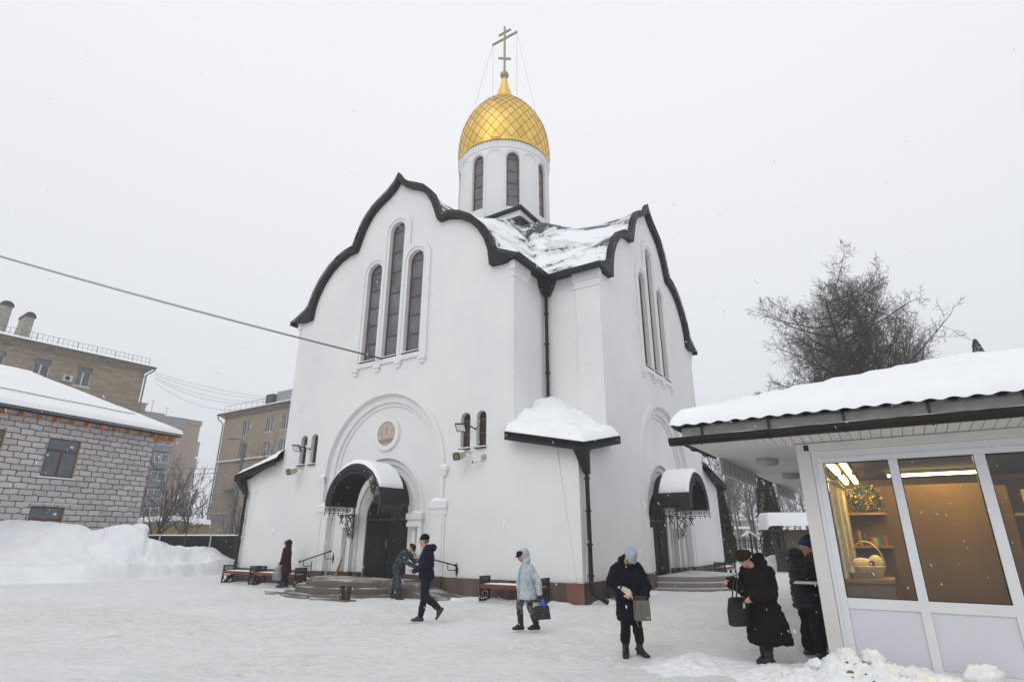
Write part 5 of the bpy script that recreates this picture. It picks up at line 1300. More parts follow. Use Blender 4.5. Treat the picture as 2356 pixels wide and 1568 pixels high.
tree("birch_tree", "tallest bare tree with pale upswept branches behind the kiosk roof", (25.3, 35.0, 0), dict(BIRCH, H=16.4, n=[50, 18, 9, 6]), 8, (BK2, BK2))
tree("bare_tree", "finely branched bare tree tangled with the larch, at its left", (20.6, 37, 0), dict(BIRCH, H=14.6, r=.22, len=[.42, .46, .5, .5], n=[44, 17, 8, 6]), 5, (BK2, BK2))
tree("bare_tree", "bushy bare tree at the right end of the clump behind the kiosk roof", (27.2, 36, 0), dict(BIRCH, H=13.6, r=.24, n=[46, 17, 8, 6]), 31, (BK2, BK2))
tree("bare_tree", "middle bare tree filling the clump behind the kiosk roof, between larch and birch", (23.6, 37, 0), dict(BIRCH, H=16.2, r=.24, n=[44, 16, 8, 6]), 61, (BK2, BK2))
# park trees in the haze, right of the church
pk_a = tree("park_tree", "x", (0, 0, 0), PARK, 41, (BKH, BKH)); pk_b = tree("park_tree", "x", (0, 0, 0), PARK, 42, (BKH, BKH)); pk_c = tree("park_tree", "x", (0, 0, 0), PARK, 47, (BKH, BKH))
rg = random.Random(77)
spots = [(15.2, 46, 1.05, pk_a), (20.5, 50, .85, pk_b), (26.0, 48, .7, pk_c), (17.6, 58, 1.0, pk_c), (22.5, 60, .95, pk_a), (27.5, 61, .8, pk_b), (19.0, 70, 1.1, pk_b), (25.0, 72, 1.0, pk_c), (31.0, 70, .9, pk_a), (35.0, 66, .8, pk_c),
         (23.0, 84, 1.2, pk_a), (29.0, 92, 1.1, pk_b), (36.0, 88, 1.1, pk_c), (42.0, 84, 1.0, pk_a), (33.0, 104, 1.2, pk_c), (27.0, 108, 1.2, pk_b), (40.0, 108, 1.2, pk_a)]
used = set()
for i, (x, y, s_, src) in enumerate(spots):
    o = src if id(src) not in used else copy_tree(src); used.add(id(src))
    s_ = s_ * (1.2 + .17 * y) / 15.5; o.location = (x, y, -.1); o.scale = (s_, s_, s_); o.rotation_euler = (0, 0, rg.uniform(0, 6)); o['group'] = "bare park trees in the haze right of the church"
    o['label'] = "tall bare park tree nearest the church's right corner, seen under the kiosk eave" if i == 0 else "bare park tree fading in the haze beyond the iron fence right of the church"
# dense far wood
WOOD = dict(PARK, n=[16, 7, 5], rmin=.035, H=13)
mbW = [MB(), MB()]
for i in range(90):
    x = rg.uniform(20, 100); y = rg.uniform(88, 150); rgi = random.Random(300 + i % 9)
    b0, b1 = len(mbW[0].v), len(mbW[1].v)
    t0_, t1_ = MB(), MB(); P = dict(WOOD, H=WOOD['H'] * rg.uniform(.8, 1.3)); limb([t0_, t0_, t1_], Vector((x, y, 0)), Vector((0, 0, 1)), P['H'], .22, 0, P, rgi, None)
    mbW[0].add(t0_.v, t0_.f); mbW[0].add(t1_.v, t1_.f)
tag(mbW[0].build("far_wood", BKH, recalc=False), kind="stuff")
mbW = MB()
for i in range(30):
    x = rg.uniform(-60, -38); y = rg.uniform(88, 130); P = dict(WOOD, H=rg.uniform(7, 12)); a_, b_ = MB(), MB(); limb([a_, a_, b_], Vector((x, y, 0)), Vector((0, 0, 1)), P['H'], .2, 0, P, random.Random(900 + i), None); mbW.add(a_.v, a_.f); mbW.add(b_.v, b_.f)
tag(mbW.build("far_wood", BKH, recalc=False), kind="stuff")
# bush like tree behind the fence
SHR = dict(H=6.0, r=.09, bigl=1, seg=[8, 6, 5, 3], wob=[.10, .15, .2, .3], up=[.03, .06, .04, 0], taper=[.9, .85, .8, .7], n=[14, 9, 6], t0=[.1, .1, .1], ang=[(20, 50), (20, 50), (25, 60)], len=[.5, .45, .5], rr=[.6, .5, .6], shape=lambda t: 1.15 - .5 * t, rmin=.012)
tree("bare_tree", "spreading bare tree with a leaning trunk behind the fence, beside the block house corner", (-22.8, 37.5, 0), dict(SHR, H=5.6, r=.12), 3, (BK2, BK2))
tree("bare_tree", "slender bare tree behind the fence just right of the block house", (-21.4, 39, 0), dict(SHR, H=5.0), 9, (BK2, BK2))
tree("bare_tree", "thicket of thin bare stems behind the fence, close to the block house wall", (-24.2, 41, 0), dict(SHR, H=6.2), 13, (BK2, BK2))
tree("bare_tree", "small thin bare tree in front of the tan block at the church's left edge", (-20.2, 49, 0), dict(SHR, H=8.5, r=.1), 17, (BK2, BK2))
tree("bare_tree", "low bare roadside tree under the street lamp post", (-21.8, 47, 0), dict(SHR, H=4.2), 19, (BK2, BK2))
# arborvitae columns
GRN = mat("dark_evergreen", (.028, .036, .018), .85, .45, 6, .3); GRN2 = mat("mid_evergreen", (.045, .055, .026), .85, .4, 6, .3)
def thuja(label, loc, H, W_, seed, tips=((0, 0, 1.0),)):
    rg = random.Random(seed); t = thing("arborvitae", label, "evergreen tree", loc)
    MB().tube([(0, 0, 0), (0, 0, H * .8)], [.09, .02], 6).build("trunk", BK2, t)
    for mi, (mname, m, cnt) in enumerate((("foliage", GRN, 9000), ("foliage", GRN2, 4200))):
        m_ = MB()
        for _ in range(cnt):
            tx, ty, th = rg.choice(tips); h = rg.random() ** 1.15; z = h * H * th
            prof = (1 - h) ** .62 * (.62 + .38 * min(1, h * 6)) * W_ / 2; a = rg.uniform(0, 2 * PI); lump = 1 + .22 * fn((math.cos(a) * 1.5, math.sin(a) * 1.5, z * 1.2 + seed), 1.3, 3)
            r_ = prof * lump * (1 - .35 * rg.random() ** 2); r_ = r_ + (.03 if mi else 0)
            c_ = Vector((tx * (.3 + .7 * h) + r_ * math.cos(a), ty + r_ * math.sin(a), z + .12)); o_ = Vector((math.cos(a) * .5 + rg.gauss(0, .3), math.sin(a) * .5 + rg.gauss(0, .3), 1)).normalized()
            s_ = perp(o_, rg) * rg.uniform(.02, .04); l_ = o_ * rg.uniform(.07, .14)
            m_.add([c_ - s_, c_ + s_, c_ + l_], [(0, 1, 2)])
        m_.build(mname, m, t, recalc=False)
    return t
thuja("dark evergreen column with two pointed tips beside the wooden stall", (15.85, 36, 0), 5.05, 1.55, 2, ((-.38, 0, .99), (.2, 0, 1.0), (.05, 0, .8)))
thuja("dark evergreen column half hidden behind the church's right edge", (11.95, 33.5, 0), 4.9, 1.35, 4)
thuja("small evergreen tip showing above the kiosk roof, right of the bare trees", (31.5, 36, 0), 14.25, 3.0, 6)

# iron fence, park lamps, stall and shelter on the right
f_ = thing("iron_fence", "black iron railing fence on the far side of the snowy yard, between the evergreens", "fence", (0, 0, 0))
xa, xb, yf = 12.2, 21.0, 38.0
m_ = MB(); m_.box(xa, xb, yf - .02, yf + .02, 1.50, 1.55); m_.box(xa, xb, yf - .02, yf + .02, .62, .67); m_.build("rail", IRON, f_)
m_ = MB(); x = xa
while x < xb: m_.bar((x, yf, .3), (x, yf, 1.62), .02, .02, up=(1, 0, 0)); x += .16
f2_ = m_.build("railing_bars", IRON, f_)
for i in range(8):
    x = xa + .6 + i * 1.15; m_ = MB(); m_.tube([(x + .2 * math.cos(a), yf, 1.62 + .2 * math.sin(a)) for a in [R(-40 + 26 * q) for q in range(11)]], .02, 5); m_.build("ring_ornament", IRON, f_)
for x in (13.0, 15.25, 17.5, 19.7): MB().box(x - .06, x + .06, yf - .06, yf + .06, .2, 1.95).build("fence_post", IRON, f_)
for i, (px, py, Y) in enumerate(((1680.5, 1204, 45), (1685.5, 1226, 52), (1719, 1228, 50))):
    p = at(px, py, Y); t = thing("park_lamp", ["nearest park lamp with a pale globe, right of the church corner", "small far park lamp with a pale globe, close beside the nearest one", "far park lamp with a pale globe above the fence shelter"][i], "street lamp", (p.x, p.y, 0), group="park lamps beyond the iron fence")
    MB().tube([(0, 0, 0), (0, 0, p.z - .2)], [.06, .035], 8).build("post", IRON, t); MB().lathe([(.10, -.22), (.17, -.05), (.13, .1), (.03, .3), (.01, .38)], 12, (0, 0, p.z)).build("globe", mat("opal_globe", (.78, .78, .70), .3, .05, 5, 0), t, smooth=60)
t = thing("fence_shelter", "little snow capped gable roof on posts standing at the iron fence", "shelter", (14.75, 36.9, 0))
for x in (-.3, .3): MB().bar((x, 0, 0), (x, 0, 1.75), .05, .05, up=(1, 0, 0)).build("post", IRON, t)
for s_ in (-1, 1): m_ = MB(); m_.bar((0, -.05, 2.06), (s_ * .45, -.05, 1.78), .06, .4, up=(0, 1, 0)); m_.build("roof_slope", SNOW, t)
SW = mat("dark_stall_wood", (.040, .030, .026), .7, .3, 6, .4); SB = m_dusted("frosted_board", (.13, .11, .085), (.19, .165, .13), 0.1)
st = thing("wooden_stall", "dark wooden stall with a thick snow roof and frosted back board, behind the kiosk queue", "stall", (14.05, 32, 0), R(-4))
Wd = 3.4
for x in (.12, Wd - .12): m_ = MB(); m_.bar((x, 0, .0), (x - .1, 0, 2.1), .16, .14, up=(1, 0, 0)); m_.build("post", SW, st)
m_ = MB(); m_.bar((.62, .1, 1.15), (.5, .1, 2.1), .16, .1, up=(1, 0, 0)); m_.build("post", SW, st)
box(SB, st, "back_board", .5, Wd, .3, .36, .95, 2.05); box(SW, st, "lower_board", .12, Wd, .16, .24, .1, .95); box(SW, st, "bottom_beam", .02, Wd, -.1, .12, .0, .16); box(SW, st, "counter_beam", .1, Wd, -.12, .2, 1.0, 1.1); box(SW, st, "eave_board", -.35, Wd + .3, -.55, .8, 2.02, 2.10); box(SNOW, st, "counter_snow", .6, 1.6, -.08, .12, .62, .72)
m_ = MB(); m_.grid(lambda i, j: (-.42 + (Wd + .9) * i, -.62 + 1.5 * j, 2.1 + .88 * min(1, (min(i, 1 - i) * 22)) ** .45 * min(1, j * 7 + .05) ** .5), 60, 30); m_.build("roof_snow", SNOWR, st, smooth=180)
# snow capped shrub on the bank by the fence
t = thing("snow_capped_post", "rounded snow cap sitting on a short post at the black fence by the block house", "post", (-19.1, 30.3, 0)); MB().tube([(0, 0, .3), (0, 0, 1.9)], .07, 6).build("post", CONM, t)
m_ = MB(); m_.ball((0, 0, 2.05), (.47, .4, .33), 18, 12); m_.v = [tuple(Vector(v) + Vector((0, 0, .06 * fn(v, 2)))) for v in m_.v]; m_.build("snow_cap", SNOW, t, smooth=180)

# ------------------------------------------------------------------ people
SKIN = mat("skin", (.50, .27, .19), .55, .08, 20, .1, 60)
TS = bpy.data.scenes.new("remesh_bench"); TVL = TS.view_layers[0]
def remesh(mb_, name, mats, parent, voxel=.009, smooth=4, wr=0.0, wrs=5.0, seed=0, wrz=1.0):
    me = bpy.data.meshes.new("tmp"); me.from_pydata([tuple(v) for v in mb_.v], [], mb_.f)
    bm = bmesh.new(); bm.from_mesh(me); bmesh.ops.recalc_face_normals(bm, faces=bm.faces); bm.to_mesh(me); bm.free()
    tmp = bpy.data.objects.new("tmp", me); TS.collection.objects.link(tmp)
    rm = tmp.modifiers.new("r", 'REMESH'); rm.mode = 'VOXEL'; rm.voxel_size = voxel
    sm = tmp.modifiers.new("s", 'SMOOTH'); sm.iterations = smooth; sm.factor = .5
    TVL.update(); ev = tmp.evaluated_get(TVL.depsgraph); out = bpy.data.meshes.new_from_object(ev)
    bpy.data.objects.remove(tmp); bpy.data.meshes.remove(me); out.name = name; out.materials.clear()
    for m in (mats if isinstance(mats, (list, tuple)) else [mats]): out.materials.append(m)
    if wr:
        nv = len(out.vertices); co = [0.0] * (3 * nv); no = [0.0] * (3 * nv)
        out.vertices.foreach_get('co', co); out.vertex_normals.foreach_get('vector', no)
        for i in range(0, 3 * nv, 3):
            x, y, z = co[i] * wrs, co[i + 1] * wrs, co[i + 2] * wrs * wrz
            k = wr * (abs(noise.noise(Vector((x + seed, y, z)))) * -2 + .4 + .5 * noise.noise(Vector((x * 2.3, y * 2.3 + seed, z * 2.3))))
            co[i] += no[i] * k; co[i + 1] += no[i + 1] * k; co[i + 2] += no[i + 2] * k
        out.vertices.foreach_set('co', co); out.update()
    out.polygons.foreach_set('use_smooth', [True] * len(out.polygons))
    o = bpy.data.objects.new(name, out); col.objects.link(o); o.parent = parent; return o
V3 = Vector
def cap(m_, a, b, ra, rb, n=14, ea=1.0):
    a, b = V3(a), V3(b); m_.ball(a, ra, n, 8); m_.ball(b, rb, n, 8); m_.tube([a, b], [ra, rb], n)
def chain(m_, pts, rs, n=14):
    for i in range(len(pts) - 1): cap(m_, pts[i], pts[i + 1], rs[i], rs[i + 1], n)
def ell(m_, c, r, rot=None, n=16, k=10):
    b = len(m_.v); m_.ball((0, 0, 0), r, n, k)
    for i in range(b, len(m_.v)):
        v = V3(m_.v[i]); v = rot @ v if rot else v; m_.v[i] = tuple(v + V3(c))
def rings(m_, spec, n=28, e=2.3):              # (centre, half depth (x), half width (y)[, yaw]) bottom to top
    out = []
    for s_ in spec:
        c, rx, ry = V3(s_[0]), s_[1], s_[2]; yaw = s_[3] if len(s_) > 3 else 0
        rg_ = []
        for i in range(n):
            a = 2 * PI * i / n; x = rx * math.copysign(abs(math.cos(a)) ** (2 / e), math.cos(a)); y = ry * math.copysign(abs(math.sin(a)) ** (2 / e), math.sin(a))
            rg_.append(c + V3((x * math.cos(yaw) - y * math.sin(yaw), x * math.sin(yaw) + y * math.cos(yaw), 0)))
        out.append(rg_)
    m_.loft(out)
def headrot(yaw, pitch, roll=0): return Matrix.Rotation(yaw, 3, 'Z') @ Matrix.Rotation(pitch, 3, 'Y') @ Matrix.Rotation(roll, 3, 'X')
def head(m_, c, Rh):
    c = V3(c); P_ = lambda x, y, z: c + Rh @ V3((x, y, z))
    ell(m_, P_(-.005, 0, .025), (.094, .074, .092), Rh); ell(m_, P_(.02, 0, -.045), (.066, .058, .066), Rh); ell(m_, P_(.052, 0, -.088), (.026, .028, .020), Rh)
    ell(m_, P_(.075, 0, .035), (.016, .05, .022), Rh)                                   # brow
    chain(m_, [P_(.088, 0, .02), P_(.108, 0, -.018)], [.009, .014], 8); 
    for s_ in (-1, 1):
        ell(m_, P_(.098, s_ * .011, -.020), (.010, .008, .008), Rh); ell(m_, P_(.062, s_ * .04, -.03), (.026, .022, .026), Rh); ell(m_, P_(-.004, s_ * .076, -.008), (.016, .008, .028), Rh)
    ell(m_, P_(.084, 0, -.050), (.012, .022, .007), Rh); ell(m_, P_(.082, 0, -.062), (.012, .019, .007), Rh)
def hand(m_, w, d, palm, curl=.6, side=1, s=1.0):       # w wrist, d direction of fingers, palm normal
    w, d, palm = V3(w), V3(d).normalized(), V3(palm); palm = (palm - d * palm.dot(d)).normalized(); ac = d.cross(palm) * side
    chain(m_, [w - d * .02, w + d * .02], [.026, .027], 10)
    for k in (-1, -.33, .33, 1): chain(m_, [w + d * .01 + ac * .012 * k, w + d * .085 * s + ac * .026 * k], [.015, .014], 8)
    for k, L_ in ((-1.0, .060), (-.33, .074), (.33, .080), (1.0, .068)):
        b = w + d * .088 * s + ac * .027 * k; a = curl; p1 = b + (d * math.cos(a * .6) + palm * math.sin(a * .6)) * L_ * .45
        p2 = p1 + (d * math.cos(a * 1.6) + palm * math.sin(a * 1.6)) * L_ * .32; p3 = p2 + (d * math.cos(a * 2.3) + palm * math.sin(a * 2.3)) * L_ * .25
        chain(m_, [b, p1, p2, p3], [.0098, .0092, .0085, .0075], 8)
    b = w + d * .03 + ac * .030; p1 = b + (d * .5 + ac * .55 + palm * .4).normalized() * .035; p2 = p1 + (d * .75 + palm * .5 + ac * .1).normalized() * .03
    chain(m_, [b, p1, p2], [.014, .011, .0095], 8)
def boot(m_, ank, toe, up=(0, 0, 1), r=.052, L_=.255, h=.10, heel=.0, lift=0):
    ank, toe, up = V3(ank), V3(toe).normalized(), V3(up).normalized(); sd = up.cross(toe).normalized()
    P_ = lambda f, s_, u: ank + toe * f + sd * s_ + up * u
    chain(m_, [P_(0, 0, .06), P_(-.005, 0, -.02)], [r, r * .98], 12)
    for s_ in (-1, 1): chain(m_, [P_(-.045, s_ * .015, -h + .035 + heel), P_(.07, s_ * .022, -h + .036 + heel * .3), P_(L_ * .64, s_ * .020, -h + .032)], [.036, .036, .029], 10)
    chain(m_, [P_(0, 0, -.02), P_(.09, 0, -h + .055)], [r * .95, .040], 12)
    if heel: m_.loft([[P_(a, b, -h + c) for a, b in ((-.065, -.025), (-.01, -.025), (-.01, .025), (-.065, .025))] for c in (0, heel + .03)])
def sole(m_, ank, toe, up, L_=.255, h=.10, w_=.048):
    ank, toe, up = V3(ank), V3(toe).normalized(), V3(up).normalized(); sd = up.cross(toe).normalized()
    prof = [(-.078, .6), (-.05, .9), (.02, .85), (.09, 1.0), (L_ * .6, .95), (L_ * .72, .55)]
    lo = [ank + toe * a + sd * w_ * b for a, b in prof] + [ank + toe * a - sd * w_ * b for a, b in reversed(prof)]
    m_.loft([[p - up * h for p in lo], [p - up * (h - .022) for p in lo]])
def face(par, c, Rh, lips=(.34, .08, .07), brow=(.10, .06, .04)):
    c = V3(c); P_ = lambda x, y, z: c + Rh @ V3((x, y, z))
    for s_ in (-1, 1):
        m_ = MB(); ell(m_, P_(.080, s_ * .030, .008), (.010, .015, .010), Rh, 10, 6); e_ = m_.build("eye", mat("eye_white", (.55, .52, .48), .3), par, smooth=180)
        m_ = MB(); ell(m_, P_(.088, s_ * .030, .007), (.0045, .0065, .0065), Rh, 8, 6); m_.build("iris", mat("dark_iris", (.03, .02, .015), .2), e_, smooth=180)
        m_ = MB(); m_.tube([P_(.088, s_ * .014, .034), P_(.092, s_ * .03, .040), P_(.082, s_ * .05, .034)], .0042, 6); m_.build("eyebrow", mat("brow_hair", brow, .9), par, smooth=180)
    m_ = MB(); ell(m_, P_(.0935, 0, -.051), (.0045, .019, .0045), Rh, 10, 6); ell(m_, P_(.0905, 0, -.061), (.005, .016, .005), Rh, 10, 6); m_.build("lips", mat("lip_skin", lips, .5), par, smooth=180)
def beanie(par, c, Rh, m, lo=.03, top=.135, r=.088, brim=0, name="hat", ext=1.0, back=0):
    c = V3(c); P_ = lambda x, y, z: c + Rh @ V3((x, y, z)); m_ = MB(); n_ = 24
    prof = [(1.0, lo), (1.06, lo + .02), (1.03, lo + .05), (.90, lo + .05 + (top - lo - .05) * .55), (.60, lo + .05 + (top - lo - .05) * .9), (.2, top), (.02, top + .003)]
    m_.loft([[P_(-.004 + r * 1.16 * k * math.cos(2 * PI * i / n_) - back * (z - lo), r * .93 * k * math.sin(2 * PI * i / n_), z - .02 * math.cos(2 * PI * i / n_) * -.3) for i in range(n_)] for k, z in prof])
    if brim:
        rg1 = [P_(r * 1.1 * math.cos(a) , r * .9 * math.sin(a), lo + .015) for a in [R(-75 + 10 * q) for q in range(16)]]; rg2 = [P_(r * 1.1 * math.cos(a) + brim * math.cos(a) ** .5 if math.cos(a) > 0 else 0, r * .95 * math.sin(a), lo - .008) for a in [R(-75 + 10 * q) for q in range(16)]]
        m_.loft([rg1, rg2, [p - Rh @ V3((0, 0, .012)) for p in rg2], [p - Rh @ V3((0, 0, .012)) for p in rg1]], cap=False, closed=False)
    return remesh(m_, name, m, par, .006, 2, .004, 14)
def person(label, loc, heading, group=None): return thing("person", label, "person", (loc[0], loc[1], loc[2] if len(loc) > 2 else 0), R(heading))
def legs_body(m_, hips, knees, ankles, r=(.075, .05, .032)):
    for h_, k_, a_ in zip(hips, knees, ankles): chain(m_, [h_, k_, a_], list(r))
def trousers(par, hips, knees, ankles, m, r=(.105, .078, .068), hip_c=(0, 0, .93), hem=.0, wr=.012, seed=0, name="trousers", hipr=(.12, .165, .12)):
    m_ = MB(); ell(m_, hip_c, hipr)
    for h_, k_, a_ in zip(hips, knees, ankles):
        chain(m_, [h_, k_], [r[0], r[1]]); kk = V3(k_); aa = V3(a_); chain(m_, [kk, kk.lerp(aa, .5), aa], [r[1], r[1] * .98, r[2]])
    return remesh(m_, name, m, par, .010, 3, wr, 9, seed, .8)

# 1. woman in a maroon hooded coat, walking left
t = person("person in long hooded maroon coat walking left past the benches", atg(650, 1350), 178)
m_ = MB(); Rh = headrot(R(8), R(6)); H_ = (.03, 0, 1.49); head(m_, H_, Rh); chain(m_, [(.0, 0, 1.40), (-.01, 0, 1.30)], [.055, .07]); ell(m_, (0, 0, 1.15), (.10, .16, .2)); ell(m_, (0, 0, .85), (.11, .15, .14))
hips = [(0, -.085, .82), (0, .085, .82)]; kn = [(-.03, -.09, .44), (.06, .09, .45)]; an = [(-.08, -.09, .11), (.03, .09, .10)]; legs_body(m_, hips, kn, an)
for s_, e_, w_ in ((-1, (.02, -.24, 1.02), (.10, -.22, .80)), (1, (.0, .24, 1.02), (.06, .25, .80))): chain(m_, [(0, s_ * .17, 1.28), e_, w_], [.05, .042, .03]); hand(m_, w_, (.1, 0, -1), (0, -s_, 0), .9, s_)
remesh(m_, "body", SKIN, t, .008, 3); face(t, H_, Rh)
CM = m_cloth("maroon_coat_cloth", (.040, .010, .015), 8, .7)
m_ = MB(); rings(m_, [((-.02, 0, .40), .23, .27), ((-.01, 0, .60), .21, .25), ((0, 0, .85), .18, .22), ((0, 0, 1.0), .165, .205), ((-.01, 0, 1.2), .155, .20), ((-.015, 0, 1.32), .12, .16), ((-.015, 0, 1.38), .075, .09)])
for s_, e_, w_ in ((-1, (.02, -.25, 1.02), (.10, -.22, .83)), (1, (.0, .25, 1.02), (.06, .26, .83))): chain(m_, [(0, s_ * .17, 1.29), e_, w_], [.085, .075, .062])
remesh(m_, "coat", CM, t, .011, 3, .018, 7, 1, .5)
m_ = MB(); ell(m_, (-.035, 0, 1.52), (.125, .115, .125)); ell(m_, (-.05, 0, 1.40), (.11, .12, .10)); hd = remesh(m_, "hood", CM, t, .010, 2, .012, 9, 4)
beanie(t, H_, Rh, m_cloth("grey_knit", (.08, .08, .09)), .03, .11, .082, .04)
m_ = MB()
for a_ in an: boot(m_, a_, (1, 0, -.05 if a_[0] > 0 else -.12), r=.045)
remesh(m_, "boots", mat("dark_boot_leather", (.018, .017, .018), .5, .3, 10, .3), t, .008, 3)
trousers(t, hips, kn, [(a[0], a[1], a[2] + .06) for a in an], m_cloth("dark_blue_denim", (.02, .035, .08)), (.09, .075, .07), (0, 0, .84))
b_ = thing("plastic_bag", "clear grey plastic bag hanging from the hand of the person in the maroon coat", "bag", tuple(t.matrix_basis @ V3((.13, .29, .66))), R(178))
n = NT("clear_plastic_film"); MATC = n.done((.36, .36, .41), .3, spec=.4); n.b.inputs['Alpha'].default_value = .5; n.bump(n.noise(16, 5, .7, n.co()), 1.0, .05)
m_ = MB(); m_.loft([[(a * rx, b * ry, z) for a, b in [(math.cos(2 * PI * i / 20), math.sin(2 * PI * i / 20)) for i in range(20)]] for z, rx, ry in ((-.40, .15, .04), (-.36, .19, .07), (-.2, .17, .08), (0, .10, .05), (.12, .03, .02), (.18, .02, .015))]); m_.v = [tuple(V3(v) * (1 + .14 * fn((v[0] * 9, v[1] * 9, v[2] * 9), 1))) for v in m_.v]; m_.build("bag_film", MATC, b_, smooth=180)
b_ = thing("handbag", "small black bag held in front by the person in the maroon coat", "bag", tuple(t.matrix_basis @ V3((.17, -.24, .56))), R(178))
m_ = MB(); m_.loft([[(x, y, z) for x, y in ((-.08, -.04), (.08, -.04), (.08, .04), (-.08, .04))] for z in (0, .2)]); m_.build("bag_body", BLK, b_); m_ = MB(); m_.tube([(.05, 0, .2), (.02, 0, .27), (-.04, 0, .27), (-.06, 0, .2)], .01, 6); m_.build("strap", BLK, b_)

# 2. bent worker in dark camouflage, facing right
cw = atg(912, 1378); t = person("bent worker in blue grey camouflage clothes holding a broom at the steps", cw, -12)
m_ = MB(); Rh = headrot(R(-4), R(42)); H_ = (.40, -.02, 1.42); head(m_, H_, Rh)
chain(m_, [(.33, -.01, 1.36), (.24, 0, 1.28)], [.055, .065]); chain(m_, [(.2, 0, 1.22), (.02, 0, .95)], [.14, .13]); hips = [(-.02, -.10, .90), (-.02, .10, .90)]; kn = [(.06, -.12, .50), (-.10, .12, .50)]; an = [(.10, -.13, .10), (-.16, .13, .10)]; legs_body(m_, hips, kn, an)
arms = ((-1, (.36, -.22, 1.00), (.60, -.10, .90)), (1, (.42, .20, 1.04), (.58, .06, 1.06)))
for s_, e_, w_ in arms: chain(m_, [(.22, s_ * .18, 1.27), e_, w_], [.05, .042, .03]); hand(m_, w_, (1, -s_ * -.25, -.1), (0, -s_, -.3), 1.1, s_)
remesh(m_, "body", SKIN, t, .008, 3); face(t, H_, Rh)
CAM = m_camo("blue_grey_camouflage", [(.010, .013, .016), (.020, .028, .034), (.085, .11, .12), (.012, .016, .02)], 16)
m_ = MB(); chain(m_, [(-.03, 0, .84), (.05, 0, 1.02), (.18, 0, 1.22), (.25, 0, 1.30)], [.165, .165, .16, .09]); 
for s_ in (-1, 1): ell(m_, (.17, s_ * .09, 1.22), (.13, .12, .13)); ell(m_, (-.03, s_ * .08, .86), (.14, .12, .13))
for s_, e_, w_ in arms: chain(m_, [(.22, s_ * .18, 1.27), e_, V3(e_).lerp(V3(w_), .88)], [.088, .072, .056])
ell(m_, (.20, 0, 1.33), (.10, .11, .06)); remesh(m_, "jacket", CAM, t, .011, 3, .020, 8, 2)
trousers(t, hips, kn, [(a[0], a[1], a[2] + .03) for a in an], CAM, (.115, .095, .10), (-.03, 0, .88), wr=.02, seed=3)
m_ = MB()
for a_, s_ in zip(an, (-1, 1)): boot(m_, a_, (1, s_ * .15, 0), r=.06)
remesh(m_, "boots", mat("black_work_boot", (.012, .012, .013), .5, .3, 10, .3), t, .009, 3)
beanie(t, H_, Rh, m_cloth("black_knit", (.012, .012, .014)), .02, .12, .09, .05)
m_ = MB()
for s_, e_, w_ in arms: chain(m_, [V3(e_).lerp(V3(w_), .9), w_, V3(w_) + V3((.07, 0, -.02))], [.045, .046, .045])
remesh(m_, "work_gloves", mat("brown_work_gloves", (.04, .028, .022), .9), t, .008, 2)
cm = t.matrix_basis if False else (Matrix.Translation(cw) @ Matrix.Rotation(R(-12), 4, 'Z'))
bt = thing("broom", "brown broom held upside across the hands of the bent camouflage worker", "broom")
m_ = MB(); m_.tube([cm @ V3((.36, -.01, 1.50)), cm @ V3((.66, -.02, .93)), cm @ V3((.80, -.03, .66))], .015, 8); m_.build("handle", mat("grey_wood_handle", (.16, .12, .09), .7, .2, 12, .2), bt)
m_ = MB(); m_.tube([cm @ V3((.77, -.03, .72)), cm @ V3((.83, -.03, .58)), cm @ V3((.92, -.03, .40)), cm @ V3((.97, -.03, .27))], [.03, .06, .065, .045], 10); m_.v = [tuple(V3(v) * 1) for v in m_.v]; m_.build("broom_head", mat("dark_brown_twigs", (.06, .035, .02), .95, .4, 40, 1, 90), bt, smooth=180)
# white shovel blade standing behind
t = thing("snow_shovel", "white snow shovel blade behind the hands of the camouflage worker", "shovel"); c2 = cm
m_ = MB(); m_.loft([[c2 @ V3(p) for p in ((.36, .16, 1.38), (.40, .16, 1.38), (.42, .18, 1.36), (.37, .18, 1.36))], [c2 @ V3(p) for p in ((.44, .16, .98), (.76, .16, .98), (.76, .18, .98), (.44, .18, .98))]]); m_.build("blade", mat("white_shovel_plastic", (.68, .68, .66), .4), t)
m_ = MB(); m_.tube([c2 @ V3((.60, .19, .99)), c2 @ V3((.64, .16, .02))], .014, 6); m_.build("handle", mat("grey_wood_handle", (.16, .12, .09)), t)

# 3. man in a navy jacket walking left
t = person("man in a navy hooded jacket and black beanie walking left in front of the ramp", atg(972, 1430), 183)
m_ = MB(); Rh = headrot(R(4), R(2)); H_ = (.05, 0, 1.64); head(m_, H_, Rh); chain(m_, [(.02, 0, 1.55), (-.02, 0, 1.46)], [.06, .07]); ell(m_, (-.03, 0, 1.22), (.12, .17, .26)); ell(m_, (-.04, 0, .95), (.11, .15, .14))
hips = [(-.03, -.09, .93), (-.04, .09, .93)]; kn = [(-.02, -.10, .52), (-.02, .09, .53)]; an = [(.06, -.10, .10), (-.34, .09, .26)]; legs_body(m_, hips, kn, an)
arms = ((-1, (-.10, -.26, 1.16), (.14, -.20, 1.03)), (1, (-.02, .25, 1.14), (.22, .14, 1.03)))
for s_, e_, w_ in arms: chain(m_, [(-.04, s_ * .19, 1.43), e_, w_], [.055, .045, .032]); hand(m_, w_, (1, s_ * -.2, .05), (0, -s_, 0), 1.0, s_)
remesh(m_, "body", SKIN, t, .008, 3); face(t, H_, Rh)
NAVY = m_cloth("navy_jacket_fabric", (.007, .010, .024), 7, .7)
m_ = MB(); rings(m_, [((-.05, 0, .84), .165, .205), ((-.04, 0, .92), .17, .21), ((-.03, 0, 1.08), .165, .205), ((-.03, 0, 1.28), .165, .215), ((-.04, 0, 1.42), .13, .19), ((-.04, 0, 1.50), .085, .10)])
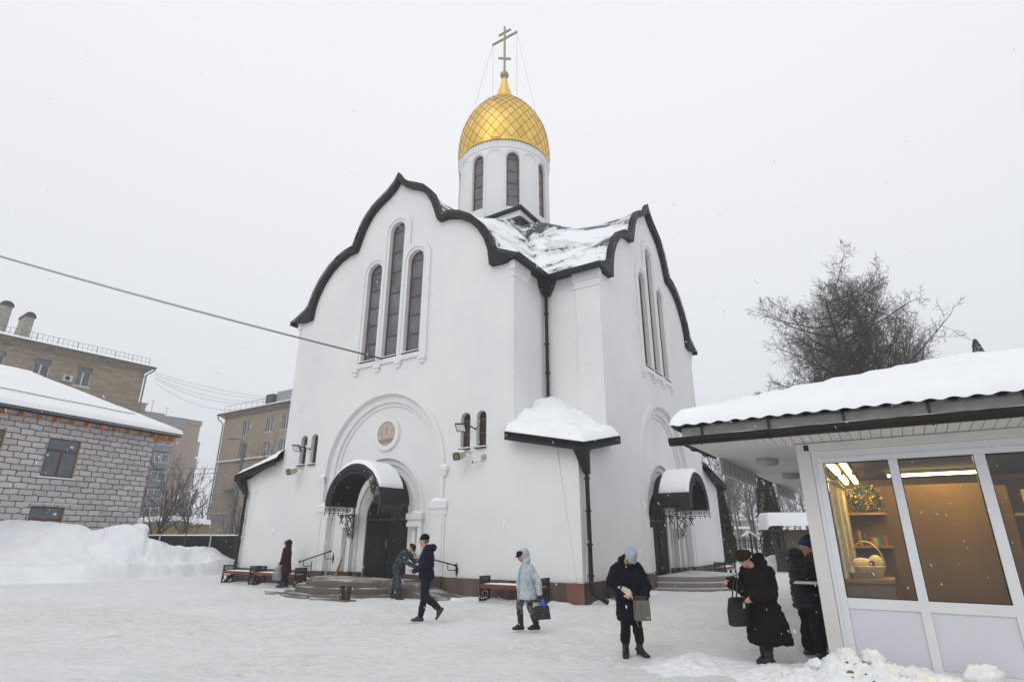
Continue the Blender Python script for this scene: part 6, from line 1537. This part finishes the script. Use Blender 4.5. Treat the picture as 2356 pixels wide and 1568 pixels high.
for s_, e_, w_ in arms: chain(m_, [(-.04, s_ * .19, 1.42), e_, V3(e_).lerp(V3(w_), .95)], [.095, .080, .060])
ell(m_, (-.14, 0, 1.50), (.10, .13, .09)); ell(m_, (-.05, 0, 1.52), (.10, .10, .05)); remesh(m_, "jacket", NAVY, t, .011, 3, .016, 8, 5)
trousers(t, hips, kn, [(a[0], a[1], a[2] + .02) for a in an], m_cloth("dark_trousers", (.012, .013, .019), 8, .6), (.112, .085, .062), (-.04, 0, .92), wr=.012, seed=6)
m_ = MB(); boot(m_, an[0], (1, 0, 0), r=.055, L_=.27); boot(m_, an[1], (.55, 0, -.83), (.83, 0, .55), r=.055, L_=.27); remesh(m_, "shoes", mat("brown_black_shoe", (.028, .020, .016), .5, .3, 10, .3), t, .009, 3)
beanie(t, H_, Rh, m_cloth("black_knit_cap", (.010, .010, .012), 30, .6), .02, .155, .090, 0, back=.25)
m_ = MB(); ell(m_, V3(H_) + V3((-.03, 0, -.0)), (.085, .080, .055)); m_.build("hair", mat("grey_hair", (.12, .10, .09), .9), t, smooth=180)

# 4. woman in a pale blue jacket
t = person("woman in pale blue hooded jacket and camouflage leggings walking left", atg(1213, 1449), 205)
m_ = MB(); Rh = headrot(R(4), R(14)); H_ = (.10, 0, 1.36); head(m_, H_, Rh); chain(m_, [(.05, 0, 1.28), (.0, 0, 1.18)], [.052, .06]); ell(m_, (0, 0, 1.0), (.10, .15, .2)); ell(m_, (0, 0, .78), (.10, .14, .12))
hips = [(0, -.08, .76), (0, .08, .76)]; kn = [(.13, -.08, .43), (-.02, .09, .42)]; an = [(.09, -.10, .09), (-.16, .08, .10)]; legs_body(m_, hips, kn, an, (.075, .055, .04))
arms = ((-1, (.05, -.22, .92), (.08, -.20, .76)), (1, (-.12, .26, .90), (-.14, .29, .66)))
for s_, e_, w_ in arms: chain(m_, [(0, s_ * .16, 1.14), e_, w_], [.045, .038, .027]); hand(m_, w_, (.05, 0, -1), (0, -s_, 0), 1.2, s_, .9)
remesh(m_, "body", SKIN, t, .008, 3); face(t, H_, Rh, brow=(.05, .04, .03))
LB = m_cloth("pale_blue_quilted_fabric", (.40, .46, .50), 9, .5, .6)
m_ = MB(); rings(m_, [((-.0, 0, .56), .175, .205), ((.0, 0, .62), .18, .21), ((.01, 0, .80), .17, .20), ((.01, 0, .95), .158, .19), ((.0, 0, 1.08), .15, .185), ((-.005, 0, 1.17), .115, .15), ((.01, 0, 1.23), .07, .08)])
for s_, e_, w_ in arms: chain(m_, [(0, s_ * .15, 1.14), e_, V3(e_).lerp(V3(w_), .95)], [.078, .066, .055])
remesh(m_, "jacket", LB, t, .010, 3, .012, 9, 7)
m_ = MB(); ell(m_, (.055, 0, 1.40), (.115, .108, .125)); ell(m_, (.02, 0, 1.28), (.10, .105, .10)); hood = remesh(m_, "hood", LB, t, .008, 2, .006, 10, 3)
beanie(t, V3(H_) + V3((.02, 0, 0)), Rh, m_cloth("black_cap_cloth", (.012, .012, .015)), .025, .10, .082, .05, "peaked_cap")
trousers(t, hips, kn, [(a[0], a[1], a[2] + .09) for a in an], m_camo("grey_black_camo", [(.015, .015, .017), (.02, .02, .022), (.22, .22, .20), (.05, .055, .05)], 16), (.088, .068, .050), (0, 0, .74), wr=.008, name="leggings")
m_ = MB()
for a_, k_ in zip(an, kn): chain(m_, [a_, V3(a_).lerp(V3(k_), .55)], [.052, .062]); boot(m_, a_, (1, 0, 0), r=.052, L_=.24, h=.09)
remesh(m_, "boots", mat("black_boot", (.014, .014, .018), .55, .3, 10, .4), t, .008, 3, .006, 12)
m_ = MB(); chain(m_, [(-.14, .29, .68), (-.135, .29, .60)], [.040, .045]); m_.build("glove", BLK, t, smooth=180)
m_ = MB(); m_.tube([(.185, .02, .58), (.19, .02, .80), (.175, .02, 1.0), (.14, .01, 1.18)], .006, 5); m_.build("zip", mat("grey_blue_zip", (.16, .24, .33), .5), t)
cm = Matrix.Translation(atg(1213, 1449)) @ Matrix.Rotation(R(205), 4, 'Z')
bg = thing("shopping_bag", "dark checked bag with a blue bottle held by the woman in pale blue jacket", "bag", cm @ V3((-.17, .30, .22)), R(205))
m_ = MB(); m_.loft([[(x * a, y * a, z) for x, y in ((-.17, -.06), (.17, -.06), (.17, .06), (-.17, .06))] for z, a in ((0, 1), (.24, .78))]); m_.build("bag_body", m_brick("checked_bag", (.035, .025, .035), (.02, .018, .022), (.10, .08, .08), .05, .05, .006), bg)
m_ = MB(); m_.tube([(.1, .03, .23), (.06, .0, .38), (-.06, 0, .38), (-.1, .03, .23)], .01, 6); m_.build("strap", BLK, bg); m_ = MB(); m_.lathe([(.05, .2), (.05, .30), (.03, .34), (.015, .36)], 10, (-.03, 0, 0)); m_.build("bottle_top", mat("bright_blue_plastic", (.02, .10, .65), .3), bg, smooth=60)

# 5. woman in a dark blue fur coat facing the viewer, looking into her bag
LD = atg(1455, 1507); t = person("woman in dark blue fur coat and pale blue hat looking into her open bag", LD, -82)
m_ = MB(); Rh = headrot(R(6), R(46)); H_ = (.17, .01, 1.43); head(m_, H_, Rh); chain(m_, [(.10, 0, 1.38), (.0, 0, 1.30)], [.055, .06]); ell(m_, (0, 0, 1.1), (.11, .16, .22)); ell(m_, (0, 0, .85), (.11, .15, .14))
hips = [(0, -.08, .84), (0, .08, .84)]; kn = [(.02, -.08, .46), (.03, .09, .46)]; an = [(-.0, -.10, .12), (.02, .12, .12)]; legs_body(m_, hips, kn, an)
arms = ((-1, (.06, -.29, 1.04), (.27, -.15, .90)), (1, (.03, .28, .98), (.27, .15, .82)))
for s_, e_, w_ in arms: chain(m_, [(-.01, s_ * .18, 1.27), e_, w_], [.05, .042, .03])
hand(m_, arms[0][2], (.35, .75, -.25), (-.2, .3, -.9), .7, -1); hand(m_, arms[1][2], (.35, -.5, -.65), (-.3, -.5, .3), 1.1, 1)
remesh(m_, "body", SKIN, t, .008, 3); face(t, H_, Rh)
NF = m_cloth("dark_blue_fur", (.0055, .006, .012), 6, .8, .95, fur=1)
m_ = MB(); rings(m_, [((.01, 0, .50), .20, .205), ((.0, 0, .62), .195, .205), ((.0, 0, .80), .18, .20), ((.0, 0, 1.0), .17, .20), ((-.01, 0, 1.16), .165, .205), ((-.01, 0, 1.28), .13, .18), ((.01, 0, 1.36), .09, .12)])
for s_, e_, w_ in arms: chain(m_, [(-.01, s_ * .17, 1.24), e_, V3(e_).lerp(V3(w_), .93)], [.10, .088, .070])
ell(m_, (-.03, 0, 1.36), (.11, .14, .10)); remesh(m_, "fur_coat", NF, t, .011, 3, .020, 10, 8)
trousers(t, hips, kn, [(a[0], a[1], a[2] + .10) for a in an], m_cloth("black_trousers", (.008, .008, .009), 8, .5), (.095, .08, .075), (0, 0, .82), wr=.012)
m_ = MB()
for a_, s_ in zip(an, (-1, 1)): chain(m_, [a_, V3(a_) + V3((0, 0, .16))], [.050, .060]); boot(m_, a_, (1, s_ * .38, -.12), r=.05, L_=.26, h=.12, heel=.05)
remesh(m_, "boots", mat("black_heeled_boot", (.010, .010, .011), .4, .3, 10, .2), t, .008, 2, .005, 14)
beanie(t, V3(H_), Rh, m_cloth("pale_blue_knit", (.33, .39, .46), 40, .5), .02, .150, .096, .04)
m_ = MB()
for s_ in (-1, 1): chain(m_, [V3(H_) + Rh @ V3((.03, s_ * .075, .0)), V3(H_) + Rh @ V3((.045, s_ * .085, -.05)), V3(H_) + Rh @ V3((.06, s_ * .07, -.10))], [.018, .022, .014])
remesh(m_, "hair", mat("blond_hair", (.42, .31, .16), .8, .3, 30, .8, 90), t, .006, 2, .006, 30)
m_ = MB(); chain(m_, [V3(arms[0][1]).lerp(V3(arms[0][2]), .72), V3(arms[0][2]) + V3((.02, .04, 0))], [.072, .068]); remesh(m_, "cuff_lining", mat("cream_fur_lining", (.55, .48, .38), .95, .2, 30, 1, 60), t, .009, 2, .008, 20)
cm = Matrix.Translation(LD) @ Matrix.Rotation(R(-82), 4, 'Z')
bg = thing("handbag", "open grey leather bag held by the woman in the dark blue fur coat", "bag", cm @ V3((.34, .08, .53)), R(-82)); bg.scale = (.85, .74, .84)
GL = mat("grey_bag_leather", (.125, .12, .105), .5, .15, 8, .5, 40); m_ = MB()
m_.loft([[(x * a, y * b, z) for x, y in ((-.07, -.155), (.07, -.155), (.07, .155), (-.07, .155))] for z, a, b in ((0, 1, .95), (.02, 1.05, 1.0), (.31, .9, .98), (.33, .6, .95))]); m_.build("bag_body", GL, bg, smooth=40)
m_ = MB(); m_.loft([[(x * .7 - .03, y, z) for x, y in ((-.07, -.12), (.07, -.12), (.07, .10), (-.07, .10))] for z in (.32, .40)]); m_.build("bag_opening", mat("dark_bag_lining", (.05, .038, .03), .9), bg)
MB().box(.074, .080, .06, .12, .04, .065).build("bag_plate", mat("dull_gold_plate", (.5, .36, .15), .3, .1, 10, 0, metal=.7), bg)
m_ = MB(); m_.tube([(0, -.15, .32), (.03, -.17, .2), (.06, -.15, .0), (.07, -.12, -.10)], .009, 5); m_.build("strap", GL, bg); MB().box(.072, .076, -.05, -.046, .02, .31).build("seam", BLK, bg)

# 6. woman in a brown-black fur coat facing left
LF = atg(1766, 1527); t = person("woman in long dark fur coat and fur hat facing left, holding a black bag", LF, 200)
m_ = MB(); Rh = headrot(R(4), R(28)); H_ = (.17, 0, 1.41); head(m_, H_, Rh); chain(m_, [(.10, 0, 1.34), (-.0, 0, 1.27)], [.055, .065]); ell(m_, (-.02, 0, 1.08), (.12, .17, .22)); ell(m_, (-.02, 0, .82), (.12, .16, .14))
hips = [(-.02, -.08, .80), (-.02, .08, .80)]; kn = [(.0, -.08, .44), (.02, .08, .44)]; an = [(-.05, -.09, .09), (.03, .09, .09)]; legs_body(m_, hips, kn, an)
arms = ((-1, (.04, -.26, .98), (.30, -.22, 1.08)), (1, (.02, .27, .96), (.24, .15, .92)))
for s_, e_, w_ in arms: chain(m_, [(-.03, s_ * .18, 1.24), e_, w_], [.05, .042, .03])
hand(m_, arms[0][2], (.9, .1, .15), (0, .3, -1), 1.1, -1); hand(m_, arms[1][2], (.65, -.2, -.6), (-.3, -.9, 0), .8, 1)
remesh(m_, "body", SKIN, t, .008, 3); face(t, H_, Rh, (.42, .06, .05))
BF = m_cloth("dark_brown_fur", (.0065, .0045, .004), 6, .8, .9, fur=1)
m_ = MB(); rings(m_, [((-.12, 0, .26), .29, .29), ((-.11, 0, .32), .29, .295), ((-.08, 0, .60), .255, .27), ((-.03, 0, .85), .205, .24), ((-.03, 0, 1.05), .185, .225), ((-.04, 0, 1.20), .165, .215), ((-.03, 0, 1.31), .12, .15)])
for s_, e_, w_ in arms: chain(m_, [(-.03, s_ * .19, 1.22), e_, V3(e_).lerp(V3(w_), .93)], [.12, .105, .088])
ell(m_, (-.05, 0, 1.35), (.14, .15, .08)); ell(m_, (-.09, 0, 1.42), (.06, .11, .09)); remesh(m_, "fur_coat", BF, t, .011, 3, .022, 9, 9)
m_ = MB(); c_ = V3(H_); 
for q in range(14):
    a = 2 * PI * q / 14; ell(m_, c_ + Rh @ V3((.088 * math.cos(a) - .005, .078 * math.sin(a), .052)), (.042, .042, .045))
ell(m_, c_ + Rh @ V3((-.01, 0, .09)), (.10, .09, .055)); remesh(m_, "fur_hat", m_cloth("brown_hat_fur", (.020, .010, .006), 8, .8, .9, fur=1), t, .008, 2, .010, 22)
trousers(t, hips, kn, [(a[0], a[1], a[2] + .15) for a in an], m_cloth("black_trousers", (.008, .008, .009)), (.085, .075, .07), (-.02, 0, .8))
m_ = MB()
for a_, s_ in zip(an, (-1, 1)): chain(m_, [a_, V3(a_) + V3((.0, 0, .20))], [.055, .068]); boot(m_, a_, (1, s_ * -.25, 0), r=.055, L_=.25, h=.09)
remesh(m_, "boots", mat("black_winter_boot", (.012, .012, .013), .45, .3, 10, .3), t, .008, 3, .008, 12)
cm = Matrix.Translation(LF) @ Matrix.Rotation(R(200), 4, 'Z')
bg = thing("handbag", "large soft black handbag with long straps before the woman in fur hat", "bag", cm @ V3((.29, -.08, .50)), R(206))
m_ = MB(); m_.loft([[(x * a, y * b, z) for x, y in ((-.20, -.055), (-.1, -.07), (.1, -.07), (.20, -.055), (.20, .055), (.1, .07), (-.1, .07), (-.20, .055))] for z, a, b in ((0, .96, .8), (.03, 1.04, 1.2), (.2, 1.0, 1.3), (.36, .95, .6), (.38, .9, .4))]); m_.v = [tuple(V3(v) * (1 + .05 * fn((v[0] * 5, v[1] * 5, v[2] * 5), 1.5))) for v in m_.v]; m_.build("bag_body", mat("soft_black_leather", (.014, .014, .016), .38, .3, 6, .6, 16), bg, smooth=50)
for s_ in (-.04, .04):
    m_ = MB(); m_.tube([(-.10, s_, .37), (-.07, s_, .50), (.02, s_ * .5, .66), (.07, s_, .48), (.10, s_, .37)], .011, 6); m_.build("strap", BLK, bg, smooth=180)
m_ = MB()
for a in range(4): m_.tube([(.0 + .05 * math.cos(a * PI / 4 + .4), .078, .28 + .05 * math.sin(a * PI / 4 + .4)), (.0 - .05 * math.cos(a * PI / 4 + .4), .078, .28 - .05 * math.sin(a * PI / 4 + .4))], .004, 4)
m_.build("star_charm", mat("bright_charm", (.8, .75, .65), .2, .05, 5, 0, metal=.8), bg)

# 7. customer in a black puffer jacket at the kiosk side window
cu_ = GK(-.42, .95, 0); t = person("customer in black quilted jacket and blue hat at the kiosk side window", cu_, 8)
m_ = MB(); Rh = headrot(R(-12), R(18)); H_ = (.10, -.02, 1.56); head(m_, H_, Rh); chain(m_, [(.05, 0, 1.47), (-.02, 0, 1.38)], [.058, .065]); ell(m_, (-.02, 0, 1.15), (.12, .17, .24)); ell(m_, (-.03, 0, .90), (.12, .16, .14))
hips = [(-.02, -.09, .88), (-.02, .09, .88)]; kn = [(.02, -.10, .48), (.0, .10, .48)]; an = [(.0, -.12, .10), (-.04, .12, .10)]; legs_body(m_, hips, kn, an)
arms = ((-1, (.10, -.25, 1.10), (.32, -.16, 1.14)), (1, (.12, .24, 1.10), (.32, .12, 1.16)))
for s_, e_, w_ in arms: chain(m_, [(-.03, s_ * .18, 1.34), e_, w_], [.05, .042, .03]); hand(m_, w_, (1, s_ * -.2, .1), (0, -s_, 0), .8, s_)
remesh(m_, "body", SKIN, t, .008, 3); face(t, H_, Rh)
BP = m_cloth("black_puffer_fabric", (.008, .009, .012), 8, .6, .5, quilt=.11)
m_ = MB(); n_ = 9
spec = []
for i in range(n_ + 1):
    z = .66 + (1.42 - .66) * i / n_
    for dz, k in ((0, .94), (.04, 1.03)):
        zz = min(1.42, z + dz); w_ = lerp_tab([(.6, .225), (.9, .235), (1.2, .225), (1.34, .19), (1.42, .12)], zz); spec.append(((-.02, 0, zz), w_ * .80 * k, w_ * k))
rings(m_, spec)
for s_, e_, w_ in arms:
    a_ = V3((-.03, s_ * .18, 1.33)); e2 = V3(e_); w2 = e2.lerp(V3(w_), .9)
    for q in range(4): cap(m_, a_.lerp(e2, q / 4), a_.lerp(e2, (q + .9) / 4), .098 - q * .004, .09 - q * .004)
    for q in range(3): cap(m_, e2.lerp(w2, q / 3), e2.lerp(w2, (q + .9) / 3), .082 - q * .006, .074 - q * .006)
ell(m_, (-.09, 0, 1.45), (.12, .15, .11)); remesh(m_, "jacket", BP, t, .010, 1, .008, 9, 12)
beanie(t, H_, Rh, m_cloth("blue_knit", (.012, .035, .13), 30, .6), .02, .14, .094, 0)
trousers(t, hips, kn, [(a[0], a[1], a[2] + .04) for a in an], m_cloth("black_wide_trousers", (.009, .009, .010)), (.115, .10, .085), (-.02, 0, .86), wr=.016)
m_ = MB()
for a_ in an: boot(m_, a_, (1, 0, 0), r=.058)
remesh(m_, "boots", BLK, t, .009, 3)
# 8. second customer, mostly hidden
t = person("customer in a dark hood mostly hidden behind the blue hatted customer", GK(-.38, 1.95, 0), -20)
m_ = MB(); Rh = headrot(0, R(8)); H_ = (.05, 0, 1.60); head(m_, H_, Rh); chain(m_, [(.0, 0, 1.50), (-.02, 0, 1.38)], [.058, .07]); ell(m_, (-.02, 0, 1.1), (.12, .17, .28)); hips = [(0, -.09, .88), (0, .09, .88)]; kn = [(0, -.1, .48), (0, .1, .48)]; an = [(0, -.1, .1), (0, .1, .1)]; legs_body(m_, hips, kn, an)
remesh(m_, "body", SKIN, t, .010, 3); face(t, H_, Rh)
DC = m_cloth("dark_green_black_coat", (.018, .020, .018)); m_ = MB(); rings(m_, [((0, 0, .6), .19, .23), ((0, 0, 1.0), .18, .23), ((0, 0, 1.3), .16, .22), ((0, 0, 1.45), .08, .1)])
for s_ in (-1, 1): chain(m_, [(0, s_ * .19, 1.36), (.04, s_ * .27, 1.1), (.18, s_ * .18, 1.0)], [.09, .08, .07])
remesh(m_, "coat", DC, t, .012, 3, .012, 8, 3)
m_ = MB(); ell(m_, (.0, 0, 1.64), (.12, .115, .13)); ell(m_, (-.03, 0, 1.5), (.11, .12, .1)); remesh(m_, "hood", DC, t, .010, 2, .008, 9)
trousers(t, hips, kn, [(a[0], a[1], a[2] + .03) for a in an], m_cloth("black_wide_trousers", (.009, .009, .010)), (.1, .085, .08), (0, 0, .86))
m_ = MB()
for a_ in an: boot(m_, a_, (1, 0, 0), r=.058)
remesh(m_, "boots", BLK, t, .010, 3)

# ------------------------------------------------------------------ falling snow and haze
rg = random.Random(99); m_ = MB()
for i in range(4200):
    d = 2.4 + 17 * rg.random() ** .75; px = rg.uniform(-200, 2556); py = rg.uniform(-100, 1600); c_ = at(px, py, d)
    if c_.z < .05: continue
    s_ = rg.uniform(.0020, .0042) * (1 + d * .03); ax = V3((rg.gauss(.45, .25), rg.gauss(0, .2), -1)).normalized(); o_ = perp(ax, rg); p_ = ax.cross(o_); l_ = s_ * rg.uniform(1.5, 5.0)
    m_.add([c_ + ax * l_, c_ + o_ * s_, c_ + p_ * s_, c_ - o_ * s_, c_ - p_ * s_, c_ - ax * l_], [(0, 1, 2), (0, 2, 3), (0, 3, 4), (0, 4, 1), (5, 2, 1), (5, 3, 2), (5, 4, 3), (5, 1, 4)])
tag(m_.build("falling_snow", mat("snowflake", (.86, .88, .9), .8, .02, 5, 0), recalc=False, smooth=180), kind="stuff")
n = NT("cold_haze"); n.t.nodes.remove(n.b); pv = n.n("ShaderNodeVolumePrincipled"); pv.inputs['Color'].default_value = (.88, .90, .93, 1); pv.inputs['Density'].default_value = .0015; pv.inputs['Anisotropy'].default_value = .2
n.l(pv.outputs[0], n.out.inputs['Volume']); hz_ = MB().box(-262, 262, -72, 262, -1.3, 36).build("haze", n.m); tag(hz_, kind="stuff")

bpy.data.scenes.remove(TS)
